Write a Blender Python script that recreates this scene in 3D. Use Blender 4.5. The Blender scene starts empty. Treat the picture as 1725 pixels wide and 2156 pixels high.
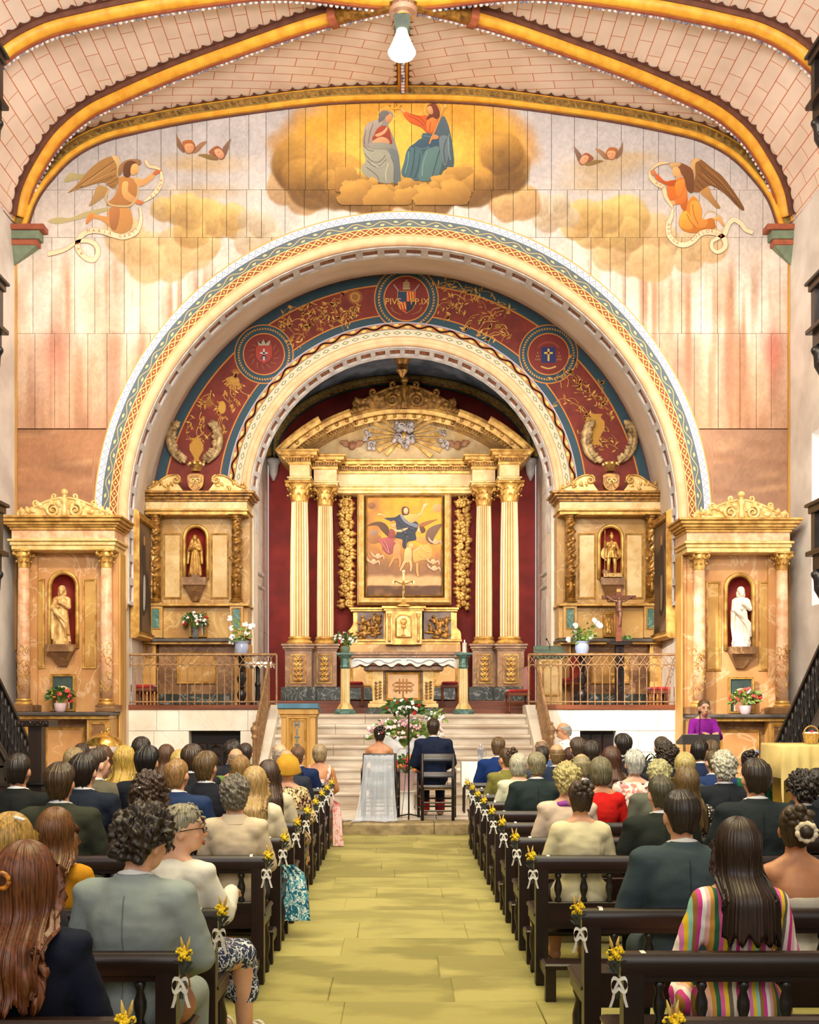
import bpy,bmesh,math,random
import numpy as np
from mathutils import Vector,Matrix,Euler,Quaternion
# camera, world, lights, exposure
F, CX, CY, HC = 2200.0, 842.0, 1484.0, 1.70
scn=bpy.context.scene
col=scn.collection
cam_d=bpy.data.cameras.new('camera')
cam_d.sensor_fit='HORIZONTAL';cam_d.sensor_width=36.0
cam_d.lens=36.0*F/1725.0
cam_d.shift_x=(862.5-CX)/1725.0
cam_d.shift_y=(CY-1078.0)/1725.0
cam_d.clip_start=0.05;cam_d.clip_end=200
cam=bpy.data.objects.new('camera',cam_d);col.objects.link(cam)
cam.location=(0,0,HC);cam.rotation_euler=(math.pi/2,0,0)
scn.camera=cam
scn.view_settings.view_transform='Standard';scn.view_settings.look='None'
scn.view_settings.gamma=1.0;scn.view_settings.use_curve_mapping=False
scn.view_settings.exposure=0.42
scn.cycles.max_bounces=4;scn.cycles.diffuse_bounces=3;scn.cycles.glossy_bounces=2
scn.cycles.transmission_bounces=4;scn.cycles.transparent_max_bounces=6
scn.cycles.caustics_reflective=False;scn.cycles.caustics_refractive=False
scn.cycles.sample_clamp_indirect=4.0
scn.cycles.use_denoising=True;scn.cycles.use_adaptive_sampling=True;scn.cycles.adaptive_threshold=.09;scn.cycles.adaptive_min_samples=16;scn.cycles.light_sampling_threshold=.04
w=bpy.data.worlds.new('world');scn.world=w;w.use_nodes=True
bg=w.node_tree.nodes['Background'];bg.inputs[0].default_value=(1.0,0.96,0.92,1);bg.inputs[1].default_value=0.45
def aim(o,target):
 d=Vector(target)-o.location
 o.rotation_euler=d.to_track_quat('-Z','Y').to_euler()
def area(name,loc,target,sx,sy,power,color):
 l=bpy.data.lights.new(name,'AREA');l.shape='RECTANGLE';l.size=sx;l.size_y=sy
 l.energy=power;l.color=color
 o=bpy.data.objects.new(name,l);col.objects.link(o);o.location=loc;aim(o,target);return o
def spot(name,loc,target,power,color,angle=60,blend=0.6,radius=0.15):
 l=bpy.data.lights.new(name,'SPOT');l.spot_size=math.radians(angle);l.spot_blend=blend
 l.energy=power;l.color=color;l.shadow_soft_size=radius
 o=bpy.data.objects.new(name,l);col.objects.link(o);o.location=loc;aim(o,target);return o
WARM=(1.0,0.90,0.77);WHITE=(1.0,0.95,0.9);YEL=(1.0,0.93,0.42)
area('nave_fill',(0,-3.0,6.5),(0,12,3.0),9,6,300,WHITE)  # added unseen panel behind the camera, fills the nave from the front
area('vault_fill',(0,3.0,6.9),(0,14.6,11.3),7,2.0,1000,(1,.96,.92))  # added unseen panel in mid-nave, brightens the vault from below
area('nave_ceiling_floodlight',(0,5.2,10.9),(0,5.6,0),5.0,6.0,560,YEL)
area('front_ceiling_floodlight',(0,10.6,11.0),(0,15.5,2.0),4.0,1.2,330,WHITE)
spot('wall_floodlight',(-5.3,13.2,7.4),(-4.6,17.3,7.4),420,WARM,62,0.9,0.3)
spot('wall_floodlight',(5.3,13.2,7.4),(4.6,17.3,7.2),420,WARM,62,0.9,0.3)
spot('retable_floodlight',(-2.2,9.0,10.6),(0.05,23,4.9),850,WARM,30,0.7,0.4)
spot('retable_floodlight',(2.3,9.0,10.6),(0.05,23,4.9),850,WARM,30,0.7,0.4)
spot('sanctuary_floodlight',(-3.0,8.5,9.8),(-3.6,19,3.4),900,WARM,32,0.8,0.4)
spot('sanctuary_floodlight',(3.0,8.5,9.8),(3.7,19,3.4),900,WARM,32,0.8,0.4)
spot('side_altar_floodlight',(-3.4,9.5,9.0),(-5.3,16.7,2.9),760,WARM,36,0.8,0.3)
spot('side_altar_floodlight',(3.4,9.5,9.0),(5.5,16.7,2.9),760,WARM,36,0.8,0.3)
area('apse_window_light',(-2.75,20.35,5.0),(0.3,23.5,4.6),0.5,3.2,90,WHITE)
area('apse_window_light',(2.85,20.35,5.0),(-0.2,23.5,4.6),0.5,3.2,90,WHITE)
spot('sun_through_window',(-3.2,7.5,9.2),(4.0,16.9,2.05),9000,(1,0.97,0.93),13.5,0.12,0.05)
# helpers
def PX(px,Y): return (px-CX)*Y/F
def PZ(py,Y): return HC-(py-CY)*Y/F
def P(px,py,Y): return ((px-CX)*Y/F,Y,HC-(py-CY)*Y/F)
def lin(c):
 c=np.asarray(c,float)/255.0
 return np.where(c<=0.04045,c/12.92,((c+0.055)/1.055)**2.4)
def rnd(seed): return random.Random(seed)
class MB:
 def __init__(s): s.v=[];s.f=[];s.c=[]
 def add(s,vs,fs,c=None):
  o=len(s.v);s.v.extend([tuple(p) for p in vs]);s.f.extend([tuple(i+o for i in f) for f in fs])
  if c is not None:
   s.c.extend([None]*(o-len(s.c)))
   if isinstance(c,np.ndarray) and c.ndim==2: s.c.extend([tuple(q) for q in c])
   else: s.c.extend([tuple(c)]*len(vs))
  return s
 def box(s,x0,x1,y0,y1,z0,z1,b=0.0,c=None):
  if x0>x1: x0,x1=x1,x0
  if y0>y1: y0,y1=y1,y0
  if z0>z1: z0,z1=z1,z0
  b=min(b,(x1-x0)*.45,(y1-y0)*.45,(z1-z0)*.45)
  if b<=0:
   v=[(x,y,z) for z in (z0,z1) for y in (y0,y1) for x in (x0,x1)]
   return s.add(v,[(0,2,3,1),(4,5,7,6),(0,1,5,4),(2,6,7,3),(0,4,6,2),(1,3,7,5)],c)
  def ring(z,i): return [(x0+i,y0+i if 0 else y0+i,z),(x1-i,y0+i,z),(x1-i,y1-i,z),(x0+i,y1-i,z)]
  v=ring(z0,b)+ring(z0+b,0)+ring(z1-b,0)+ring(z1,b)
  f=[(3,2,1,0),(12,13,14,15)]
  for k in range(3):
   for i in range(4):
    j=(i+1)%4;f.append((k*4+i,k*4+j,k*4+4+j,k*4+4+i))
  return s.add(v,f,c)
 def pbox(s,px0,py0,px1,py1,Y0,Y1,b=0.0):
  return s.box(PX(px0,Y0),PX(px1,Y0),Y0,Y1,PZ(py1,Y0),PZ(py0,Y0),b)
 def lathe(s,prof,cx,cy,cz=0.0,n=16,flute=0,fd=0.0,axis='z',a0=0.0,c=None):
  v=[];m=len(prof)
  for r,h in prof:
   for i in range(n):
    a=a0+2*math.pi*i/n
    rr=r
    if flute and r>0: rr=r-(fd if i%2 else 0.0)
    if axis=='z': v.append((cx+rr*math.cos(a),cy+rr*math.sin(a),cz+h))
    elif axis=='y': v.append((cx+rr*math.cos(a),cy+h,cz+rr*math.sin(a)))
    else: v.append((cx+h,cy+rr*math.cos(a),cz+rr*math.sin(a)))
  f=[]
  for k in range(m-1):
   for i in range(n):
    j=(i+1)%n;f.append((k*n+i,k*n+j,k*n+n+j,k*n+n+i))
  if prof[0][0]>1e-6: f.append(tuple(range(n-1,-1,-1)))
  if prof[-1][0]>1e-6: f.append(tuple((m-1)*n+i for i in range(n)))
  return s.add(v,f,c)
 def ball(s,c,r,nu=12,nv=8,colr=None):
  if not hasattr(r,'__len__'): r=(r,r,r)
  v=[(c[0],c[1],c[2]-r[2])]
  for k in range(1,nv):
   t=math.pi*k/nv
   for i in range(nu):
    a=2*math.pi*i/nu
    v.append((c[0]+r[0]*math.sin(t)*math.cos(a),c[1]+r[1]*math.sin(t)*math.sin(a),c[2]-r[2]*math.cos(t)))
  v.append((c[0],c[1],c[2]+r[2]));f=[]
  for i in range(nu): f.append((0,1+(i+1)%nu,1+i))
  for k in range(nv-2):
   for i in range(nu):
    j=(i+1)%nu;a=1+k*nu
    f.append((a+i,a+j,a+nu+j,a+nu+i))
  a=1+(nv-2)*nu;t=len(v)-1
  for i in range(nu): f.append((a+i,a+(i+1)%nu,t))
  return s.add(v,f,colr)
 def prism(s,pts,y0,y1,c=None):
  n=len(pts);v=[(x,y0,z) for x,z in pts]+[(x,y1,z) for x,z in pts]
  ar=sum(pts[i][0]*pts[(i+1)%n][1]-pts[(i+1)%n][0]*pts[i][1] for i in range(n))
  f=[tuple(range(n)),tuple(range(2*n-1,n-1,-1))]
  for i in range(n):
   j=(i+1)%n;f.append((i,i+n,j+n,j))
  if ar<0: f=[tuple(reversed(q)) for q in f]
  return s.add(v,f,c)
 def tube(s,pts,r,n=8,c=None,caps=True,flat=None):
  pts=[Vector(p) for p in pts];m=len(pts)
  rs=r if hasattr(r,'__len__') else [r]*m
  v=[];up=None
  for k in range(m):
   t=(pts[min(k+1,m-1)]-pts[max(k-1,0)])
   if t.length<1e-9: t=Vector((0,0,1))
   t.normalize()
   if up is None:
    up=Vector((0,0,1)) if abs(t.z)<.9 else Vector((0,1,0))
   sd=t.cross(up)
   if sd.length<1e-6: sd=t.cross(Vector((1,0.3,0)))
   sd.normalize();u=sd.cross(t).normalized();up=u
   for i in range(n):
    a=2*math.pi*i/n
    v.append(pts[k]+sd*(math.cos(a)*rs[k])+u*(math.sin(a)*rs[k]*(flat or 1.0)))
  f=[]
  for k in range(m-1):
   for i in range(n):
    j=(i+1)%n;f.append((k*n+i,k*n+j,k*n+n+j,k*n+n+i))
  if caps: f.append(tuple(range(n-1,-1,-1)));f.append(tuple((m-1)*n+i for i in range(n)))
  return s.add(v,f,c)
 def sweep(s,prof,path,closed=False,c=None):
  m=len(prof);v=[]
  for p,o,u in path:
   p=Vector(p);o=Vector(o);u=Vector(u)
   v.extend([p+o*a+u*b for a,b in prof])
  f=[];L=len(path)
  for k in range(L-1+(1 if closed else 0)):
   k2=(k+1)%L
   for i in range(m):
    j=(i+1)%m;f.append((k*m+i,k*m+j,k2*m+j,k2*m+i))
  if not closed: f.append(tuple(range(m-1,-1,-1)));f.append(tuple((L-1)*m+i for i in range(m)))
  return s.add(v,f,c)
 def grid(s,V,c=None,flip=False,wrap=False):
  V=np.asarray(V,float);nu,nv=V.shape[:2]
  v=[tuple(p) for p in V.reshape(-1,3)];f=[]
  for i in range(nu-1+(1 if wrap else 0)):
   i2=(i+1)%nu
   for j in range(nv-1):
    q=(i*nv+j,i2*nv+j,i2*nv+j+1,i*nv+j+1)
    f.append(q[::-1] if flip else q)
  return s.add(v,f,c)
 def xf(s,M,start=0):
  for i in range(start,len(s.v)): s.v[i]=tuple(M @ Vector(s.v[i]))
  return s
 def mesh(s,name,mat=None,smooth=False):
  me=bpy.data.meshes.new(name);me.from_pydata(s.v,[],s.f)
  if s.c:
   s.c.extend([None]*(len(s.v)-len(s.c)))
   at=me.color_attributes.new('Col','FLOAT_COLOR','POINT')
   a=np.ones((len(s.v),4),np.float32)
   a[:,:3]=[q if q is not None else (.5,.5,.5) for q in s.c]
   at.data.foreach_set('color',a.ravel())
  if mat is not None: me.materials.append(MT(mat))
  if smooth: me.polygons.foreach_set('use_smooth',np.ones(len(me.polygons),bool))
  me.update();return me
 def build(s,name,mat,parent=None,smooth=False,label=None,cat=None,group=None,kind=None,loc=None,ang=40):
  me=s.mesh(name,mat,smooth)
  if smooth=='auto':
   try: me.set_sharp_from_angle(angle=math.radians(ang))
   except Exception: pass
  if kind is None and parent is not None and name in STUFF: kind='stuff'
  return link(name,me,parent,label,cat,group,kind,loc)
STUFF={'dentils','modillions','bead_moulding','acanthus_leaf','vine_leaf','glory_clouds','glory_rays','relief_figures','panel_carving','shaft_relief','blooms','leaves','stems','scroll','pediment_scroll',
  'plume_ornament','leaf_carving','cherub_heads','garland','gold_foliage','coat_of_arms','painted_band','frieze_border','painted_scene','carved_panel','lattice','monogram','carved_cherub','carving','lace_pattern','painted_clouds','painted_cherubs'}
def link(name,data,parent=None,label=None,cat=None,group=None,kind=None,loc=None):
 o=bpy.data.objects.new(name,data);col.objects.link(o)
 if loc is not None: o.location=loc
 if parent is not None: o.parent=parent
 if label: o['label']=label
 if cat: o['category']=cat
 if group: o['group']=group
 if kind: o['kind']=kind
 return o
def thing(name,label,cat,loc=(0,0,0),rz=0.0,group=None,parent=None):
 o=link(name,None,parent,label,cat,group,None,loc);o.rotation_euler=(0,0,rz);return o
def struct(name,label=None): return link(name,None,None,label,None,None,'structure')
def copy_tree(o,parent=None):
 c=o.copy();col.objects.link(c)
 if parent is not None: c.parent=parent
 for ch in list(o.children): copy_tree(ch,c)
 return c
def spline(pts,n=6,closed=True):
 p=np.asarray(pts,float);m=len(p);out=[]
 rng=range(m) if closed else range(m-1)
 for i in rng:
  if closed: a,b,c_,d=p[(i-1)%m],p[i],p[(i+1)%m],p[(i+2)%m]
  else: a,b,c_,d=p[max(i-1,0)],p[i],p[i+1],p[min(i+2,m-1)]
  for k in range(n):
   t=k/n
   out.append(.5*((2*b)+(-a+c_)*t+(2*a-5*b+4*c_-d)*t*t+(-a+3*b-3*c_+d)*t**3))
 if not closed: out.append(p[-1])
 return np.array(out)
def vnoise(x,y,seed=0):
 x=np.asarray(x,float);y=np.asarray(y,float)
 xi=np.floor(x).astype(np.int64);yi=np.floor(y).astype(np.int64);fx=x-xi;fy=y-yi
 fx=fx*fx*(3-2*fx);fy=fy*fy*(3-2*fy)
 def h(a,b):
  n=(a*374761393+b*668265263+seed*974711) & 0x7fffffff
  n=((n ^ (n >> 13))*1274126177) & 0x7fffffff
  return ((n ^ (n >> 16)) & 0xffff)/65535.0
 return (h(xi,yi)*(1-fx)+h(xi+1,yi)*fx)*(1-fy)+(h(xi,yi+1)*(1-fx)+h(xi+1,yi+1)*fx)*fy
# materials
MATS={};SPEC={}
def MT(key):
 if not isinstance(key,str): return key
 if key not in MATS: MATS[key]=make_mat(key,**SPEC[key])
 return MATS[key]
def make_mat(name,c=(200,200,200),c2=None,rough=.6,metal=0.0,kind='noise',scale=4.0,bump=0.0,bscale=60.0,attr=False,emit=0.0,
   stretch=(1,1,1),detail=5.0,vmix=.45,vein=None,alpha=1.0,spec=.5,contrast=(.35,.65),trans=0.0,sheen=0.0,obj=False):
 m=bpy.data.materials.new(name);m.use_nodes=True;nt=m.node_tree;N=nt.nodes;L=nt.links
 b=N['Principled BSDF'];b.inputs['Roughness'].default_value=rough;b.inputs['Metallic'].default_value=metal
 b.inputs['Specular IOR Level'].default_value=spec
 if sheen: b.inputs['Sheen Weight'].default_value=sheen
 if trans: b.inputs['Transmission Weight'].default_value=trans
 if alpha<1: b.inputs['Alpha'].default_value=alpha
 ge=N.new('ShaderNodeNewGeometry');mp=N.new('ShaderNodeMapping');mp.inputs['Scale'].default_value=stretch
 if obj or kind in ('hair','stripes'):
  tc=N.new('ShaderNodeTexCoord');L.new(tc.outputs['Object'],mp.inputs['Vector'])
 else: L.new(ge.outputs['Position'],mp.inputs['Vector'])
 c1=(*lin(c),1);c2_=(*lin(c2 if c2 is not None else [q*.82 for q in c]),1)
 if emit:
  b.inputs['Emission Color'].default_value=c1;b.inputs['Emission Strength'].default_value=emit
 ns=N.new('ShaderNodeTexNoise');ns.inputs['Scale'].default_value=scale;ns.inputs['Detail'].default_value=detail
 L.new(mp.outputs[0],ns.inputs['Vector'])
 rp=N.new('ShaderNodeValToRGB');rp.color_ramp.elements[0].position=contrast[0];rp.color_ramp.elements[1].position=contrast[1]
 rp.color_ramp.elements[0].color=c1;rp.color_ramp.elements[1].color=c2_
 L.new(ns.outputs[0],rp.inputs[0]);out=rp.outputs[0]
 if attr:
  at=N.new('ShaderNodeVertexColor');at.layer_name='Col'
  rp.color_ramp.elements[0].color=(1,1,1,1);v=.86 if c2 is None else c2[0]/255.
  rp.color_ramp.elements[1].color=(v,v,v,1)
  mx=N.new('ShaderNodeMix');mx.data_type='RGBA';mx.blend_type='MULTIPLY';mx.inputs[0].default_value=1
  L.new(at.outputs[0],mx.inputs[6]);L.new(out,mx.inputs[7]);out=mx.outputs[2]
 if vein is not None:
  n2=N.new('ShaderNodeTexNoise');n2.inputs['Scale'].default_value=scale*.8;n2.inputs['Detail'].default_value=6;n2.inputs['Distortion'].default_value=1.6
  L.new(mp.outputs[0],n2.inputs['Vector'])
  r2=N.new('ShaderNodeValToRGB');e=r2.color_ramp.elements
  e[0].position=.47;e[0].color=(0,0,0,1);e[1].position=.495;e[1].color=(1,1,1,1)
  e2=r2.color_ramp.elements.new(.52);e2.color=(0,0,0,1)
  L.new(n2.outputs[0],r2.inputs[0])
  mx=N.new('ShaderNodeMix');mx.data_type='RGBA';vm=N.new('ShaderNodeMath');vm.operation='MULTIPLY';vm.inputs[1].default_value=vmix;L.new(r2.outputs[0],vm.inputs[0]);L.new(vm.outputs[0],mx.inputs[0]);L.new(out,mx.inputs[6])
  mx.inputs[7].default_value=(*lin(vein),1);out=mx.outputs[2]
 L.new(out,b.inputs['Base Color'])
 if bump:
  n3=N.new('ShaderNodeTexNoise');n3.inputs['Scale'].default_value=bscale;n3.inputs['Detail'].default_value=4
  L.new(mp.outputs[0],n3.inputs['Vector'])
  bp=N.new('ShaderNodeBump');bp.inputs['Strength'].default_value=bump;bp.inputs['Distance'].default_value=.02
  L.new(n3.outputs[0],bp.inputs['Height']);L.new(bp.outputs[0],b.inputs['Normal'])
 return m
def mat(key,**k):
 if key not in SPEC: SPEC[key]=k
 return key
mat('plaster',c=(232,226,218),c2=(205,196,188),scale=1.6,bump=.25,bscale=14,rough=.85)
mat('barrel',c=(236,220,200),c2=(220,200,176),scale=1.2,bump=.2,bscale=10,rough=.85)
mat('paint',attr=True,rough=.75,c2=(225,0,0),scale=9,detail=8)
mat('paint_flat',attr=True,rough=.7,c2=(240,0,0),scale=14)
mat('rib_gold',c=(240,180,60),c2=(222,150,40),scale=6,rough=.5)
mat('rib_brown',c=(118,72,52),c2=(96,56,42),scale=8,rough=.7)
mat('rib_olive',c=(158,130,62),c2=(110,86,38),scale=16,rough=.6,bump=.3,bscale=30)
mat('rib_red',c=(170,92,60),c2=(150,76,50),scale=8,rough=.6)
mat('green_grey',c=(128,140,112),c2=(108,120,96),scale=8,rough=.6)
mat('peach',c=(234,194,150),c2=(220,176,130),scale=5,rough=.7)
mat('coffer',c=(218,212,206),c2=(190,182,178),scale=6,rough=.7)
mat('coffer_red',c=(128,52,36),c2=(170,120,70),scale=22,rough=.6)
mat('red_wall',c=(136,34,24),c2=(108,24,18),scale=2.2,rough=.8)
mat('red_frieze',c=(128,46,32),c2=(106,36,26),scale=5,rough=.75)
mat('gold',c=(220,174,92),c2=(164,116,48),scale=7,metal=.35,rough=.38,bump=.15,bscale=40)
mat('gold_dark',c=(180,128,54),c2=(104,68,26),scale=12,metal=.35,rough=.42,bump=.2,bscale=40)
mat('gold_pale',c=(234,204,140),c2=(206,162,88),scale=8,metal=.15,rough=.45,bump=.15,bscale=40)
mat('gold_column',c=(238,214,160),c2=(206,160,86),scale=5,metal=.15,rough=.42,stretch=(1,1,.35))
mat('cream_marble',c=(228,200,146),c2=(204,164,100),scale=3,rough=.35,vein=(190,130,60))
mat('ochre_marble',c=(198,154,84),c2=(166,118,54),scale=1.6,rough=.4,vein=(226,196,140))
mat('pink_ochre',c=(208,154,98),c2=(178,122,68),scale=1.6,rough=.45,vein=(236,208,168))
mat('brown_marble',c=(142,102,66),c2=(104,70,42),scale=3,rough=.35,vein=(196,160,112))
mat('pink_marble',c=(232,194,156),c2=(208,150,108),scale=7,rough=.4,vein=(196,118,84))
mat('black_marble',c=(42,48,44),c2=(66,70,62),scale=4,rough=.25,vein=(190,190,180))
mat('green_marble',c=(84,122,108),c2=(58,92,84),scale=5,rough=.3,vein=(176,200,188))
mat('white_marble',c=(242,234,220),c2=(226,212,192),scale=1.8,rough=.4,vein=(206,190,172),vmix=.35)
mat('step_stone',c=(226,214,198),c2=(184,164,142),scale=3.5,rough=.6,stretch=(.35,1,1),bump=.2,bscale=14)
mat('slab',c=(160,150,84),c2=(132,124,66),scale=2.4,rough=.75,bump=.35,bscale=9,contrast=(.44,.56),stretch=(.55,1,1))
mat('slab_b',c=(172,161,94),c2=(140,131,72),scale=2.0,rough=.75,bump=.35,bscale=9,contrast=(.44,.56),stretch=(.55,1,1))
mat('slab_c',c=(148,139,78),c2=(166,156,90),scale=2.8,rough=.75,bump=.35,bscale=9,contrast=(.44,.56),stretch=(.55,1,1))
mat('grout',c=(140,128,80),c2=(112,100,62),scale=6,rough=.9)
mat('kerb',c=(168,146,104),c2=(122,104,70),scale=7,rough=.6,bump=.4,bscale=30)
mat('dark_wood',c=(40,21,15),c2=(24,13,9),scale=5,rough=.33,stretch=(.25,3,3))
mat('dark_wood_v',c=(38,20,15),c2=(24,13,9),scale=5,rough=.35,stretch=(3,3,.25))
mat('black_wood',c=(34,28,28),c2=(22,18,18),scale=6,rough=.35)
mat('red_wood',c=(128,66,34),c2=(92,44,22),scale=4,rough=.45,stretch=(.25,2,3))
mat('honey_wood',c=(206,158,84),c2=(180,130,62),scale=3,rough=.5,stretch=(3,3,.4))
mat('iron_rail',c=(176,136,92),c2=(134,100,70),scale=14,rough=.5,metal=.2)
mat('red_velvet',c=(190,30,26),c2=(150,18,18),scale=6,rough=.8,sheen=.4)
mat('white_cloth',c=(246,244,240),c2=(232,228,222),scale=4,rough=.85)
mat('cream_cloth',c=(222,198,128),c2=(206,180,108),scale=4,rough=.9)
mat('black',c=(14,13,13),rough=.5)
mat('dark_opening',c=(26,16,12),c2=(18,12,9),rough=.7)
mat('chrome',c=(210,210,212),rough=.2,metal=1)
mat('brass',c=(240,200,110),c2=(214,164,70),rough=.18,metal=.9)
# THE SETTING
XC = 0.05
YW = 17.30
SW=F/YW
AZ, AR = PZ(1097, YW), 650 / SW
Y2 = 19.5; S2 = F / Y2
BZ, BR = PZ(1107, Y2), 529 / S2
IZ, IR = PZ(1050, Y2), 370 / S2
XL, XR = -6.36, 6.45
# vault profile (at the wall), x half-width against height above the springing, in photo pixels
_h=[(790,-10),(783,0),(764,55),(733,100),(686,148),(625,182),(560,200),(455,222),(330,241),(160,262)]
_pr=[(XC-a/SW*1.012,PZ(480,YW)+b/SW) for a,b in _h]+[(XC,PZ(480,YW)+267/SW)]+\
 [(XC+a/SW*1.012,PZ(480,YW)+b/SW) for a,b in reversed(_h)]
_sp=spline(_pr,10,False)
_d=np.r_[0,np.cumsum(np.hypot(*np.diff(_sp,axis=0).T))];ULEN=_d[-1]
def prof(u):
 t=np.asarray(u,float)*ULEN
 x=np.interp(t,_d,_sp[:,0]);z=np.interp(t,_d,_sp[:,1])
 e=.05
 tx=np.interp(t+e,_d,_sp[:,0])-np.interp(t-e,_d,_sp[:,0]);tz=np.interp(t+e,_d,_sp[:,1])-np.interp(t-e,_d,_sp[:,1])
 l=np.hypot(tx,tz)+1e-9
 return x,z,tz/l,-tx/l
def surf(u,Y,off=0.0):
 x,z,nx,nz=prof(u);return np.stack([x+nx*(off-.20),np.broadcast_to(Y,np.shape(x)),z+nz*(off-.20)],-1)
def ceil_z(x): return np.interp(x,_sp[:,0],_sp[:,1])
YB = 15.0
def diag(u): return YW-(1-abs(np.asarray(u)-.5)*2)*(YW-YB)
# ceiling
def ceiling_mat():
 m=bpy.data.materials.new('ceiling_boards');m.use_nodes=True;nt=m.node_tree;N=nt.nodes;L=nt.links
 b=N['Principled BSDF'];b.inputs['Roughness'].default_value=.7
 uv=N.new('ShaderNodeUVMap');br=N.new('ShaderNodeTexBrick');L.new(uv.outputs[0],br.inputs['Vector'])
 br.inputs['Scale'].default_value=1;br.inputs['Brick Width'].default_value=.62;br.inputs['Row Height'].default_value=.205
 br.inputs['Mortar Size'].default_value=.0075;br.inputs['Mortar Smooth'].default_value=.3
 br.inputs['Color1'].default_value=(*lin((248,228,212)),1);br.inputs['Color2'].default_value=(*lin((243,220,202)),1)
 br.inputs['Mortar'].default_value=(*lin((206,118,76)),1)
 ns=N.new('ShaderNodeTexNoise');ns.inputs['Scale'].default_value=1.5;L.new(uv.outputs[0],ns.inputs['Vector'])
 rp=N.new('ShaderNodeValToRGB');rp.color_ramp.elements[0].color=(.86,.85,.84,1);rp.color_ramp.elements[1].color=(1,1,1,1)
 rp.color_ramp.elements[0].position=.3;rp.color_ramp.elements[1].position=.6
 L.new(ns.outputs[0],rp.inputs[0])
 mx=N.new('ShaderNodeMix');mx.data_type='RGBA';mx.blend_type='MULTIPLY';mx.inputs[0].default_value=1
 L.new(br.outputs[0],mx.inputs[6]);L.new(rp.outputs[0],mx.inputs[7]);L.new(mx.outputs[2],b.inputs['Base Color'])
 return m
MATS['ceiling_boards']=ceiling_mat()
ceiling=struct('ceiling')
def ceil_panel(name,us,y0f,y1f,n,rot=0.0):
 V=np.zeros((len(us),n,3));UV=np.zeros((len(us),n,2))
 for i,u in enumerate(us):
  ys=np.linspace(y0f(u),y1f(u),n);V[i]=surf(np.full(n,u),ys)
  a,c_=(u-.5)*ULEN,ys
  UV[i,:,0]=c_*math.cos(rot)+a*math.sin(rot);UV[i,:,1]=a*math.cos(rot)-c_*math.sin(rot)
 mb=MB();mb.grid(V);me=mb.mesh(name,'ceiling_boards',True)
 uvl=me.uv_layers.new(name='UVMap');vi=np.zeros(len(me.loops),np.int32);me.loops.foreach_get('vertex_index',vi)
 uvl.data.foreach_set('uv',UV.reshape(-1,2)[vi].astype(np.float32).ravel())
 return link(name,me,ceiling)
ceil_panel('vault_cell',np.linspace(0,.5,60),lambda u: -4.0,lambda u: float(diag(u)),14)
ceil_panel('vault_cell',np.linspace(.5,1,60),lambda u: -4.0,lambda u: float(diag(u)),14)
ceil_panel('vault_cell',np.linspace(0,.5,60),lambda u: float(diag(u)),lambda u: YW+.05,8,math.radians(90-15.5))
ceil_panel('vault_cell',np.linspace(.5,1,60),lambda u: float(diag(u)),lambda u: YW+.05,8,math.radians(-(90-15.5)))
def rib_path(us,Yf,off=0.0):
 pts=[Vector(surf(np.array([u]),float(Yf(u)),off)[0]) for u in us];out=[]
 for k,u in enumerate(us):
  t=(pts[min(k+1,len(us)-1)]-pts[max(k-1,0)]).normalized()
  _,_,nx,nz=prof(np.array([u]));nrm=Vector((nx[0],0,nz[0]));nrm=(nrm-t*nrm.dot(t)).normalized()
  out.append((pts[k],t.cross(nrm).normalized(),nrm))
 return out
def rect(a0,a1,b0,b1): return [(a0,b0),(a1,b0),(a1,b1),(a0,b1)]
def rib_set(us,Yf,sgn,wall=False):
 pa=rib_path(us,Yf)
 root=MB().sweep([(-.10,0),(-.085,.13),(-.03,.17),(.03,.17),(.085,.13),(.10,0)],pa).build('rib','rib_gold',ceiling,True)
 MB().sweep([(.03*sgn,.15),(.03*sgn,.185),(.07*sgn,.185),(.10*sgn,.15),(.11*sgn,0),(.08*sgn,0)],pa).build('rib_edge','rib_red',root)
 MB().sweep(rect(-.115*sgn,-.085*sgn,0,.07),pa).build('rib_edge','rib_brown',root)
 mb=MB();ln=0.0
 for k in range(len(pa)-1):
  a,b=pa[k][0],pa[k+1][0];seg=(b-a).length;s=0.0
  while ln<seg:
   p=a.lerp(b,ln/seg)+pa[k][1]*(.105*sgn)+pa[k][2]*.165
   mb.ball(p,(.034,.034,.034),6,4);ln += .085
  ln -= seg
 mb.build('bead_moulding',mat('bead',c=(226,222,226),c2=(120,122,150),scale=9,contrast=(.5,.56)),root)
 for sd,base in ((sgn,.18),(-sgn,.11)):
  mb=MB();V=[];cum=0.0
  for k in range(len(pa)):
   if k: cum += (pa[k][0]-pa[k-1][0]).length
   p,o,n=pa[k]
   t=abs(((cum/.19)%1.0)-.5)*2
   h=.045+.085*t**3
   V.append([p+o*(base*sd)+n*.006,p+o*((base+h)*sd)+n*.006])
  mb.grid(np.array([[list(q) for q in r] for r in V]),flip=(sd<0));mb.build('scalloped_border','rib_brown',root)
 return root
NU=260
rib_set(np.linspace(.015,.5,NU),lambda u: diag(u)-.02,1)
rib_set(np.linspace(.985,.5,NU),lambda u: diag(u)-.02,-1)
tvY=lambda u: YB-.20*(1-math.cos(math.pi*min(1,abs(u-.5)/.16)))
rib_set(np.linspace(.0,.5,NU),tvY,1)
rib_set(np.linspace(1.,.5,NU),tvY,-1)
ra=[(Vector((XC,y,float(_sp[:,1].max())+.20)),Vector((1,0,0)),Vector((0,0,-1))) for y in np.linspace(YB,YW,20)]
rr=MB().sweep(rect(-.05,.05,0,.12),ra).build('ridge_rib','rib_red',ceiling)
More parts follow.
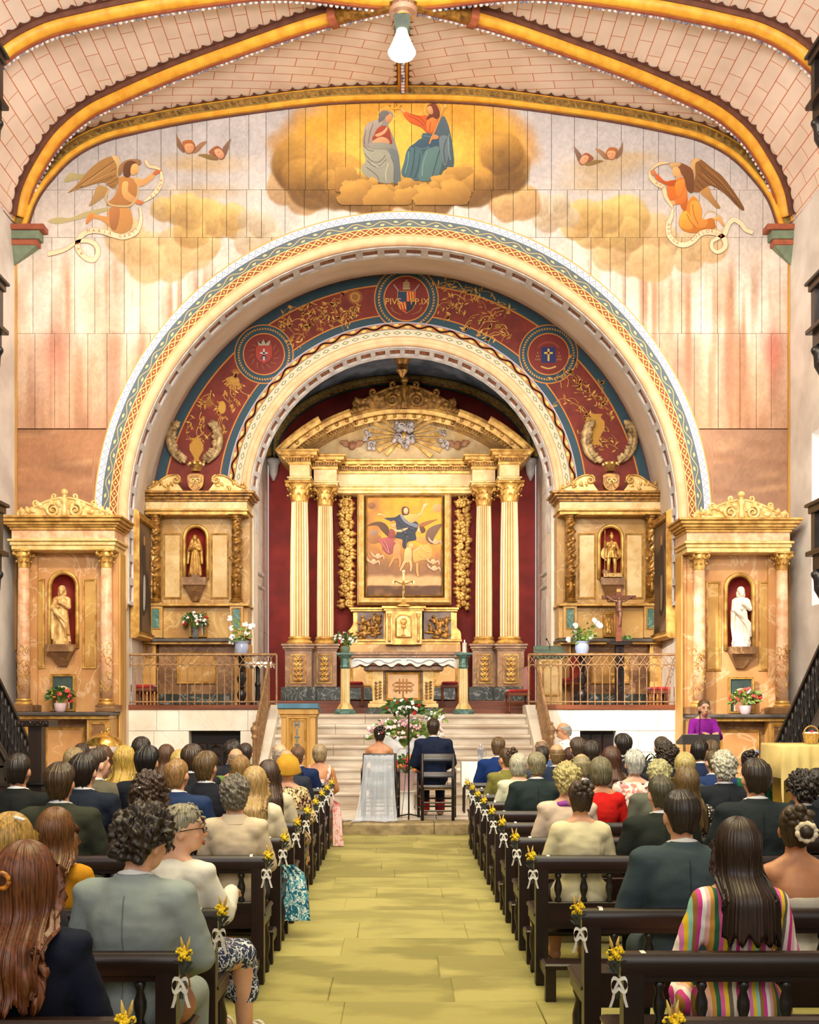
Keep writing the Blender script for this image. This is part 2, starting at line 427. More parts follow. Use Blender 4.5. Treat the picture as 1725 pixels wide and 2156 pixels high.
for sd in (-1,1):
 MB().sweep(rect(sd*.05,sd*.08,0,.08),ra).build('rib_edge','rib_gold',rr)
 mb=MB()
 for i in range(24):
  y=YB+.3+i*.085;mb.ball((XC+sd*.012,y,_sp[:,1].max()+.07),(.02,.036,.02),6,4)
 mb.build('bead_moulding','bead',rr)
 mb=MB();V=[]
 for i in range(160):
  y=YB+.15+i*(YW-YB-.3)/160;t=abs(((i/12.)%1.0)-.5)*2;h=.02+.07*t**5
  z=_sp[:,1].max()+.196
  V.append([[XC+sd*.08,y,z],[XC+sd*(.08+h),y,z]])
 mb.grid(np.array(V),flip=sd<0);mb.build('scalloped_border','rib_brown',rr)
def wall_path(y):
 out=[]
 for u in np.linspace(.004,.996,140):
  x,z,nx,nz=[float(q) for q in prof(u)]
  out.append(((x,y,z),(nx,0,nz),(0,-1,0)))
 return out
wp=wall_path(YW)
wr=MB().sweep(rect(-.18,-.06,-.02,.09),wp).build('wall_rib','rib_olive',ceiling,False)
MB().sweep([(-.06,0),(-.06,.10),(-.03,.13),(-.005,.13),(.02,.10),(.02,0)],wp).build('rib_edge','rib_gold',wr)
MB().sweep([(-.235,0),(-.235,.11),(-.20,.13),(-.18,.11),(-.18,0)],wp).build('rib_edge','rib_gold',wr)
MB().sweep(rect(.02,.045,0,.05),wp).build('rib_edge','rib_brown',wr)
mb=MB()
for k in range(120):
 u=.03+.94*k/120;x,z,nx,nz=[float(q) for q in prof(u)]
 tx,tz=-nz,nx;o=.06+.12*.5
 cx,cz=x-nx*o*1.0,z-nz*o*1.0
 mb.prism([(cx+tx*.05+nx*.035,cz+tz*.05+nz*.035),(cx+tx*.02-nx*.04,cz+tz*.02-nz*.04),(cx-tx*.05-nx*.035,cz-tz*.05-nz*.035),(cx-tx*.015+nx*.03,cz-tz*.015+nz*.03)],YW-.10,YW-.08)
mb.build('leaf_carving','gold_dark',wr)
V=[];mb=MB();cum=0;lastp=None
for u in np.linspace(.02,.98,1100):
 x,z,nx,nz=[float(q) for q in prof(u)]
 if lastp is not None: cum += math.hypot(x-lastp[0],z-lastp[1])
 lastp=(x,z);t=abs(((cum/.21)%1.0)-.5)*2;h=.045+.09*t**3
 X0=surf(np.array([u]),YW-.10,.012)[0];X1=surf(np.array([u]),YW-.10-h,.012)[0]
 V.append([X0,X1])
mb.grid(np.array(V));mb.build('scalloped_border','rib_brown',wr)
for sg in (-1,1):
 us=np.linspace(.5-sg*.075,.5,30);pa=rib_path(us,lambda u: diag(u)-.02)
 g=MB().sweep([(-.12,0),(-.105,.15),(-.03,.20),(.03,.20),(.105,.15),(.12,0)],pa).build('carved_sleeve','gold_dark',ceiling)
 p=pa[0];mb=MB();mb.sweep([(-.15,0),(-.13,.19),(-.03,.23),(.03,.23),(.13,.19),(.15,0)],pa[:4]).build('collar','rib_red',g)
bz=float(_sp[:,1].max())
boss=MB().lathe([(.17,-.02),(.17,.25)],XC,YB,bz,24).build('boss',mat('boss',c=(176,140,108),c2=(120,84,58),scale=10,rough=.6,stretch=(3,3,.3)),ceiling,'auto')
MB().lathe([(.02,-.14),(.11,-.13),(.12,-.10),(.19,-.09),(.205,-.06),(.205,-.03),(.17,-.01)],XC,YB,bz,28).build('boss_disc',mat('boss_disc',c=(206,164,136),c2=(180,134,104),scale=6,rough=.6),boss,'auto')
MB().lathe([(.115,-.137),(.125,-.142),(.13,-.132)],XC,YB,bz,28).build('boss_ring','rib_gold',boss,True)
for sx,px0,px1 in ((-1,33,92),(1,1616,1676)):
 y0=YW-.24;xin=PX(px1 if sx<0 else px0,y0);xo=XL if sx<0 else XR
 b=MB().box(xo,xin,y0,YW,PZ(482,y0),PZ(470,y0),.01).build('corbel','rib_red',ceiling)
 MB().box(xo,xin-sx*-.10 if 0 else xin+sx*.08,y0+.03,YW,PZ(500,y0),PZ(482,y0),.01).build('corbel_block','green_grey',b)
 MB().box(xo,xin+sx*.12,y0+.05,YW,PZ(512,y0),PZ(500,y0),.01).build('corbel_block','rib_red',b)
 xi=xin+sx*.15
 MB().add([(xo,y0+.07,PZ(512,y0)),(xi,y0+.07,PZ(512,y0)),(xi,YW,PZ(512,y0)),(xo,YW,PZ(512,y0)),(xo,YW-.08,PZ(550,y0))],
   [(0,1,4),(1,2,4),(2,3,4),(3,0,4),(3,2,1,0)]).build('corbel_block','green_grey',b)
# side walls with window openings
def side_wall(name,x,sgn,wins):
 r=struct(name);t=.5*sgn;y=-4.0
 mb=MB();ztop=float(_sp[0,1])+.1
 for (a,b_,z0,z1) in wins:
  mb.box(x,x+t,y,a,0,ztop);z=0
  mb.box(x,x+t,a,b_,0,z0)
  mb.box(x,x+t,a,b_,z1,ztop);y=b_
 mb.box(x,x+t,y,YW+.3,0,ztop)
 mb.build('plaster','plaster',r);return r
wl=side_wall('wall_left',XL,-1,[])
wr_=side_wall('wall_right',XR,1,[(12.6,14.3,6.9,8.6),(14.55,16.35,3.25,5.95)])
mat('window_glow',c=(255,255,255),emit=1.6,rough=.4)
for n,(a,b_,z0,z1) in enumerate([(12.6,14.3,6.9,8.6),(14.55,16.35,3.25,5.95)]):
 wn=struct('window_%d'%(n+1))
 for i in range(3):
  for j in range(4):
   y0=a+(b_-a)*i/3;zz=z0+(z1-z0)*j/4
   MB().box(XR+.30,XR+.31,y0+.02,y0+(b_-a)/3-.02,zz+.02,zz+(z1-z0)/4-.02).build('pane','window_glow',wn)
 mb=MB()
 for i in range(4): mb.box(XR+.28,XR+.33,a+(b_-a)*i/3-.02,a+(b_-a)*i/3+.02,z0,z1)
 for j in range(5): mb.box(XR+.28,XR+.33,a,b_,z0+(z1-z0)*j/4-.02,z0+(z1-z0)*j/4+.02)
 mb.build('window_frame','plaster',wn)
# front wall: backing with the arch opening
wall_front=struct('wall_front')
mb=MB();RI=4.70
xs=np.unique(np.r_[np.linspace(XL-.3,XC-RI,20),XC+RI*-np.cos(np.linspace(0,math.pi,120)),np.linspace(XC+RI,XR+.3,20)])
zb=np.where(np.abs(xs-XC)<RI,AZ+np.sqrt(np.maximum(RI**2-(xs-XC)**2,0)),0.0)
zt=np.maximum(np.interp(np.clip(xs,_sp[0,0],_sp[-1,0]),_sp[:,0],_sp[:,1])+.35,9.9)
V=np.zeros((len(xs),2,3));V[:,0,0]=xs;V[:,1,0]=xs;V[:,:,1]=YW+.03;V[:,0,2]=zb;V[:,1,2]=zt
mb.grid(V)
mb.build('wall_backing',mat('mural_backing',c=(120,84,60),rough=.9),wall_front)
# mural paint, as a function of the photograph's coordinates on the wall plane
def sm(a,b,x): t=np.clip((x-a)/(b-a),0,1);return t*t*(3-2*t)
def mixc(c,d,t): return c*(1-t[:,None])+np.asarray(d,float)*t[:,None]
def clouds():
 r=rnd(5);L=[]
 def bank(cx,cy,w,h,n,r0,r1,tone):
  for i in range(n):
   a=r.random()*math.tau;q=math.sqrt(r.random())
   L.append((cx+w*q*math.cos(a),cy+h*q*math.sin(a),r.uniform(r0,r1),tone))
 bank(330,520,110,38,16,26,48,1);bank(430,470,70,30,10,24,40,2);bank(370,445,50,20,5,22,34,2);bank(540,500,40,40,6,24,36,0)
 bank(1390,520,110,36,16,26,46,1);bank(1280,470,80,30,12,24,40,2);bank(1180,450,50,25,7,20,34,0);bank(1150,425,40,25,4,20,30,0)
 bank(620,400,40,30,5,28,45,3);bank(1080,410,40,30,5,28,40,3)
 for k in range(26):
  t=k/25;a=math.pi*(1.06*t-.03);L.append((850-215*math.cos(a)+r.uniform(-26,26),340+66*math.sin(a)+r.uniform(-16,20),r.uniform(26,62),4))
 for k in range(14): L.append((850-160+320*k/13+r.uniform(-12,12),388+r.uniform(-4,20),r.uniform(24,40),4))
 for k in range(12): L.append((850-120+240*k/11,378+r.uniform(-6,8),r.uniform(16,24),5))
 return L
CLOUDS=clouds()
TONES={0: ((176,150,116),(214,196,168)),1: ((190,152,104),(226,194,140)),2: ((176,136,82),(232,198,120)),
  3: ((168,128,84),(206,168,112)),4: ((112,76,34),(206,152,66)),5: ((128,88,36),(222,176,84))}
def mural(px,py):
 px=np.asarray(px,float);py=np.asarray(py,float)
 warp=(vnoise(px/30,py/30,3)-.5)*16
 c=np.tile(np.array([196.,186.,182.]),(len(px),1))
 c=mixc(c,(214,200,188),sm(330,480,py));c=mixc(c,(234,214,196),sm(470,600,py))
 c=mixc(c,(222,190,164),sm(690,760,py));c=mixc(c,(196,146,112),sm(770,900,py)*.85)
 side=sm(330,480,np.abs(px-850)-120);c=mixc(c,(196,152,116),side*sm(520,600,py)*np.clip((vnoise(px/40,py/90,14)-.35)*1.3,0,.55))
 st=vnoise(px/9,py/160,8)*.6+vnoise(px/23,py/240,9)*.7
 c=mixc(c,(166,112,78),np.clip((st-.66)*1.8,0,.75)*sm(500,620,py))
 c=mixc(c,(160,110,84),np.clip((vnoise(px/34,py/200,12)-.55)*1.5,0,.55)*sm(690,720,py))
 lowl=sm(902,906,py)
 c=mixc(c,(176,122,84),lowl*(px<850));c=mixc(c,(166,124,96),lowl*(px>850))
 c=mixc(c,(206,160,116),lowl*np.clip((vnoise(px/90,py/14+px/120,21)-.5)*1.4,0,.7))
 c=mixc(c,(132,88,62),lowl*np.clip((vnoise(px/80,py/18-px/160,22)-.55)*1.3,0,.6))
 red=np.exp(-((px-1625)/22)**2-((py-740)/55)**2);c=mixc(c,(206,110,92),red*.7)
 red=np.exp(-((px-118)/24)**2-((py-745)/60)**2);c=mixc(c,(176,98,80),red*.6)
 d=np.hypot((px-850+warp)/282,(py-312+warp)/135)
 c=mixc(c,(196,150,104),sm(1.06,.94,d)*.85)
 c=mixc(c,(214,148,52),sm(1.0,.72,d));c=mixc(c,(240,186,74),sm(.72,.35,d))
 c=mixc(c,(236,172,50),sm(.5,.8,d)*sm(1.0,.8,d)*.5)
 for (cx,cy,w,h) in ((425,338,85,12),(450,352,60,14),(395,350,50,8),(1290,345,75,16),(1260,362,60,20),(1330,330,50,10),(1240,390,50,14),(430,405,70,16)):
  c=mixc(c,(206,172,126),np.exp(-((px-cx+warp)/w)**2-((py-cy)/h)**2)*.75)
 for (cx,cy,r,tn) in CLOUDS:
  q=np.hypot(px-cx+warp*.4,py-cy+warp*.3)/r;m=q<1.12
  if not m.any(): continue
  x,y=px[m],py[m];sh=np.clip(.5-(y-cy)/r*.62-(x-cx)/r*.22*(1 if cx>850 else -1),0,1)*sm(-.2,.9,q[m]+.25)
  a,b_=TONES[tn];cc=np.outer(1-sh,a)+np.outer(sh,b_)
  al=sm(1.08,.92,q[m])*(.8 if tn<3 else .88)
  c[m]=c[m]*(1-al[:,None])+cc*al[:,None]
 c *= (1+(vnoise(px/3.1,py/5,31)-.5)*.10+(vnoise(px/60,py/60,32)-.5)*.10)[:,None]
 return np.clip(c,10,252)
# the boards of the mural
tiers=[(-50,401),(401,501),(501,703),(703,903)]
rb=rnd(11);RO=AR+.01
def board(x0,x1,z0,z1,nx,nz,dy):
 xs=np.linspace(x0,x1,nx);
 ab=np.where(np.abs(xs-XC)<RO,AZ+np.sqrt(np.maximum(RO**2-(xs-XC)**2,0)),0)
 lo=np.maximum(z0,ab);hi=np.minimum(z1,ceil_z(np.clip(xs,_sp[0,0],_sp[-1,0]))+.03)
 if np.all(hi-lo<.01): return
 hi=np.maximum(hi,lo+.001)
 V=np.zeros((nx,nz,3));V[:,:,0]=xs[:,None];V[:,:,1]=YW-.015-dy
 V[:,:,2]=lo[:,None]+(hi-lo)[:,None]*np.linspace(0,1,nz)[None]
 W=np.zeros((nx+2,nz+2,3));W[1:-1,1:-1]=V;W[0,1:-1]=V[0];W[-1,1:-1]=V[-1];W[:,0]=W[:,1];W[:,-1]=W[:,-2]
 W[0,:,1]=W[-1,:,1]=YW+.025;W[:,0,1]=W[:,-1,1]=YW+.025
 pts=W.reshape(-1,3);c=lin(mural(CX+pts[:,0]*F/YW,CY-(pts[:,2]-HC)*F/YW))
 c=c*(1+rb.uniform(-.05,.05))
 MB().grid(W,c).build('board','paint',wall_front)
for ti,(ya,yb) in enumerate(tiers):
 x=XL;z1,z0=PZ(ya,YW)-.003,PZ(yb,YW)+.003
 while x<XR-.02:
  w_=rb.uniform(.24,.40);x1=min(x+w_,XR)
  if XR-x1<.1: x1=XR
  board(x+.004,x1-.004,z0,z1,max(3,int((x1-x)/.022)),max(3,int(min(z1-z0,3)/.022)),rb.uniform(0,.006));x=x1
for a,b_ in ((XL,XC-AR+.3),(XC+AR-.3,XR)):
 board(a+.003,b_-.003,2.4,PZ(905,YW),50,100,.004)
for (a,sg) in ((XL,1),(XR,-1)):
 MB().box(a,a+sg*.035,YW-.05,YW,2.6,9.5,.006).build('edge_batten','honey_wood',wall_front)
# great arch: painted band, moulding, coffers
def ring(mb,cx,cz,r0,r1,y0,y1,a0=-.02,a1=math.pi+.02,n=96,c=None):
 V=np.zeros((n+1,5,3))
 for i in range(n+1):
  a=a0+(a1-a0)*i/n
  for j,(r,y) in enumerate(((r0,y1),(r0,y0),(r1,y0),(r1,y1),(r0,y1))):
   V[i,j]=polar(cx,cz,r,a,y)
 return mb.grid(V,c if c is None else np.tile(np.asarray(c,float),(V.shape[0]*5,1)),flip=True)
def polar(cx,cz,r,a,y):
 if STILT and a<0: return (cx+r,y,cz+4.9*a)
 if STILT and a>math.pi: return (cx-r,y,cz-4.9*(a-math.pi))
 return (cx+r*math.cos(a),y,cz+r*math.sin(a))
STILT=True
def pquad(mb,cx,cz,y,pts,c):
 v=[polar(cx,cz,r,a,y) for r,a in pts]
 x=[(p[0],p[2]) for p in v];ar=sum(x[i][0]*x[(i+1)%len(x)][1]-x[(i+1)%len(x)][0]*x[i][1] for i in range(len(x)))
 f=tuple(range(len(v)))
 mb.add(v,[f if ar>0 else f[::-1]],lin(c))
def pline(mb,cx,cz,y,p0,p1,w,c):
 a=np.array(p0)*np.array([1,p0[0]]);b=np.array(p1)*np.array([1,p0[0]]);d=b-a;l=np.hypot(*d)
 if l<1e-6: return
 n=np.array([-d[1],d[0]])/l*w/2
 q=[a+n,b+n,b-n,a-n];pquad(mb,cx,cz,y,[(k[0],k[1]/p0[0]) for k in q],c)
def flat(mb,cx,cz,r0,r1,y,c,n=120,a0=-.02,a1=math.pi+.02):
 V=np.zeros((n+1,2,3))
 for i in range(n+1):
  a=a0+(a1-a0)*i/n;V[i,0]=polar(cx,cz,r0,a,y);V[i,1]=polar(cx,cz,r1,a,y)
 mb.grid(V,np.tile(lin(c),(2*(n+1),1)),flip=True)
def arch_band(cx,cz,R,y0,scheme,parent,k=1.0):
 body=MB();ring(body,cx,cz,R-.40*k,R,y0,y0+.09,-.35,math.pi+.35)
 b=body.build('arch_band','peach',parent,False)
 mb=MB();y=y0-.003
 def line(r,w,c): flat(mb,cx,cz,r-w/2,r+w/2,y-.0015,c,160,-.35,math.pi+.35)
 e=[R-q*k for q in (.0,.02,.135,.15,.265,.28,.40)]
 if scheme==1:
  flat(mb,cx,cz,e[1],e[0],y,(214,164,86),160,-.35,math.pi+.35);flat(mb,cx,cz,e[2],e[1],y,(238,236,232),160,-.35,math.pi+.35)
  flat(mb,cx,cz,e[4],e[2],y,(92,104,108),160,-.35,math.pi+.35);flat(mb,cx,cz,e[6]+.01,e[4],y,(150,70,40),160,-.35,math.pi+.35)
  line(e[2],.012,(90,98,110));line(e[4],.014,(222,190,120));line(e[6]+.012,.012,(222,190,120));line(e[1]-.012,.006,(150,152,160))
  n=150
  for i in range(n):
   a=-.35+(math.pi+.7)*i/n;da=(math.pi+.7)/n
   pline(mb,cx,cz,y-.002,(e[2]+.012,a),(e[1]-.018,a+da/2),.010,(128,134,150));pline(mb,cx,cz,y-.002,(e[1]-.018,a+da/2),(e[2]+.012,a+da),.010,(128,134,150))
   pquad(mb,cx,cz,y-.002,[(e[2]+.03,a+da/2-.004),(e[2]+.05,a+da/2),(e[2]+.03,a+da/2+.004)],(150,150,160))
  n=84
  for i in range(n):
   a=-.35+(math.pi+.7)*i/n;da=(math.pi+.7)/n;rm=(e[2]+e[4])/2;s=1 if i%2 else -1
   P_=[(rm+s*.035*math.sin(math.pi*t),a+da*t) for t in np.linspace(0,1,7)]
   for t in range(6): pline(mb,cx,cz,y-.003,P_[t],P_[t+1],.012,(206,176,112))
   pquad(mb,cx,cz,y-.003,[(rm-s*.005,a+da*.3),(rm-s*.04,a+da*.45),(rm-s*.03,a+da*.7),(rm-s*.005,a+da*.6)],(214,190,132))
  n=104
  for i in range(n):
   a=-.35+(math.pi+.7)*i/n;da=(math.pi+.7)/n;r0,r1=e[6]+.02,e[4]-.008;rm=(r0+r1)/2
   pline(mb,cx,cz,y-.003,(r0,a),(r1,a+da),.015,(232,196,116));pline(mb,cx,cz,y-.004,(r1,a),(r0,a+da),.015,(232,196,116))
   for (q,t) in ((rm,a),(rm+.018,a),(rm-.018,a)): pass
   w_=.012/rm
   pquad(mb,cx,cz,y-.003,[(rm-.022,a),(rm,a-w_*1.6),(rm+.022,a),(rm,a+w_*1.6)],(226,184,100))
 else:
  flat(mb,cx,cz,e[1],e[0],y,(226,214,214),120,-.35,math.pi+.35);flat(mb,cx,cz,e[3]+.01,e[1],y,(186,118,48),120,-.35,math.pi+.35)
  flat(mb,cx,cz,e[5]-.02,e[3],y,(206,196,168),120,-.35,math.pi+.35);line(e[1],.02,(150,140,160));line(e[3],.014,(120,112,104));line(e[5]-.02,.014,(190,150,96))
  n=60
  for i in range(n):
   a=-.35+(math.pi+.7)*i/n;da=(math.pi+.7)/n;rm=(e[1]+e[3])/2;s=1 if i%2 else -1
   for w_,cc in ((.040,(128,70,30)),(.020,(232,186,104))):
    P_=[(rm+s*.034*math.sin(math.pi*t),a+da*t) for t in np.linspace(0,1,6)]
    for t in range(5): pline(mb,cx,cz,y-.002-(.001 if w_<.02 else 0),P_[t],P_[t+1],w_,cc)
   pquad(mb,cx,cz,y-.004,[(rm-s*.005,a+da*.3),(rm-s*.045,a+da*.4),(rm-s*.035,a+da*.8),(rm,a+da*.7)],(236,196,116))
   rm=(e[3]+e[5]-.02)/2
   pquad(mb,cx,cz,y-.003,[(rm-.035,a+da*.5),(rm,a+da*.12),(rm+.035,a+da*.5),(rm,a+da*.88)],(128,116,84))
   pquad(mb,cx,cz,y-.004,[(rm-.018,a+da*.5),(rm,a+da*.28),(rm+.018,a+da*.5),(rm,a+da*.72)],(236,222,170))
 mb.build('painted_band','paint_flat',b)
 return b
ab=arch_band(XC,AZ,AR,YW-.045,1,wall_front)
def arc_path(cx,cz,r,y,a0=-.3,a1=math.pi+.3,n=90):
 return [(polar(cx,cz,r,a,y),(math.cos(min(max(a,0),math.pi)),0,math.sin(min(max(a,0),math.pi))),(0,-1,0)) for a in np.linspace(a0,a1,n)]
MB().sweep([(-.03,-.06),(.02,.03),(-.03,.075),(-.10,.075),(-.15,.03),(-.15,-.06)],arc_path(XC,AZ,AR-.40,YW)).build('arch_moulding','peach',wall_front,True)
def coffers(cx,cz,ra,ya,rb_,yb,n,parent,a0,a1):
 V=np.zeros((91,2,3))
 for i,a in enumerate(np.linspace(a0,a1,91)): V[i,0]=polar(cx,cz,ra,a,ya);V[i,1]=polar(cx,cz,rb_,a,yb)
 base=MB().grid(V).build('soffit','coffer_red',parent,True)
 da=(a1-a0)/n;nrm=Vector((0,ra-rb_,0)).normalized()
 for i in range(n):
  a=a0+da*(i+.5)
  def q(t, s, h):
   aa=a+s*da/2;r=ra+(rb_-ra)*t-h;return Vector(polar(cx,cz,r,aa,ya+(yb-ya)*t))
  mb=MB();h=.035
  for (t0,t1,s0,s1) in ((0,.24,-1,1),(.76,1,-1,1),(.24,.76,-1,-.68),(.24,.76,.68,1)):
   v=[q(t,s,hh) for hh in (0,h) for (t,s) in ((t0,s0),(t1,s0),(t1,s1),(t0,s1))]
   mb.add(v,[(0,1,2,3),(7,6,5,4),(0,4,5,1),(1,5,6,2),(2,6,7,3),(3,7,4,0)])
  mb.build('coffer','coffer',base)
coffers(XC,AZ,AR-.53,YW+.02,4.58,YW+.42,46,wall_front,-.28,math.pi+.28)
# barrel between the two walls
RB0=4.60
def lerp(a,b,t): return a+(b-a)*t
wall_barrel=struct('wall_barrel')
V=[]
for t in np.linspace(0,1,10):
 Y=lerp(YW+.42,Y2+.02,t);R=lerp(RB0,BR+.02,t);Z=lerp(AZ,BZ,t);rowp=[]
 rowp.append((XC-R,Y,1.0))
 for a in np.linspace(math.pi,0,70): rowp.append(polar(XC,Z,R,a,Y))
 rowp.append((XC+R,Y,1.0));V.append(rowp)
MB().grid(np.array(V)).build('barrel','barrel',wall_barrel,True)
for sg in (-1,1): MB().box(XC+sg*4.62,XC+sg*4.78,YW+.03,YW+.45,0.1,AZ).build('jamb','barrel',wall_barrel)
# wall with the red frieze
wall_chancel=struct('wall_chancel')
RI2=IR-.34
xs=np.unique(np.r_[np.linspace(-BR,-RI2,30),-RI2*np.cos(np.linspace(0,math.pi,90)),np.linspace(RI2,BR,30)])+XC
V=np.zeros((len(xs),2,3));V[:,:,0]=xs[:,None];V[:,:,1]=Y2
V[:,0,2]=np.where(np.abs(xs-XC)<RI2-1e-6,IZ+np.sqrt(np.maximum(RI2**2-(xs-XC)**2,0)),1.5)
V[:,1,2]=BZ+np.sqrt(np.maximum((BR+.03)**2-(xs-XC)**2,0))
MB().grid(V).build('frieze','red_frieze',wall_chancel)
dec=MB();y=Y2-.004;BLUE=(40,70,84);ORG=(206,130,52)
a0,a1=-.1,math.pi+.1
flat(dec,XC,BZ,BR-.17,BR,y,BLUE,120,a0,a1);flat(dec,XC,BZ,BR-.20,BR-.172,y,ORG,120,a0,a1)
flat(dec,XC,IZ,IR-.02,IR+.14,y,BLUE,120,a0,a1);flat(dec,XC,IZ,IR+.142,IR+.165,y,ORG,120,a0,a1)
def disc(mb,cx,cz,r,y,c,n=48,r0=0):
 global STILT;STILT=False
 if r0==0: mb.add([(cx+r*math.cos(a),y,cz+r*math.sin(a)) for a in np.linspace(0,math.tau,n,endpoint=False)],[tuple(range(n))],lin(c))
 else: flat(mb,cx,cz,r0,r,y,c,n,0,math.tau)
 STILT=True
MED=[(856,629,62),(556,746,57),(1155,746,57)]
for (mx_,my_,mr) in MED:
 x,_,z=P(mx_,my_,Y2);r=mr/S2
 disc(dec,x,z,r*1.10,y-.003,ORG);disc(dec,x,z,r*1.06,y-.004,BLUE)
 STILT=False
 for k in range(60):
  a=k*math.tau/60;pquad(dec,x,z,y-.006,[(r*.90,a),(r*.97,a+.03),(r*.97,a+.09),(r*.90,a+.06)],(196,140,60))
 STILT=True
 disc(dec,x,z,r*.78,y-.006,ORG);disc(dec,x,z,r*.74,y-.007,(122,38,28))
dec.build('frieze_border','paint_flat',wall_chancel)
def poly(mb,pts,y,c):
 ar=sum(pts[i][0]*pts[(i+1)%len(pts)][1]-pts[(i+1)%len(pts)][0]*pts[i][1] for i in range(len(pts)))
 v=[(p[0],y,p[1]) for p in pts];mb.add(v,[tuple(range(len(v))) if ar>0 else tuple(range(len(v)-1,-1,-1))],lin(c))
def stroke(mb,pts,w,y,c):
 pts=np.asarray(pts,float)
 if len(pts)>2: pts=spline(pts,5,False)
 t=np.gradient(pts,axis=0);l=np.hypot(t[:,0],t[:,1])+1e-9;n=np.stack([-t[:,1]/l,t[:,0]/l],1)
 ws=np.broadcast_to(np.asarray(w,float),(len(pts),)) if not hasattr(w,'__len__') else np.interp(np.linspace(0,1,len(pts)),np.linspace(0,1,len(w)),w)
 A=pts+n*ws[:,None]/2;B=pts-n*ws[:,None]/2
 V=np.zeros((len(pts),2,3));V[:,0,0]=A[:,0];V[:,0,2]=A[:,1];V[:,1,0]=B[:,0];V[:,1,2]=B[:,1];V[:,:,1]=y
 mb.grid(V,np.tile(lin(c),(2*len(pts),1)),flip=False)
gold=MB();rg=rnd(4);GY=y-.004
def gp(ang,rr): return (XC+rr*math.cos(ang),IZ*.5+BZ*.5+rr*math.sin(ang))
RM=(IR+BR)/2+.06;GC=[(196,140,56),(176,116,44),(214,164,76)]
def foliage(a_lo,a_hi,n):
 for k in range(n):
  a=lerp(a_lo,a_hi,(k+.5)/n);r=RM+rg.uniform(-.30,.30)
  x,z=gp(a,r);th=a+math.pi/2+rg.uniform(-.9,.9)*(1 if k%2 else -1);ln=rg.uniform(.18,.4)
  pts=[(x,z),(x+ln*.5*math.cos(th),z+ln*.5*math.sin(th)),(x+ln*math.cos(th+.5),z+ln*math.sin(th+.5))]
  stroke(gold,pts,(.016,.005),GY,rg.choice(GC))
  for m in range(rg.randint(3,6)):
   t=rg.random();bx_,bz_=lerp(pts[0][0],pts[2][0],t),lerp(pts[0][1],pts[2][1],t);ta=th+rg.choice((-1,1))*rg.uniform(.4,1.2);l2=rg.uniform(.06,.14)
   ex,ez=bx_+l2*math.cos(ta),bz_+l2*math.sin(ta);nx,nz=-math.sin(ta)*l2*.16,math.cos(ta)*l2*.16
   poly(gold,[(bx_,bz_),((bx_+ex)/2+nx,(bz_+ez)/2+nz),(ex,ez),((bx_+ex)/2-nx,(bz_+ez)/2-nz)],GY-.001,rg.choice(GC))
for lo,hi,n in ((math.radians(58),math.radians(79),34),(math.radians(101),math.radians(122),34),(math.radians(16),math.radians(40),30),(math.radians(140),math.radians(158),18)):
 foliage(lo,hi,n)
def petals(cx,cz,r,n,c,r0=.4):
 for k in range(n):
  a=k*math.tau/n;poly(gold,[(cx+r0*r*math.cos(a-.12),cz+r0*r*math.sin(a-.12)),(cx+r*math.cos(a),cz+r*math.sin(a)),(cx+r0*r*math.cos(a+.12),cz+r0*r*math.sin(a+.12))],GY-.002,c)
 poly(gold,[(cx+r*r0*math.cos(a),cz+r*r0*math.sin(a)) for a in np.linspace(0,math.tau,18,endpoint=False)],GY-.003,(150,96,34))
x,_,z=P(748,626,Y2);petals(x,z,.16,22,(222,170,78))
x,_,z=P(440,848,Y2);petals(x,z,.13,16,(190,130,50))
for (vx,vy,sc) in ((414,945,1.0),(1255,900,1.25)):
 x,_,z=P(vx,vy,Y2);o=[(0,-.26),(.10,-.26),(.04,-.2),(.05,-.16),(.13,-.02),(.13,.08),(.07,.15),(.10,.2),(0,.2)]
 poly(gold,[(x+a*sc,z+b_*sc) for a,b_ in o]+[(x-a*sc,z+b_*sc) for a,b_ in reversed(o)],GY-.002,(190,138,48))
x,_,z=P(468,858,Y2);poly(gold,[(x+.07*math.cos(a),z+.12*math.sin(a)) for a in np.linspace(0,math.tau,20,endpoint=False)],GY-.002,(200,150,56))
stroke(gold,[P(466,872,Y2)[::2],P(450,905,Y2)[::2],P(432,925,Y2)[::2]],.012,GY-.002,(200,150,60))
x,_,z=P(497,790,Y2)
for k in range(16):
 a=math.radians(200+k*6.2);l=.28 if k%2 else .2;stroke(gold,[(x,z),(x+l*math.cos(a),z+l*math.sin(a))],(.006,.018),GY-.002,(200,146,62))
for k in range(10):
 a=math.radians(30+k*12);l=.12;stroke(gold,[(x,z),(x+l*math.cos(a),z+l*math.sin(a))],(.012,.004),GY-.002,(200,146,62))
gold.build('gold_foliage','paint_flat',wall_chancel)
arms=MB();A=y-.010
def ap(i,dx,dz): x,_,z=P(MED[i][0],MED[i][1],Y2);return (x+dx,z+dz)
def shield(i,w,h,cx=0,cz=0): return [ap(i,cx+a*w,cz+b_*h) for a,b_ in ((-1,1),(1,1),(1,-.2),(.7,-.7),(0,-1.1),(-.7,-.7),(-1,-.2))]
poly(arms,shield(0,.17,.20,0,-.06),A,(206,150,60))
poly(arms,[ap(0,-.16,.13),ap(0,0,.13),ap(0,0,-.06),ap(0,-.16,-.06)],A-.001,(44,62,92));poly(arms,[ap(0,0,.13),ap(0,.16,.13),ap(0,.16,-.06),ap(0,0,-.06)],A-.001,(196,60,36))
poly(arms,[ap(0,-.16,-.06),ap(0,0,-.06),ap(0,0,-.27),ap(0,-.11,-.2),ap(0,-.16,-.1)],A-.001,(190,54,34));poly(arms,[ap(0,0,-.06),ap(0,.16,-.06),ap(0,.16,-.1),ap(0,.11,-.2),ap(0,0,-.27)],A-.001,(38,44,60))
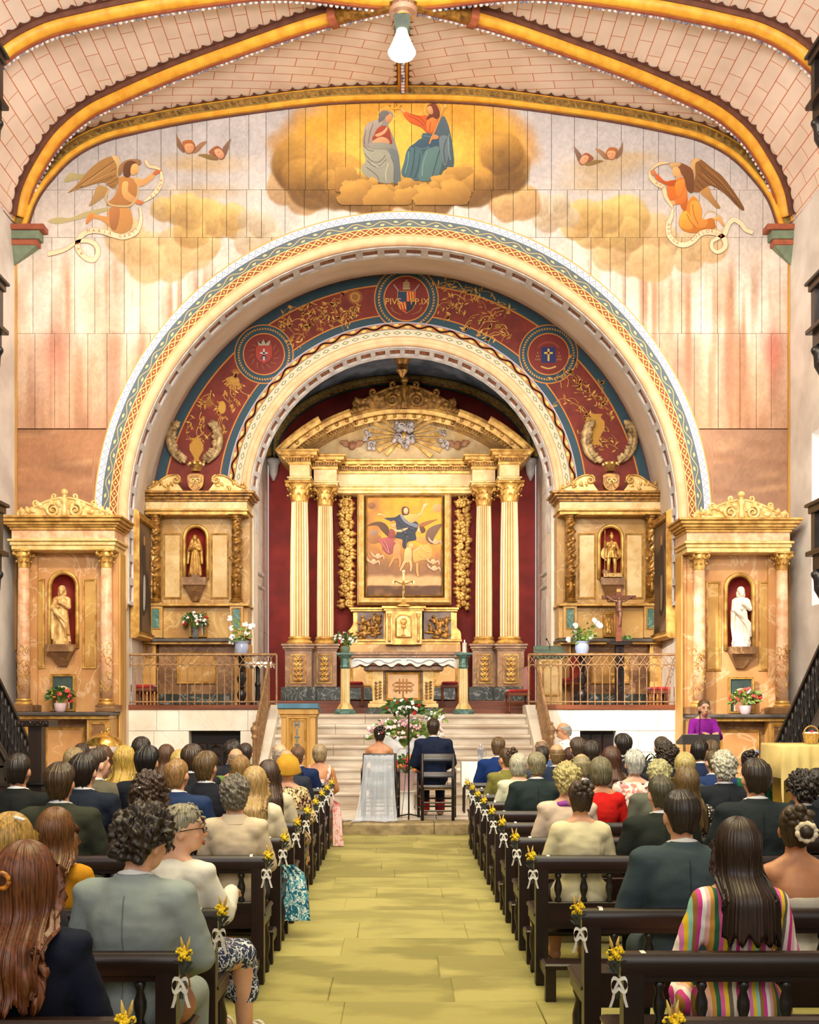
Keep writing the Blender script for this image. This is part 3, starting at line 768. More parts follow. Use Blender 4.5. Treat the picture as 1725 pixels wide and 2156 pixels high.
for k in range(3):
 poly(arms,[ap(0,.01+k*.05,.12),ap(0,.03+k*.05,.12),ap(0,.04+k*.05,-.05),ap(0,.02+k*.05,-.05)],A-.002,(226,176,70))
 poly(arms,[ap(0,-.15+k*.05,-.07),ap(0,-.13+k*.05,-.07),ap(0,-.10+k*.05,-.2),ap(0,-.12+k*.05,-.2)],A-.002,(226,176,70))
poly(arms,[ap(0,-.07,.16),ap(0,.07,.16),ap(0,.06,.28),ap(0,.0,.36),ap(0,-.06,.28)],A-.001,(150,120,90))
for k in range(3): stroke(arms,[ap(0,-.065,.19+k*.05),ap(0,.065,.19+k*.05)],.012,A-.002,(214,170,90))
for s in (-1,1):
 stroke(arms,[ap(0,-s*.10,-.18),ap(0,s*.24,.26)],.018,A,(170,160,150));stroke(arms,[ap(0,s*.10,-.30),ap(0,s*.24,-.24),ap(0,s*.28,-.16)],(.01,.03),A,(150,100,50))
poly(arms,shield(1,.15,.16),A,(170,60,46));poly(arms,[ap(1,-.10,.16),ap(1,.10,.16),ap(1,.12,.26),ap(1,.05,.21),ap(1,0,.28),ap(1,-.05,.21),ap(1,-.12,.26)],A,(176,160,140))
stroke(arms,[ap(1,0,.1),ap(1,0,-.12)],.035,A-.001,(196,186,180));stroke(arms,[ap(1,-.07,.02),ap(1,.07,.02)],.03,A-.001,(196,186,180));stroke(arms,[ap(1,-.06,-.10),ap(1,0,-.02),ap(1,.06,-.10)],.025,A-.001,(60,70,90))
for k in range(14):
 a=k*math.tau/14;stroke(arms,[ap(1,.2*math.cos(a),.2*math.sin(a)),ap(1,.29*math.cos(a+.25),.29*math.sin(a+.25))],(.02,.008),A,(140,92,54))
poly(arms,[ap(2,-.13,.13),ap(2,.13,.13),ap(2,.13,-.16),ap(2,-.13,-.16)],A,(30,44,104))
stroke(arms,[ap(2,0,.10),ap(2,0,-.13)],.035,A-.001,(224,184,84));stroke(arms,[ap(2,-.08,.02),ap(2,.08,.02)],.035,A-.001,(224,184,84))
stroke(arms,[ap(2,-.20,.12),ap(2,-.10,.20),ap(2,0,.22),ap(2,.10,.20),ap(2,.20,.12)],.035,A,(150,60,40));stroke(arms,[ap(2,-.14,-.23),ap(2,0,-.27),ap(2,.14,-.23)],.03,A,(206,160,90))
for s in (-1,1):
 for k in range(3):
  for m in range(k+1): poly(arms,[ap(2,s*(.20+(m-k/2)*.035)+a*.013,.02-k*.06+b_*.022) for a,b_ in ((0,1),(1,0),(0,-1),(-1,0))],A,(170,120,80))
arms.build('coat_of_arms','paint_flat',wall_chancel)
def text_mesh(mb,s,x,z,size,y,c,ang=0.0,align='CENTER',ext=0.0):
 cu=bpy.data.curves.new('t','FONT');cu.body=s;cu.size=size;cu.align_x=align;cu.align_y='CENTER';cu.extrude=ext;cu.resolution_u=3
 o=bpy.data.objects.new('t',cu);col.objects.link(o);dg=bpy.context.evaluated_depsgraph_get()
 me=o.evaluated_get(dg).to_mesh();ca,sa=math.cos(ang),math.sin(ang)
 v=[(x+p.co.x*ca-p.co.y*sa,y-p.co.z,z+p.co.x*sa+p.co.y*ca) for p in me.vertices]
 f=[tuple(p.vertices) for p in me.polygons]
 mb.add(v,f,lin(c) if c is not None else None);o.to_mesh_clear();bpy.data.objects.remove(o);bpy.data.curves.remove(cu)
tx=MB();x,_,z=P(828,636,Y2);text_mesh(tx,'PIVS',x,z,.17,A-.002,(222,172,76));x,_,z=P(884,636,Y2);text_mesh(tx,'PP.IX',x,z,.16,A-.002,(222,172,76))
tx.build('painted_lettering','paint_flat',wall_chancel)
ib=arch_band(XC,IZ,IR,Y2-.04,2,wall_chancel,.88)
MB().sweep([(-.02,-.05),(.02,.03),(-.02,.055),(-.06,.055),(-.09,.02),(-.09,-.05)],arc_path(XC,IZ,IR-.34,Y2)).build('arch_moulding','peach',wall_chancel,True)
coffers(XC,IZ,IR-.41,Y2+.02,IR-.50,Y2+.34,34,wall_chancel,-.12,math.pi+.12)
RI3=IR-.50
for sg in (-1,1):
 x0,x1=XC+sg*RI3,XC+sg*(IR+.0)
 MB().box(x0,x1,Y2+.005,Y2+.6,1.5,IZ).build('pier','white_marble',wall_chancel)
# apse: side walls, red back wall, vault
YA=24.0
wall_apse=struct('wall_back',None)
mb=MB();n=60
Vz=7.35;hw=3.06
pts=[(XC-hw,1.5)]+[(XC-hw*math.cos(t),Vz+1.9*math.sin(t)) for t in np.linspace(0,math.pi,n)]+[(XC+hw,1.5)]
mb.add([(x,YA,z) for x,z in pts],[tuple(range(len(pts)))]);mb.build('red_plaster','red_wall',wall_apse)
for sg,nm in ((-1,'wall_apse_left'),(1,'wall_apse_right')):
 r=struct(nm);xa=XC+sg*2.98;xb=XC+sg*(hw+.02)
 zz=1.5;kk=0;rk=rnd(40+sg)
 while zz<7.4:
  hh=rk.uniform(.42,.52);ys=[Y2+.34,20.6+(.35 if kk%2 else 0),21.9+(.3 if kk%2 else 0),23.2,YA]
  for a,b_ in zip(ys[:-1],ys[1:]):
   if 3.6<zz<6.2 and 20.5<(a+b_)/2<22.0 and kk%2==5: continue
   f0=lambda yy: xa+(xb-xa)*(yy-Y2)/(YA-Y2)
   ya_,yb_=a+.004,b_-.004;z0_,z1_=zz+.004,min(zz+hh,7.6)-.004
   v=[(f0(ya_),ya_,z0_),(f0(yb_),yb_,z0_),(f0(yb_),yb_,z1_),(f0(ya_),ya_,z1_)];v2=[(q[0]+sg*.35,q[1],q[2]) for q in v]
   MB().add(v+v2,[(0,1,2,3),(7,6,5,4),(0,4,5,1),(1,5,6,2),(2,6,7,3),(3,7,4,0)]).build('stone_block','white_marble',r)
  zz += hh;kk += 1
 MB().box(xa-sg*.02,xa-sg*.14,Y2+.36,Y2+.75,1.6,PZ(985,20.0)).build('pilaster','white_marble',r)
 MB().box(xa-sg*.0,xa-sg*.20,Y2+.34,Y2+.85,PZ(995,20),PZ(980,20),.02).build('impost','white_marble',r)
 for py in (1198,1226): MB().box(xa,xa-sg*.10,20.7,21.9,PZ(py+7,21),PZ(py,21),.01).build('ledge',mat('grey_stone',c=(190,180,172),c2=(160,150,144),scale=5,rough=.6),r)
 for q in range(3): MB().box(xa-sg*.0,xa-sg*(.09-.025*q),20.9+.05*q,21.75-.05*q,1.7,PZ(1255,21)-.05*q,.006).build('door_moulding','grey_stone' if q<2 else 'dark_opening',r)
 MB().lathe([(.02,-.35),(.09,-.2),(.12,0),(.16,.08),(.16,.14)],xb-sg*.16,YA-.25,PZ(985,YA),10).build('carved_corbel','grey_stone',r,True)
ceiling_apse=struct('ceiling_apse')
V=[]
for Y in np.linspace(Y2+.3,YA+.02,14):
 rowp=[]
 for t in np.linspace(0,math.pi,60):
  b_=1.95-.06*((Y-21.6)/2.4)**2
  rowp.append((XC-(hw+.04)*math.cos(t),Y,Vz+b_*math.sin(t)))
 V.append(rowp)
MB().grid(np.array(V),flip=True).build('vault_shell',mat('apse_vault',c=(112,116,124),c2=(70,72,78),scale=2.5,rough=.7,contrast=(.4,.62)),ceiling_apse,True)
def apse_pt(t,Y,off=0.0): b_=1.95-.06*((Y-21.6)/2.4)**2;return Vector((XC-(hw+.02-off)*math.cos(t),Y,Vz+(b_-off)*math.sin(t)))
def apse_rib(f,n=40):
 mats=(('rib_olive',.09,0),('gold_dark',.055,.07),(mat('rib_green',c=(44,70,60),c2=(30,50,44),rough=.6),.03,.12));prev=None
 for mname,r,off in mats:
  pts=[f(q,off) for q in np.linspace(0,1,n)]
  o=MB().tube(pts,r,6).build('rib' if prev is None else 'rib_roll',mname,ceiling_apse if prev is None else prev,True);prev=prev or o
YBA=21.5
for sg in (0,1):
 apse_rib(lambda q,o: apse_pt((math.pi/2*(q*.98)) if sg==0 else math.pi-math.pi/2*(q*.98),lerp(YA-.15,YBA,q**.8),o))
 apse_rib(lambda q,o: apse_pt((math.pi/2*(q*.98)) if sg==0 else math.pi-math.pi/2*(q*.98),lerp(Y2+.5,YBA,q**.8),o))
 apse_rib(lambda q,o: apse_pt((math.pi/2*(.25+.73*q)) if sg==0 else math.pi-math.pi/2*(.25+.73*q),lerp(22.6,YBA,q),o))
apse_rib(lambda q,o: apse_pt(math.pi*q,YA-.12,o+.08),60)
apse_rib(lambda q,o: apse_pt(math.pi*q,YBA,o),60)
x,_,z=P(852,738,YBA)
bo=MB().lathe([(.03,-.55),(.12,-.42),(.10,-.3),(.16,-.22),(.20,-.05),(.17,.06),(.30,.14),(.34,.24),(.30,.32),(.22,.45),(.2,1.0)],XC,YBA,z,16).build('boss','gold_dark',ceiling_apse,'auto')
MB().lathe([(.345,.17),(.36,.2),(.345,.23)],XC,YBA,z,20).build('boss_ring','coffer_red',bo,True)
# floors
floor=struct('floor')
MB().box(-6.6,6.7,-4,20,-.12,-.02).build('floor_bed','grout',floor)
rf=rnd(3)
y=5.0
while y<13.78:
 d=rf.choice((.50,.53,.56));d=min(d,13.8-y);x=-2.35-rf.random()*.4
 while x<2.4:
  w_=rf.uniform(.55,1.15)
  t=rf.uniform(-.006,.004)
  g=.005
  v=[(x+g+rf.uniform(-.004,.006),y+g,t),(x+w_-g,y+g+rf.uniform(-.004,.006),t),(x+w_-g,y+d-g,t),(x+g,y+d-g,t)]
  b4=[(x,y,-.04),(x+w_,y,-.04),(x+w_,y+d,-.04),(x,y+d,-.04)]
  mid=[(q[0]+(.006 if i in (1,2) else -.006),q[1]+(.006 if i>1 else -.006),t-.006) for i,q in enumerate(v)]
  MB().add(v+mid+b4,[(0,1,2,3),(4,5,1,0),(5,6,2,1),(6,7,3,2),(7,4,0,3),(8,9,5,4),(9,10,6,5),(10,11,7,6),(11,8,4,7)]).build('flagstone',rf.choice(('slab','slab_b','slab_c')),floor)
  x += w_
 y += d
MB().box(-6.4,-2.4,-4,13.8,-.04,-.004).build('floor_side','slab_c',floor);MB().box(2.4,6.5,-4,13.8,-.04,-.004).build('floor_side','slab_c',floor)
MB().box(-2.4,2.4,-4,5.0,-.04,-.004).build('floor_aisle','slab',floor)
MB().box(-6.4,6.5,13.8,18,-.04,-.004).build('floor_front','slab_b',floor)
# platform of the couple, in kerb stones
plat=struct('floor_platform')
def pf(x): return 13.80-.17*math.exp(-(x/.85)**2)
xs=[-6.2,-4.4,-2.9,-1.75,-.75,.45,1.5,2.9,4.4,6.3]
for a,b_ in zip(xs[:-1],xs[1:]):
 q=[(x,pf(x)) for x in np.linspace(a+.004,b_-.004,8)];V=[]
 MB().add([(x,y,0) for x,y in q]+[(x,y,.125) for x,y in q]+[(x,y+.025,.15) for x,y in q]+[(x,y+.42,.15) for x,y in q]+[(x,y+.42,0) for x,y in q],
   [(i+k*8,i+1+k*8,i+1+(k+1)*8,i+(k+1)*8) for k in range(4) for i in range(7)]+[(0,8,16,24,32),(7,39,31,23,15)]).build('kerb_stone','kerb',plat)
rk=rnd(9);y=14.0
while y<16.1:
 d=.7;x=-6.2
 while x<6.2:
  w_=rk.uniform(.8,1.4);MB().box(x+.004,min(x+w_,6.3)-.004,y+.226 if y==14.0 else y+.004,min(y+d,16.3)-.004,.02,.15,.006).build('paving_slab',rk.choice(('step_stone','white_marble')),plat);x += w_
 y += d
# sanctuary steps
steps=struct('stairs_sanctuary')
ZS=1.535;hs=[.357+i*(ZS-.357)/7 for i in range(8)]
for k in range(8):
 yk=16.06+.30*k;z1=hs[k];z0=.10 if k==0 else hs[k-1]-.02
 cuts=[-2.15,-1.0+(.4 if k%2 else -.1),.3+(.45 if k%3 else 0),2.2]
 for a,b_ in zip(cuts[:-1],cuts[1:]):
  yb_=yk+.34 if k<7 else 20.0
  prf=[(yk+.045,z0),(yk+.045,z1-.075),(yk+.012,z1-.06),(yk,z1-.035),(yk+.012,z1-.01),(yk+.04,z1),(yb_,z1),(yb_,z0)]
  n=len(prf);v=[(a+.003,p,q) for p,q in prf]+[(b_-.003,p,q) for p,q in prf]
  MB().add(v,[tuple(range(n)),tuple(range(2*n-1,n-1,-1))]+[(i,i+n,(i+1)%n+n,(i+1)%n) for i in range(n)]).build('step','step_stone',steps)
for sg in (-1,1):
 x0=XC+sg*2.15;x1=XC+sg*2.38
 pl=[(15.85,.15),(15.85,.42),(18.3,1.70),(18.6,1.70),(18.6,.15)]
 v=[(x0,a,b_) for a,b_ in pl]+[(x1,a,b_) for a,b_ in pl];n=5
 MB().add(v,[tuple(range(n)),tuple(range(2*n-1,n-1,-1))]+[(i,(i+1)%n,(i+1)%n+n,i+n) for i in range(n)]).build('stringer','white_marble',steps)
# raised side floors and their marble front walls
YR=17.62
for sg,nm,xa,xb,op,jt in ((-1,'wall_balcony_left',246,560,(398,506,1540,1640),((330,377,522),(324,545),(300,360,520))),(1,'wall_balcony_right',1142,1446,(1222,1297,1542,1640),((1200,1318,1386),(1168,1345),(1190,1330,1400)))):
 r=struct(nm);rows=[(1486,1539),(1539,1584),(1584,1680)]
 for (ya,yb_),js in zip(rows,jt):
  e=[xa]+list(js)+[xb]
  for a,b_ in zip(e[:-1],e[1:]):
   segs=[(a,b_)]
   if ya>=1539:
    segs=[]
    if a<op[0]: segs.append((a,min(b_,op[0])))
    if b_>op[1]: segs.append((max(a,op[1]),b_))
   for (p,q) in segs:
    if q-p>2: MB().box(PX(p,YR)+.003,PX(q,YR)-.003,YR,YR+.25,PZ(yb_,YR)+.003,PZ(ya,YR)-.003,.004).build('marble_block','white_marble',r)
 MB().box(PX(xa,YR),PX(xb,YR),YR-.03,19.45,1.62,1.70,.01).build('floor_slab','red_wood',r)
 MB().box(PX(op[0],YR)-.05,PX(op[1],YR)+.05,YR+.24,YR+.3,.15,1.4).build('opening','dark_opening' if sg<0 else 'dark_wood_v',r)
 mb=MB();zt=PZ(1566 if sg<0 else 1546,YR)
 x0,x1=PX(op[0],YR),PX(op[1],YR)
 for k in range(3):
  q0,q1=lerp(x0,x1,k/3)+.02,lerp(x0,x1,(k+1)/3)-.02
  mb.box(q0,q1,YR+.16,YR+.24,.2,zt,.01);mb.box(q0+.04,q1-.04,YR+.14,YR+.17,.3,zt-.06,.01)
  for j in range(5): mb.tube([(q0+.05,YR+.14,.4+j*.14),((q0+q1)/2,YR+.12,.46+j*.14),(q1-.05,YR+.14,.4+j*.14)],.018,6)
 mb.build('carved_panel','dark_wood_v',r)
# sanctuary floor and wooden altar steps
fs=struct('floor_sanctuary')
MB().box(-2.2,2.3,18.4,YA,1.3,ZS-.004).build('marble_floor','step_stone',fs)
MB().box(-4.7,-2.2,19.4,19.6,1.3,1.69).build('marble_floor','step_stone',fs);MB().box(2.3,4.75,19.4,19.6,1.3,1.69).build('marble_floor','step_stone',fs)
MB().box(-3.1,3.2,19.95,YA,ZS-.01,1.66,.012).build('wooden_step','red_wood',fs);MB().box(-3.1,3.2,20.25,YA,1.64,1.78,.012).build('wooden_step','red_wood',fs)
# PAINTED FIGURES ON THE BOARDS
class Paint:
 def __init__(s,Y,ox,oy,sc,step=.0006): s.mb=MB();s.Y=Y;s.o=(ox,oy,sc);s.k=0;s.step=step
 def m(s,p): return (PX(s.o[0]+p[0]/s.o[2],s.Y),PZ(s.o[1]+p[1]/s.o[2],s.Y))
 def shape(s,pts,c,smooth=4,shade=.12):
  q=spline(pts,smooth) if smooth else np.asarray(pts,float)
  w=[s.m(p) for p in q];y=s.Y-.002-s.k*s.step;s.k += 1
  n=len(w);cx=sum(p[0] for p in w)/n;cz=sum(p[1] for p in w)/n;R=max(math.hypot(p[0]-cx,p[1]-cz) for p in w)+1e-6
  ar=sum(w[i][0]*w[(i+1)%n][1]-w[(i+1)%n][0]*w[i][1] for i in range(n))
  cc=np.array([lin(np.clip(np.asarray(c)*(1+shade*((p[1]-cz)-.5*(p[0]-cx))/R),0,255)) for p in w])
  s.mb.add([(p[0],y,p[1]) for p in w],[tuple(range(n)) if ar>0 else tuple(range(n-1,-1,-1))],cc)
  return s
 def line(s,pts,w,c):
  y=s.Y-.002-s.k*s.step;s.k += 1
  w=[q/s.o[2]*s.Y/F for q in w] if hasattr(w,'__len__') else w/s.o[2]*s.Y/F
  stroke(s.mb,[s.m(p) for p in pts],w,y,c);return s
 def lines(s,L,w,c):
  for p in L: s.line(p,w,c);s.k -= 1
  s.k += 1;return s
 def oval(s,x,y,rx,ry,c,n=18,rot=0):
  return s.shape([(x+rx*math.cos(a)*math.cos(rot)-ry*math.sin(a)*math.sin(rot),y+rx*math.cos(a)*math.sin(rot)+ry*math.sin(a)*math.cos(rot)) for a in np.linspace(0,math.tau,n,endpoint=False)],c,0)
 def text(s,t,pts,size,c):
  q=spline(pts,8,False);d=np.r_[0,np.cumsum(np.hypot(*np.diff(q,axis=0).T))];y=s.Y-.002-s.k*s.step;s.k += 1
  for i,ch in enumerate(t):
   u=d[-1]*(i+.5)/len(t);x=np.interp(u,d,q[:,0]);z=np.interp(u,d,q[:,1]);x2=np.interp(u+5,d,q[:,0]);z2=np.interp(u+5,d,q[:,1]);x1=np.interp(u-5,d,q[:,0]);z1=np.interp(u-5,d,q[:,1])
   if ch != ' ': a,b_=s.m((x,z));text_mesh(s.mb,ch,a,b_,size/s.o[2]*s.Y/F,y,c,-math.atan2(z2-z1,x2-x1))
  return s
 def band(s,pts,w,c,edge=(176,120,80)): return s.line(pts,[q+7 for q in w],edge).line(pts,w,c)
 def build(s,name,parent): return s.mb.build(name,'paint_flat',parent)
YM=YW-.024
SK=(214,150,96);SKD=(176,106,62)
p=Paint(YM,740,205,7.1875)
for (x,y,r) in ((530,290,128),(1240,190,130)): p.line([(x+r*math.cos(a),y+r*math.sin(a)) for a in np.linspace(0,6.25,20)],9,(236,200,110))
p.shape([(500,200),(600,220),(635,275),(600,350),(560,420),(600,520),(650,640),(690,760),(725,900),(735,1100),(740,1290),(560,1280),(330,1260),(150,1100),(215,960),(175,740),(180,600),(230,440),(310,360),(400,340),(430,260)],(142,132,122))
p.shape([(180,760),(330,790),(520,800),(620,940),(640,1280),(330,1260),(150,1100),(215,960)],(150,146,126))
p.shape([(560,800),(680,800),(735,1000),(740,1290),(640,1280),(640,1000)],(98,104,104))
p.shape([(200,460),(330,360),(470,360),(400,500),(330,680),(290,750),(200,700)],(164,148,136))
p.shape([(400,470),(480,430),(570,470),(600,600),(600,720),(330,660),(350,560)],(160,66,40));p.shape([(330,660),(450,600),(560,640),(560,710),(340,690)],(206,150,106))
p.shape([(320,690),(600,710),(600,770),(310,780)],(142,140,124))
p.shape([(520,300),(575,250),(612,270),(615,330),(580,380),(540,385)],(204,142,92));p.shape([(440,230),(520,205),(580,245),(530,290),(480,350),(410,380)],(112,108,106))
p.shape([(360,570),(470,520),(540,450),(545,490),(490,560),(400,600)],(222,160,116))
p.lines([[(240,960),(350,1050),(450,1030),(530,940)],[(200,850),(300,960),(420,980),(520,880)],[(230,1060),(380,1180),(420,1260)],[(190,740),(260,800),(340,820)],[(600,900),(650,1050),(660,1270)],[(240,480),(200,600),(200,720)],[(330,400),(280,560),(260,700)]],9,(96,88,80))
p.lines([[(300,1000),(420,1060),(520,980)],[(560,1000),(520,1150),(530,1270)],[(250,430),(230,560)]],12,(186,174,150))
p.shape([(1390,290),(1450,380),(1500,560),(1540,800),(1545,1050),(1400,1100),(1300,1250),(1050,1260),(770,1180),(800,980),(860,780),(960,700),(1080,620),(1080,550),(1230,540),(1300,400)],(62,84,88))
p.shape([(860,780),(1020,760),(1080,900),(1040,1250),(770,1180),(800,980)],(70,98,104));p.shape([(1130,800),(1300,740),(1380,900),(1330,1150),(1200,1260),(1020,1250),(1060,1000)],(82,110,106))
p.shape([(960,700),(1080,620),(1300,620),(1330,720),(1100,790),(920,760)],(58,82,98));p.shape([(1080,560),(1280,540),(1330,640),(1100,660)],(66,90,100))
p.shape([(1370,300),(1450,380),(1500,560),(1540,800),(1530,1050),(1400,1000),(1330,620),(1280,540),(1300,420)],(76,92,100));p.shape([(1330,620),(1460,600),(1490,800),(1420,1050),(1360,900)],(100,112,116))
p.shape([(810,225),(1000,280),(1150,280),(1260,290),(1320,330),(1300,430),(1250,560),(1130,530),(1060,460),(900,390),(800,290)],(206,92,34));p.shape([(1160,330),(1290,310),(1280,430),(1220,530),(1140,500)],(224,120,50))
p.lines([[(860,280),(1000,350),(1100,440)],[(900,260),(1040,320),(1130,420)],[(1200,380),(1180,520)]],10,(160,58,24))
p.shape([(740,170),(800,210),(800,250),(760,210)],(224,170,120));p.shape([(590,140),(650,165),(740,160),(770,130),(750,185),(610,190)],(226,160,40));p.lines([[(600,150),(575,125)],[(680,140),(690,110)],[(740,150),(765,130)]],12,(120,70,30))
p.shape([(1150,150),(1200,110),(1270,105),(1320,180),(1340,280),(1290,340),(1230,310),(1150,350),(1140,320),(1180,260)],(112,54,32));p.shape([(1150,160),(1200,140),(1235,200),(1230,260),(1180,260),(1150,200)],(216,152,98))
p.line([(1180,710),(1250,540),(1420,140)],22,(206,140,66));p.oval(1420,145,20,30,(226,180,90));p.shape([(1200,620),(1250,570),(1320,600),(1300,640),(1220,650),(1180,710)],(206,130,70))
p.lines([[(880,800),(840,1000),(800,1170)],[(960,800),(940,1000),(900,1200)],[(1040,860),(1010,1080),(960,1230)],[(1340,800),(1280,1000),(1220,1230)],[(1440,640),(1400,800),(1420,1000)]],10,(44,60,64))
p.lines([[(1150,830),(1090,1000),(1070,1200)],[(870,830),(850,1000),(810,1160)],[(1480,560),(1470,760),(1500,960)]],12,(120,146,142))
p.lines([[(960,760),(1060,790),(1180,760)],[(1090,590),(1200,600),(1300,570)]],8,(120,140,146))
p.build('painted_figures',wall_front)
CL2=[(722,376,36),(762,398,26),(786,389,15),(808,404,23),(836,399,12),(858,389,18),(889,403,23),(914,396,14),(938,386,27),(968,370,32),(996,386,26),(742,412,34),(800,420,34),(852,416,28),(905,420,34),(955,408,34)]
gx_,gy_=np.meshgrid(np.arange(706,998,1.5),np.arange(352,432,1.5),indexing='ij');cc_=np.zeros(gx_.shape+(3,));mk=np.zeros(gx_.shape,bool)
for (x,y,r) in sorted(CL2,key=lambda q: q[1]):
 wq=(vnoise(gx_/14,gy_/11,int(x))-.5)*13+(vnoise(gx_/5,gy_/5,int(y))-.5)*5;q=np.hypot(gx_-x+wq,(gy_-y)*1.15+wq)/r;m_=q<1;sh=np.clip(.62-(gy_-y)/r*.55-(gx_-x)/r*.15,0,1)[...,None]**1.3
 cc_=np.where(m_[...,None],np.array((126,86,38))*(1-sh)+np.array((200,148,66))*sh,cc_);mk |= m_
mb=MB();Yc=YM-.022;V_=np.stack([PX(gx_,Yc),np.full_like(gx_,Yc),PZ(gy_,Yc)],-1);nv_=gx_.shape[1];mb.v=[tuple(q) for q in V_.reshape(-1,3)];mb.c=[tuple(q) for q in lin(cc_.reshape(-1,3))]
mb.f=[(i*nv_+j+1,(i+1)*nv_+j+1,(i+1)*nv_+j,i*nv_+j)[::-1] for i in range(gx_.shape[0]-1) for j in range(nv_-1) if mk[i,j] and mk[i+1,j] and mk[i,j+1] and mk[i+1,j+1]]
mb.build('painted_clouds','paint',wall_front)
p=Paint(YM,90,300,6.161)
p.shape([(280,515),(350,395),(450,410),(620,420),(600,480),(460,480)],(176,160,110),4);p.shape([(70,1020),(200,970),(360,980),(560,900),(860,840),(850,880),(600,960),(420,1010),(200,1055)],(186,170,118))
p.shape([(720,560),(850,600),(830,680),(610,830),(640,740)],(176,136,82));p.shape([(950,180),(1005,230),(980,400),(990,500),(930,600),(860,570),(780,520),(480,600),(320,660),(430,560),(620,340),(800,210)],(168,122,66));p.shape([(900,180),(960,180),(1005,240),(985,400),(1000,470),(960,430),(960,300)],(206,170,116))
p.lines([[(360,640),(560,500),(800,330),(930,240)],[(420,610),(640,500),(860,400),(950,330)],[(480,595),(700,520),(900,440)],[(760,520),(860,480),(950,420)],[(820,560),(900,520),(970,470)],[(870,580),(940,550)]],8,(112,74,36));p.lines([[(400,620),(620,480),(880,300)],[(520,560),(760,450),(940,370)]],7,(206,164,98))
p.shape([(850,890),(1100,850),(1160,950),(1165,1080),(1090,1160),(960,1180),(900,1120),(760,1010),(640,990),(560,1050),(610,920),(740,950),(850,960)],(202,142,78));p.shape([(870,860),(1000,860),(960,1120),(880,1100)],(174,112,66))
p.shape([(560,1050),(610,920),(660,940),(650,990),(590,1050)],(208,132,70))
p.shape([(1000,460),(1120,440),(1230,560),(1220,700),(1140,840),(900,830),(830,800),(930,700),(980,560)],(184,124,66));p.shape([(1040,520),(1110,520),(1110,640),(1220,730),(1200,790),(1080,740),(1030,660)],(222,164,98));p.shape([(1180,450),(1300,480),(1430,400),(1455,450),(1340,550),(1240,570)],(220,162,98))
p.shape([(1430,400),(1500,340),(1555,375),(1500,410),(1450,430)],(200,106,56));p.shape([(1220,735),(1310,780),(1270,815),(1210,790)],(206,118,66))
p.shape([(980,420),(1000,300),(1100,230),(1230,220),(1280,250),(1260,300),(1100,290),(1020,420)],(156,112,74));p.shape([(1050,420),(1060,290),(1140,240),(1220,270),(1160,330),(1140,430),(1100,460)],(104,62,34));p.shape([(1160,300),(1220,280),(1250,350),(1220,410),(1160,430),(1140,380)],(228,170,100))
p.line([(860,620),(820,720),(880,810),(1000,830),(1140,820),(1230,700),(1240,560)],26,(200,170,120))
p.band([(1340,240),(1380,310),(1470,330),(1530,360)],(46,40,40,20),(236,206,160));p.band([(1540,380),(1540,520),(1460,660),(1320,770)],(24,60,60,20),(240,212,170));p.text('PLENA',[(1395,730),(1475,655),(1528,560),(1545,470)],58,(186,96,60))
p.band([(1262,840),(1280,960),(1262,1080),(1200,1180),(1060,1230),(940,1210),(780,1160),(640,1150),(520,1200),(460,1290),(470,1400),(560,1500),(660,1530),(720,1440),(690,1330),(580,1280),(440,1300),(300,1390),(180,1430),(70,1450)],(20,40,56,66,66,66,66,66,66,60,60,60,50,46,50,60),(240,212,172))
p.text('GRATI',[(980,1220),(1080,1222),(1170,1180),(1240,1110)],58,(180,84,50));p.text('MARIA',[(560,1160),(680,1150),(800,1170),(910,1195)],60,(180,84,50));p.text('AVE',[(530,1470),(470,1390),(462,1280)],64,(180,84,50))
p.build('painted_angel',wall_front)
p=Paint(YM,1350,310,6.635)
p.line([(860,1060),(900,930),(1010,900),(1150,1000)],14,(206,172,124))
p.shape([(820,620),(930,540),(1000,680),(1110,840),(1050,850),(940,740)],(176,128,72));p.shape([(690,220),(760,150),(850,180),(1000,300),(1130,400),(1300,620),(1440,850),(1390,870),(1200,680),(1050,570),(950,540),(800,630),(720,600),(740,450),(700,330)],(132,86,42));p.shape([(690,230),(760,150),(830,180),(760,230),(760,400),(730,480),(690,350)],(206,164,110))
p.lines([[(800,230),(950,380),(1150,540),(1380,840)],[(830,300),(980,460),(1180,620),(1340,800)],[(800,380),(930,500),(1100,590)],[(780,460),(880,560)],[(760,530),(830,610)]],9,(90,54,26));p.lines([[(900,280),(1080,440),(1300,700)],[(860,380),(1040,530)]],8,(176,128,70))
p.shape([(700,700),(780,720),(850,870),(860,1010),(1000,990),(1040,1080),(1020,1140),(760,1200),(600,1170),(530,1090),(540,980),(590,880)],(204,120,40));p.shape([(690,780),(790,760),(850,900),(850,1010),(930,1010),(900,1110),(780,1120),(700,1020)],(226,146,56));p.shape([(560,930),(640,900),(720,1050),(700,1150),(560,1120),(535,1040)],(232,158,58))
p.shape([(1000,1000),(1090,970),(1160,1080),(1150,1110),(1070,1030)],(216,156,90));p.lines([[(640,930),(690,1040),(760,1120)],[(720,800),(740,950),(800,1080)]],9,(160,84,30))
p.shape([(360,490),(470,460),(610,430),(640,600),(650,760),(620,890),(560,850),(540,780),(470,800),(470,740),(370,770),(370,640)],(206,104,34));p.shape([(200,410),(230,380),(340,480),(480,460),(470,540),(370,540),(210,450)],(198,86,28));p.shape([(480,500),(600,450),(600,560),(540,700),(490,660)],(226,134,50));p.shape([(470,740),(560,690),(620,560),(640,700),(600,780),(470,800)],(216,118,44))
p.shape([(110,345),(180,320),(220,390),(190,410),(130,370)],(200,120,76));p.shape([(390,770),(460,750),(480,800),(430,830)],(222,160,104))
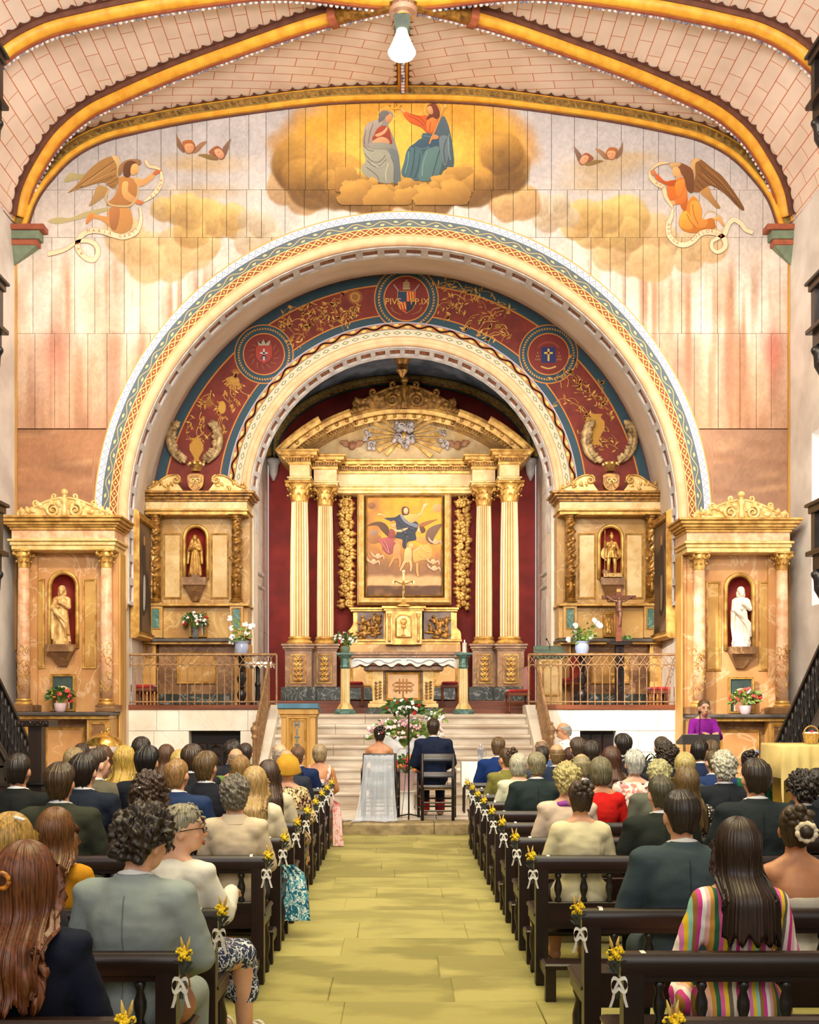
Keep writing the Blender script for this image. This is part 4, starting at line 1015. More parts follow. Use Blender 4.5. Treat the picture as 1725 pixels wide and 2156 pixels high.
p.shape([(400,230),(520,215),(640,260),(720,330),(740,500),(720,640),(640,600),(600,440),(520,330),(420,290)],(122,72,40));p.shape([(400,235),(500,215),(560,240),(480,300),(420,290)],(206,162,106));p.shape([(440,300),(520,290),(560,400),(520,460),(490,420),(450,400)],(224,164,102))
p.band([(110,350),(240,240),(390,220)],(10,46,20),(230,196,150));p.band([(115,350),(130,430),(210,510),(310,570),(340,690),(400,790),(440,850)],(20,46,60,60,50,40,24),(238,206,160));p.text('AVE',[(190,500),(260,530),(320,600)],62,(186,90,50))
p.band([(440,870),(420,980),(380,1080),(390,1230),(480,1340),(600,1370),(720,1320),(820,1220),(930,1190),(1060,1210),(1160,1290),(1170,1400),(1070,1470),(990,1420),(990,1330),(1060,1280),(1160,1220),(1220,1080),(1300,1020),(1400,1080),(1460,1160),(1560,1200)],(24,50,66,66,66,70,70,70,74,74,70,60,50,44,44,50,66,66,66,60,56,50),(240,214,174))
p.text('REGINA',[(382,1060),(385,1180),(430,1290),(530,1365)],58,(180,84,44));p.text('COELORUM',[(690,1320),(790,1235),(900,1190),(1020,1195),(1125,1260)],66,(180,84,44))
p.build('painted_angel',wall_front)
def cherubs(ox,oy,sc,flip):
 p=Paint(YM,ox,oy,sc);g=(lambda L: [(1725-x,y) for x,y in L]) if flip else (lambda L: L)
 p.shape(g([(300,20),(310,130),(400,300),(470,490),(380,440),(310,320)]),(140,100,70));p.shape(g([(620,500),(680,390),(800,290),(930,265),(830,380),(720,490)]),(156,112,80));p.shape(g([(420,300),(500,240),(620,250),(690,380),(620,500),(500,500)]),(166,96,48));p.shape(g([(470,340),(600,310),(660,380),(610,490),(510,490)]),(214,150,104))
 p.shape(g([(740,540),(900,520),(1040,560),(1160,640),(1000,640),(860,590)]),(136,104,54));p.shape(g([(1230,430),(1290,330),(1390,220),(1400,260),(1350,430),(1290,560)]),(130,96,74));p.shape(g([(960,500),(1010,420),(1120,360),(1220,420),(1290,560),(1220,640),(1100,580)]),(150,84,54));p.shape(g([(1070,450),(1180,420),(1270,540),(1210,620),(1120,570)]),(212,150,110))
 p.lines([g([(520,390),(560,380)]),g([(600,380),(640,385)]),g([(1130,500),(1170,480)]),g([(400,300),(470,490)]),g([(640,490),(700,390)])],9,(120,70,44));p.build('painted_cherubs',wall_front)
cherubs(340,270,9.583,False);cherubs(1178,288,10.6,True)
# CARVED ORNAMENT HELPERS
def tiers(mb,x0,x1,yf,yb,T):
 for z0,z1,p in T: mb.box(x0-p,x1+p,yf-p,yb,z0,z1,min(.008,(z1-z0)*.2))
 return mb
def spiral(mb,cx,cz,r,turns,a0,sg,y,w0,w1,n=26,m=6):
 pts=[];rs=[]
 for k in range(n):
  t=k/(n-1);rr=r*(1-.86*t);a=a0+sg*turns*math.tau*t
  pts.append((cx+rr*math.cos(a),y-.01*t,cz+rr*math.sin(a)));rs.append(lerp(w0,w1,t))
 mb.tube(pts,rs,m);mb.ball((cx,y-.012,cz),(r*.17,r*.17,r*.17),8,6);return mb
def leaf(mb,p,ang,ln,wd,y,curl=.5,dep=.03):
 V=[]
 for k in range(7):
  t=k/6;a=ang+curl*t;x=p[0]+ln*(t*math.cos(ang)+.25*t*t*(math.cos(a+curl)-math.cos(ang)));z=p[1]+ln*(t*math.sin(ang)+.25*t*t*(math.sin(a+curl)-math.sin(ang)))
  w_=wd*math.sin(math.pi*min(.98,.12+.86*t))*(1+.25*math.cos(t*14));nx,nz=-math.sin(a),math.cos(a);yy=y-dep*math.sin(math.pi*t)
  V.append([(x+nx*w_,y+.005,z+nz*w_),(x+nx*w_*.4,yy-.012,z+nz*w_*.4),(x,yy,z),(x-nx*w_*.4,yy-.012,z-nz*w_*.4),(x-nx*w_,y+.005,z-nz*w_)])
 mb.grid(np.array(V));return mb
def rose(mb,c,r,rg):
 for k in range(7):
  a=k*math.tau/7+rg.random();mb.ball((c[0]+r*.55*math.cos(a),c[1]-r*.15,c[2]+r*.55*math.sin(a)),(r*.5,r*.32,r*.5),7,5)
 mb.ball((c[0],c[1]-r*.4,c[2]),(r*.42,r*.35,r*.42),7,5)
def crest(parent,cx,z0,hw,h,y,matn):
 o=[(-hw,0)]
 for k in range(13):
  t=k/12;o.append((-hw*(1-t),h*(.12+.55*math.sin(t*math.pi/2)**1.3)))
 o += [(-x,z) for x,z in reversed(o[:-1])]
 b=MB().prism([(cx+x,z0+z) for x,z in o],y-.02,y+.05).build('crest',matn,parent)
 sc=MB()
 for s in (-1,1):
  spiral(sc,cx+s*hw*.24,z0+h*.27,h*.24,1.6,math.pi/2,-s,y-.05,h*.06,h*.03)
  spiral(sc,cx+s*hw*.95,z0+h*.14,h*.13,1.1,math.pi/2,-s,y-.02,h*.05,h*.03)
  spiral(sc,cx+s*hw*.62,z0+h*.52,h*.12,1.1,-math.pi/2,s,y-.02,h*.05,h*.03)
  spiral(sc,cx+s*hw*.22,z0+h*.76,h*.11,1.0,-math.pi/2,s,y-.02,h*.045,h*.03)
  sc.tube([(cx+s*hw*t,y-.02,z0+h*(.16+.55*math.sin((1-t)*math.pi/2)**1.3)) for t in np.linspace(.05,1,14)],h*.045,6)
 sc.build('scroll',matn,b,True)
 lf=MB();rg=rnd(int(hw*1000))
 for s in (-1,1):
  for k in range(7):
   t=.10+.13*k;zz=h*(.10+.42*math.sin((1-t)*math.pi/2)**1.3*rg.uniform(.3,1.0))
   leaf(lf,(cx+s*hw*t,z0+zz),(0.5 if s>0 else math.pi-.5)+rg.uniform(-.6,.6),h*.34,h*.10,y-.03,.8*s,.03)
 lf.build('acanthus_leaf',matn,b,True)
 MB().lathe([(h*.13,0),(h*.10,h*.25),(h*.07,h*.5),(h*.14,h*.62),(h*.10,h*.7),(h*.06,h*.76),(h*.10,h*.80)],cx,y-.03,z0,14).build('urn',matn,b,True)
 MB().ball((cx,y-.03,z0+h*.90),h*.125,14,10).build('ball_finial',matn,b,True)
 return b
FLUTE=np.array([lin((238,212,156)) if i%2==0 else lin((158,108,48)) for _ in range(4) for i in range(36)])  # pale gilding on ridges; darker grooves also stand in for flute shade
_cap={}
def capital_mesh(matn):
 if matn in _cap: return _cap[matn]
 mb=MB();mb.lathe([(.36,0),(.40,.03),(.36,.06),(.37,.3),(.42,.6),(.56,.86)],0,0,0,16)
 for row,(h0,ln,n,off) in enumerate(((.06,.38,8,0),(.30,.44,8,math.pi/8))):
  for k in range(n):
   a=off+k*math.tau/n;ca,sa=math.cos(a),math.sin(a);V=[]
   for j in range(6):
    t=j/5;r=.38+.03*row+.04*t+.20*max(0,t-.55)**1.2*1.6;z=h0+ln*(t if t<.85 else .85-(t-.85)*.9);w_=.15*(1-.5*t)
    V.append([(r*ca-sa*w_*s-ca*abs(s)*.04,r*sa+ca*w_*s-sa*abs(s)*.04,z) for s in (-1,-.4,0,.4,1)])
   mb.grid(np.array(V));mb.ball(((.52+.03*row)*ca,(.52+.03*row)*sa,h0+ln*.78),.055,6,4)
 for k in range(4):
  a=math.pi/4+k*math.pi/2;ca,sa=math.cos(a),math.sin(a)
  pts=[(lerp(.42,.70,t)*ca,lerp(.42,.70,t)*sa,.58+.26*t) for t in np.linspace(0,1,5)]+[((.70+.07*math.sin(q))*ca,(.70+.07*math.sin(q))*sa,.77+.07*math.cos(q)) for q in np.linspace(.4,5.6,8)]
  mb.tube(pts,[.05]*5+[.05,.05,.05,.045,.04,.035,.03,.025],6)
  b=k*math.pi/2;mb.ball((.54*math.cos(b),.54*math.sin(b),.90),.07,7,5)
 mb.box(-.6,.6,-.6,.6,.88,1.0,.03)
 _cap[matn]=mb.mesh('capital',matn,True);return _cap[matn]
def column(parent,cx,cy,z0,z1,r,cap_h,base_h,shaft_mat,trim_mat,style='fluted',name='column'):
 c=thing(name,None,None,(0,0,0),0,None,parent)
 zb,zt=z0+base_h,z1-cap_h
 MB().lathe([(r*1.35,0),(r*1.42,base_h*.2),(r*1.32,base_h*.42),(r*1.12,base_h*.55),(r*1.22,base_h*.75),(r*1.14,base_h*.95),(r*1.02,base_h)],cx,cy,z0,24).build('column_base',trim_mat,c,'auto')
 if style=='fluted':
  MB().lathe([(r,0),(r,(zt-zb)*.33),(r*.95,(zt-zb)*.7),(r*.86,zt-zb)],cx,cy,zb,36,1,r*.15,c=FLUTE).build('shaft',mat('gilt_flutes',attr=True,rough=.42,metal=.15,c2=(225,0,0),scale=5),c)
 elif style=='plain':
  MB().lathe([(r,0),(r*1.0,(zt-zb)*.33),(r*.96,(zt-zb)*.7),(r*.86,zt-zb)],cx,cy,zb,24).build('shaft',shaft_mat,c,True)
  rg=rnd(int(abs(cx)*100));mb=MB()
  for k in range(26):
   a=-math.pi/2+rg.uniform(-1.3,1.3);z=zb+rg.uniform(.03,.40)*(zt-zb);q=rg.uniform(.02,.045)
   mb.tube([(cx+r*1.01*math.cos(a+q/r*math.cos(t)),cy+r*1.01*math.sin(a+q/r*math.cos(t)),z+q*1.4*math.sin(t)) for t in np.linspace(0,4.6,9)],.007,5)
  mb.build('shaft_relief',trim_mat,c,True)
 elif style=='twisted':
  H=zt-zb;zl=zb+H*.30
  V=[]
  for k in range(49):
   t=k/48;row=[]
   for i in range(25):
    a=i*math.tau/24;ph=t*6.0*math.tau
    lob=r*(.88+.20*math.cos(a*2-ph*1.0));ox,oy=r*.12*math.cos(ph),r*.12*math.sin(ph)
    row.append((cx+ox+lob*math.cos(a),cy+oy+lob*math.sin(a),zl+t*(zt-zl)))
   V.append(row)
  MB().grid(np.array(V),flip=True).build('twisted_shaft',shaft_mat,c,True)
  MB().lathe([(r,0),(r*1.02,H*.28),(r*1.15,H*.285),(r*1.1,H*.30)],cx,cy,zb,20).build('shaft',shaft_mat,c,True)
  rg=rnd(int(abs(cx)*100));mb=MB()
  for k in range(9):
   t=(k+.5)/9;a=-math.pi/2+.6*math.sin(k*2.2);leaf(mb,(cx+r*.5*math.sin(k*2.2),zl+t*(zt-zl)),rg.uniform(0,math.tau),r*1.2,r*.4,cy-r*1.02,.6,.02)
  mb.build('vine_leaf',shaft_mat,c,True)
  mb=MB();mb.ball((cx,cy-r,zb+H*.24),r*.32,8,6);mb.ball((cx,cy-r*.95,zb+H*.14),(r*.5,r*.4,H*.09),8,6);mb.tube([(cx-r*.4,cy-r*1.1,zb+H*.17),(cx,cy-r*1.35,zb+H*.15),(cx+r*.4,cy-r*1.1,zb+H*.19)],r*.12,6)
  leaf(mb,(cx-r*.3,zb+H*.15),2.2,r*1.0,r*.3,cy-r,.4);leaf(mb,(cx+r*.3,zb+H*.15),.9,r*1.0,r*.3,cy-r,-.4);mb.build('carved_cherub',shaft_mat,c,True)
 cp=link('capital',capital_mesh(trim_mat),c,loc=(cx,cy,zt));k=r*.86/.36;cp.scale=(k,k,cap_h)
 return c
def frame_rect(mb,x0,x1,z0,z1,w,y0,y1):
 def ringp(i): return [(x0+i,z0+i),(x1-i,z0+i),(x1-i,z1-i),(x0+i,z1-i)]
 L=[(0,y1),(0,lerp(y0,y1,.4)),(w*.25,y0),(w*.55,lerp(y0,y1,.25)),(w*.8,lerp(y0,y1,.1)),(w,lerp(y0,y1,.8)),(w,y1)]
 v=[(p[0],y,p[1]) for i,y in L for p in ringp(i)];f=[]
 for k in range(len(L)-1):
  for i in range(4):
   j=(i+1)%4;f.append((k*4+i,k*4+j,k*4+4+j,k*4+4+i))
 mb.add(v,f);return mb
def niche(parent,cx,zb,zt,hw,y,dep=.22,trim='gold'):
 zs=zt-hw;n=16
 V=[]
 for z in list(np.linspace(zb,zs,6)):
  V.append([(cx-hw*math.cos(t),y+dep*math.sin(t),z) for t in np.linspace(0,math.pi,13)])
 for q in np.linspace(0,math.pi/2,8)[1:]:
  V.append([(cx-hw*math.cos(q)*math.cos(t),y+dep*math.cos(q)*math.sin(t),zs+hw*math.sin(q)) for t in np.linspace(0,math.pi,13)])
 nb=MB().grid(np.array(V)).build('niche',mat('niche_red',c=(150,40,26),c2=(122,28,20),scale=3,rough=.7),parent,True)
 path=[((cx-hw,y,z),(-1,0,0),(0,-1,0)) for z in np.linspace(zb,zs,4)][:-1]+[((cx-hw*math.cos(t),y,zs+hw*math.sin(t)),(-math.cos(t),0,math.sin(t)),(0,-1,0)) for t in np.linspace(0,math.pi,22)]+[((cx+hw,y,z),(1,0,0),(0,-1,0)) for z in np.linspace(zs,zb,4)][1:]
 MB().sweep([(-.005,-.03),(-.005,.02),(.02,.045),(.05,.045),(.065,.02),(.065,-.03)],path).build('niche_surround',trim,nb,True)
 return nb
def panel_with_niche(x0,x1,z0,z1,cx,zb,zt,hw,y,yb):
 zs=zt-hw;arc=[(cx+hw*math.cos(t),zs+hw*math.sin(t)) for t in np.linspace(0,math.pi,20)]
 mb=MB()
 mb.box(x0,cx-hw,y,yb,z0,z1);mb.box(cx+hw,x1,y,yb,z0,z1);mb.box(cx-hw,cx+hw,y,yb,z0,zb)
 V=[[(x,y,z),(x,y,z1)] for x,z in arc];mb.grid(np.array(V));return mb
def bracket(parent,cx,z0,z1,hw,y,yb,m1='brown_marble'):
 o=[(yb,z0),(y+(yb-y)*.75,z0+.02),(y+(yb-y)*.45,lerp(z0,z1,.4)),(y+(yb-y)*.15,lerp(z0,z1,.66)),(y,lerp(z0,z1,.68)),(y,z1),(yb,z1)]
 def wx(z): return hw*(1 if z>lerp(z0,z1,.67) else lerp(.25,.8,(z-z0)/(z1-z0)/.67))
 n=len(o);v=[(cx-wx(z),a,z) for a,z in o]+[(cx+wx(z),a,z) for a,z in o]
 return MB().add(v,[tuple(range(n-1,-1,-1)),tuple(range(n,2*n))]+[(i,(i+1)%n,(i+1)%n+n,i+n) for i in range(n)]).build('bracket',m1,parent)
# MAIN RETABLE
RT=thing('retable','tall gilded high-altar retable with fluted columns and curved pediment','retable',(0,0,0))
RX = PX(852, 22.9)
def rx(px,Y): return PX(px,Y)
zC0, zC1 = 3.03, 6.50
for sg in (-1,1):
 for (dx,Y,r,tag_) in ((221,22.7,.205,0),(167,23.15,.185,1)):
  x=PX(852+sg*dx,Y)
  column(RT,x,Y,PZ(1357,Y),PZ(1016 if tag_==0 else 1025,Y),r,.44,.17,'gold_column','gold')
  pd=thing('pedestal',None,None,(0,0,0),0,None,RT);w=.285 if tag_==0 else .27;zt=PZ(1357,Y);zb=1.78
  MB().box(x-w-.08,x+w+.08,Y-w-.08,Y+.35,zb,PZ(1447,Y),.02).build('plinth','black_marble',pd)
  MB().box(x-w,x+w,Y-w,Y+.35,PZ(1447,Y),zt-.14,.008).build('pedestal_body','brown_marble',pd)
  tiers(MB(),x-w,x+w,Y-w,Y+.35,[(zt-.15,zt-.11,.02),(zt-.11,zt-.05,.05),(zt-.05,zt,.075)]).build('pedestal_cap','brown_marble',pd)
  fr=MB();frame_rect(fr,x-.17,x+.17,PZ(1440,Y),zt-.22,.035,Y-w-.025,Y-w);fr=fr.build('panel_frame','gold',pd)
  pn=MB();rg=rnd(int(dx));pz0,pz1=PZ(1440,Y)+.05,zt-.27
  for k in range(5):
   zc=lerp(pz0,pz1,(k+.5)/5)
   for s in (-1,1): spiral(pn,x+s*.06,zc,.055,1.3,math.pi/2,s,Y-w-.02,.016,.01,16,5);leaf(pn,(x,zc-.05),math.pi/2+s*.9,.12,.03,Y-w-.015,s*.8)
   rose(pn,(x,Y-w-.02,zc),.035,rg)
  pn.build('panel_carving','gold',pd,True)
def entab(px0,px1,Y,zs):
 e=thing('entablature',None,None,(0,0,0),0,None,RT);x0,x1=PX(px0,Y),PX(px1,Y);z0,z1,z2,z3=zs
 tiers(MB(),x0,x1,Y,YA-.02,[(z0,lerp(z0,z1,.4),0),(lerp(z0,z1,.4),lerp(z0,z1,.8),.02),(lerp(z0,z1,.8),z1,.05)]).build('architrave','gold_pale',e)
 MB().box(x0,x1,Y+.005,YA-.02,z1,z2).build('frieze','cream_marble',e)
 tiers(MB(),x0,x1,Y,YA-.02,[(z2,lerp(z2,z3,.22),.03),(lerp(z2,z3,.45),lerp(z2,z3,.6),.10),(lerp(z2,z3,.6),lerp(z2,z3,.85),.17),(lerp(z2,z3,.85),z3,.21)]).build('cornice','gold',e)
 d=MB();n=max(3,int((x1-x0+.1)/.055))
 for k in range(n): xx=lerp(x0-.04,x1+.04,(k+.5)/n);d.box(xx-.016,xx+.016,Y-.075,Y-.02,lerp(z2,z3,.22),lerp(z2,z3,.45))
 d.box(x0,x1,Y-.025,Y,lerp(z2,z3,.2),lerp(z2,z3,.46));d.build('dentils','gold_dark',e)  # darker gold puts crevice shade into the dentil colour
 m=MB();n=max(1,int((x1-x0)/.24))
 for k in range(n+1): xx=lerp(x0,x1,k/n);m.box(xx-.035,xx+.035,Y-.15,Y,lerp(z2,z3,.46),lerp(z2,z3,.62),.01)
 m.build('modillions','gold',e)
ZS_=(6.45,6.62,6.88,7.18)
entab(707,997,23.45,ZS_)
for sg in (-1,1):
 a=852+sg*167;entab(a-24,a+24,23.0,ZS_);a=852+sg*221;entab(a-21,a+21,22.55,ZS_)
PR,PZc=3.80,4.535
def arcp(x): return PZc+math.sqrt(PR**2-(x-RX)**2)
pedi=thing('pediment',None,None,(0,0,0),0,None,RT)
T=[(x,arcp(x)-.12) for x in np.linspace(RX-2.55,RX+2.55,40)]
MB().prism([(RX-2.55,7.17)]+T+[(RX+2.55,7.17)],23.5,YA-.05).build('tympanum','cream_marble',pedi)
for (xa,xb,Y) in ((-1.24,1.24,23.32),(-1.9,-1.2,22.88),(1.2,1.9,22.88),(-2.76,-1.84,22.42),(1.84,2.76,22.42)):
 pa=[]
 for x in np.linspace(RX+xa,RX+xb,24):
  a=math.atan2(math.sqrt(PR**2-(x-RX)**2),x-RX);pa.append(((RX+PR*math.cos(a),Y,PZc+PR*math.sin(a)),(math.cos(a),0,math.sin(a)),(0,-1,0)))
 dp=YA-.05-Y
 MB().sweep([(-.30,-dp),(-.30,-.22),(-.25,-.20),(-.22,-.14),(-.12,-.12),(-.11,-.02),(-.03,0),(0,.03),(.03,.03),(.03,-dp)],pa).build('raking_cornice','gold',pedi)
 d=MB();L=(xb-xa);n=int(L/.06)
 for k in range(n):
  x=RX+xa+(k+.5)*L/n;a=math.atan2(math.sqrt(PR**2-(x-RX)**2),x-RX);u=Vector((math.cos(a),0,math.sin(a)));t=Vector((-math.sin(a),0,math.cos(a)));c=Vector((RX,Y+.17,PZc))+u*(PR-.26)
  v=[c+t*s*.017+u*h+Vector((0,q,0)) for q in (-.03,.06) for h in (-.035,.035) for s in (-1,1)]
  d.add(v,[(0,2,3,1),(4,5,7,6),(0,1,5,4),(2,6,7,3),(0,4,6,2),(1,3,7,5)])
 d.build('dentils','gold_dark',pedi)  # crevice shade coloured in with the darker gold
 d=MB();n=max(2,int(L/.22))
 for k in range(n):
  x=RX+xa+(k+.5)*L/n;a=math.atan2(math.sqrt(PR**2-(x-RX)**2),x-RX);d.ball((RX+(PR-.16)*math.cos(a),Y+.07,PZc+(PR-.16)*math.sin(a)),(.045,.05,.04),7,5)
 d.build('modillions','gold',pedi,True)
gl=MB();gx,_,gz=P(852,918,23.45)
for k in range(22):
 a=k*math.tau/22+.07;l0,l1=.22,.95 if abs(math.cos(a))>.5 else .42
 if abs(math.sin(a))>.8: l1=.36
 l1 *= rnd(k).uniform(.7,1);t=Vector((math.cos(a),0,math.sin(a)*.75));n=Vector((-t.z,0,t.x)).normalized();o=Vector((gx,23.44,gz))
 v=[o+t*l0+n*.015,o+t*l0-n*.015,o+t*l1-n*.05,o+t*l1+n*.05];gl.add(v+[q+Vector((0,.06,0)) for q in v],[(0,1,2,3),(0,4,5,1),(1,5,6,2),(2,6,7,3),(3,7,4,0)])
gl.build('glory_rays','gold',pedi)
cl=MB();rg=rnd(8)
for (px,py,n,R) in ((845,900,9,.16),(862,902,8,.16),(838,922,7,.15),(868,926,7,.15),(852,934,8,.14),(775,915,5,.10),(781,938,6,.13),(768,925,4,.08),(931,912,5,.10),(938,936,6,.13),(927,930,4,.08)):
 x,_,z=P(px,py,23.42)
 for k in range(n): cl.ball((x+rg.uniform(-R,R)*.7,23.42-rg.uniform(0,.05),z+rg.uniform(-R,R)*.6),R*rg.uniform(.3,.5),8,6)
 spiral(cl,x,z,R*.6,1.4,rg.random()*6,1,23.34,.02,.012)
cl.build('glory_clouds',mat('silver_cloud',c=(214,200,190),c2=(150,134,130),scale=7,rough=.4,metal=.2),pedi,True)
ch=MB()
for px in (742,964):
 x,_,z=P(px,938,23.44);ch.ball((x,23.42,z),(.09,.08,.1),10,8)
 for s in (-1,1): leaf(ch,(x+s*.05,z-.02),math.pi/2-s*.9,.28,.07,23.44,-s*.5)
ch.build('cherub_heads',mat('cherub',c=(196,140,100),c2=(150,96,64),scale=8,rough=.5),pedi,True)
MB().ball((gx,23.36,gz-.02),(.07,.04,.09),12,8).build('glory_emblem','gold',pedi,True)
crest(RT,RX,arcp(RX)+.02-.06,1.12,.72,23.3,'gold_dark')
for sg in (-1, 1):
 lf=MB()
 for k in range(5): x=RX+sg*(.75+.09*k);leaf(lf,(x,arcp(x)+.03),(0 if sg>0 else math.pi)+sg*.3,.22,.06,23.26,sg*.8)
 lf.build('acanthus_leaf','gold_dark',RT,True)
 MB().ball((PX(852+sg*133,23.2),23.2,arcp(RX+sg*1.4)+.07),.05,8,6).build('knob','black',RT,True)
def garland(px):
 Y=23.75;x,_,z1=P(px,1036,Y);z0=PZ(1278,Y);mb=MB();rg=rnd(px);H=z1-z0
 mb.tube([(x+.05*math.sin(t*9),Y+.05,lerp(z1,z0,t)) for t in np.linspace(0,1,30)],.05,6)
 for k in range(30):
  t=.10+.9*k/29;z=lerp(z1,z0,t)
  for s in (-1,1): leaf(mb,(x+s*.04,z),math.pi/2-s*rg.uniform(.7,2.1),rg.uniform(.13,.20),.055,Y-.02,s*rg.uniform(-.6,.6),.05)
  if k%2==0: rose(mb,(x+rg.uniform(-.06,.06),Y-.05,z),rg.uniform(.07,.11),rg)
 a=np.linspace(0,math.tau,14)
 mb.tube([(x+.09*math.cos(q),Y-.02,z1-.09+.09*math.sin(q)) for q in a],.03,6);mb.tube([(x+.13*math.cos(q),Y-.03,z1-.22+.06*math.sin(q)) for q in a],.025,6)
 mb.build('garland','gold',RT,True)
garland(730);garland(975)
pr=thing('predella',None,None,(0,0,0),0,None,RT);Yp=22.95
for sg in (-1,1):
 a,b_=(740,811) if sg<0 else (891,962)
 MB().pbox(a+4,1290,b_,1346,Yp+.1,YA-.02).build('predella_wing','gold',pr)
 tiers(MB(),PX(a,Yp),PX(b_,Yp),Yp+.1,YA-.02,[(PZ(1287,Yp),PZ(1283,Yp),.02),(PZ(1283,Yp),PZ(1278,Yp),.05)]).build('predella_cornice','gold',pr)
 p0,p1=(753,808) if sg<0 else (892,950)
 MB().pbox(p0,1289,p1,1345,Yp+.09,Yp+.12).build('relief_ground',mat('relief_ground',c=(120,100,90),c2=(86,70,60),scale=6,rough=.6),pr)
 rl=MB();rg=rnd(60+sg)
 for k in range(16):
  x,_,z=P(rg.uniform(p0+5,p1-5),rg.uniform(1302,1338),Yp+.06);h=rg.uniform(.10,.2);rl.ball((x,Yp+.07,z),(.05,.04,h*.55),8,6);rl.ball((x+rg.uniform(-.03,.03),Yp+.05,z+h*.6),.033,7,5)
  rl.tube([(x,Yp+.05,z+h*.3),(x+rg.uniform(-.14,.14),Yp+.04,z+rg.uniform(-.05,.12))],.018,5)
 for k in range(10): x,_,z=P(rg.uniform(p0+4,p1-4),rg.uniform(1330,1343),Yp+.06);rl.ball((x,Yp+.07,z),(rg.uniform(.05,.12),.03,.03),7,5)
 rl.build('relief_figures','gold_dark',pr,True)
 e = a - 9 if sg < 0 else b_ + 9
 o=[(a+6,1288),(a+4,1310),(a-2,1322),(a-9,1331),(a-10,1350),(a+14,1350),(a+14,1288)] if sg<0 else [(b_-6,1288),(b_-4,1310),(b_+2,1322),(b_+9,1331),(b_+10,1350),(b_-14,1350),(b_-14,1288)]
 MB().prism([(PX(q[0],Yp),PZ(q[1],Yp)) for q in spline(o[:5],4,False)]+[(PX(q[0],Yp),PZ(q[1],Yp)) for q in o[5:]],Yp+.12,YA-.05).build('console','gold',pr)
tb=thing('tabernacle',None,None,(0,0,0),0,None,RT);Yt=22.75
MB().pbox(812,1282,889,1357,Yt,YA-.02).build('tabernacle_body','gold',tb)
tiers(MB(),PX(810,Yt),PX(891,Yt),Yt,YA-.02,[(PZ(1286,Yt),PZ(1282,Yt),.02),(PZ(1282,Yt),PZ(1276,Yt),.06)]).build('tabernacle_cornice','gold',tb)
for px in (820,881):
 MB().pbox(px-6,1288,px+6,1356,Yt-.04,Yt).build('pilaster','gold_pale',tb)
 MB().lathe([(.03,0),(.035,.05),(.03,.1),(.028,.5),(.045,.56),(.05,.62)],PX(px,Yt),Yt-.06,PZ(1352,Yt),10).build('colonnette','gold',tb,True)
o=[(834,1341),(834,1305)]+[(850+16*-math.cos(t),1305-10*math.sin(t)) for t in np.linspace(0,math.pi,10)]+[(866,1305),(866,1341)]
dr=MB().prism([(PX(a,Yt),PZ(b_,Yt)) for a,b_ in o],Yt-.05,Yt).build('door','gold_pale',tb)
MB().tube([(PX(a,Yt),Yt-.05,PZ(b_,Yt)) for a,b_ in o+[o[0]]],.018,6).build('door_moulding','gold',dr,True)
m=MB();m.lathe([(.05,0),(.012,.03),(.012,.12),(.05,.17),(.055,.22)],PX(850,Yt),Yt-.055,PZ(1338,Yt),10);m.lathe([(.075,0),(.075,.015)],PX(850,Yt),Yt-.065,PZ(1309,Yt),16,axis='y');m.build('chalice_relief','gold',dr,True)
gr=MB();tiers(gr,PX(732,Yp),PX(969,Yp),Yp,YA-.02,[(PZ(1357,Yp),PZ(1351,Yp),.0),(PZ(1351,Yp),PZ(1346,Yp),.04)]);gr.build('gradine','gold',pr)
MB().pbox(731,1357,970,1372,Yp,YA-.02).build('gradine_front','ochre_marble',pr)
m=MB();tiers(m,PX(728,Yp),PX(973,Yp),Yp-.25,YA-.02,[(PZ(1385,Yp-.25),PZ(1379,Yp-.25),.02),(PZ(1379,Yp-.25),PZ(1372,Yp-.25),.05)]);m.build('altar_shelf','brown_marble',pr)
MB().pbox(735,1385,966,1450,Yp-.2,YA-.02).build('altar_front','ochre_marble',pr);MB().pbox(722,1448,982,1473,Yp-.3,YA-.02).build('altar_plinth','black_marble',pr)
for a,b_ in ((738,800),(904,964)):
 m=MB();frame_rect(m,PX(a,Yp-.2),PX(b_,Yp-.2),PZ(1446,Yp-.2),PZ(1392,Yp-.2),.05,Yp-.24,Yp-.2);m.build('panel_frame','gold',pr)
# the painting
AP=thing('altar_painting','large gilt-framed painting of a robed woman lifted by angels above tabernacle','painting',(0,0,0));Yq=23.62
m=MB();frame_rect(m,PX(752,Yq),PX(951,Yq),PZ(1273,Yq),PZ(1029,Yq),.19,Yq-.08,YA-.1);m.build('picture_frame','gold_pale',AP)
m=MB();frame_rect(m,PX(770,Yq),PX(933,Yq),PZ(1256,Yq),PZ(1045,Yq),.035,Yq-.04,Yq+.1);m.build('frame_slip','gold',AP)
m=MB();xs_=np.linspace(PX(771,Yq),PX(932,Yq),90);zs_=np.linspace(PZ(1255,Yq),PZ(1046,Yq),120);X_,Z_=np.meshgrid(xs_,zs_,indexing='ij');V=np.stack([X_,np.full_like(X_,Yq+.02),Z_],-1)
u=(X_-xs_[0])/(xs_[-1]-xs_[0]);v_=(Z_-zs_[0])/(zs_[-1]-zs_[0]);u,v_=u.ravel(),v_.ravel()
c=np.tile(np.array([226.,160.,50.]),(len(u),1));nn=vnoise(u*7,v_*9,5)*.6+vnoise(u*15,v_*17,6)*.4
c=mixc(c,(168,112,60),np.clip(sm(.62,.3,v_)+sm(.30,.1,u)*.7+(nn-.5),0,1));c=mixc(c,(128,90,62),sm(.45,.22,v_+(nn-.5)*.2)*.9);c=mixc(c,(200,156,104),sm(.24,.18,v_+(nn-.5)*.05));c=mixc(c,(92,62,40),sm(.115,.10,v_+(nn-.5)*.02));c=mixc(c,(120,84,48),sm(.55,.7,nn)*(v_<.10))
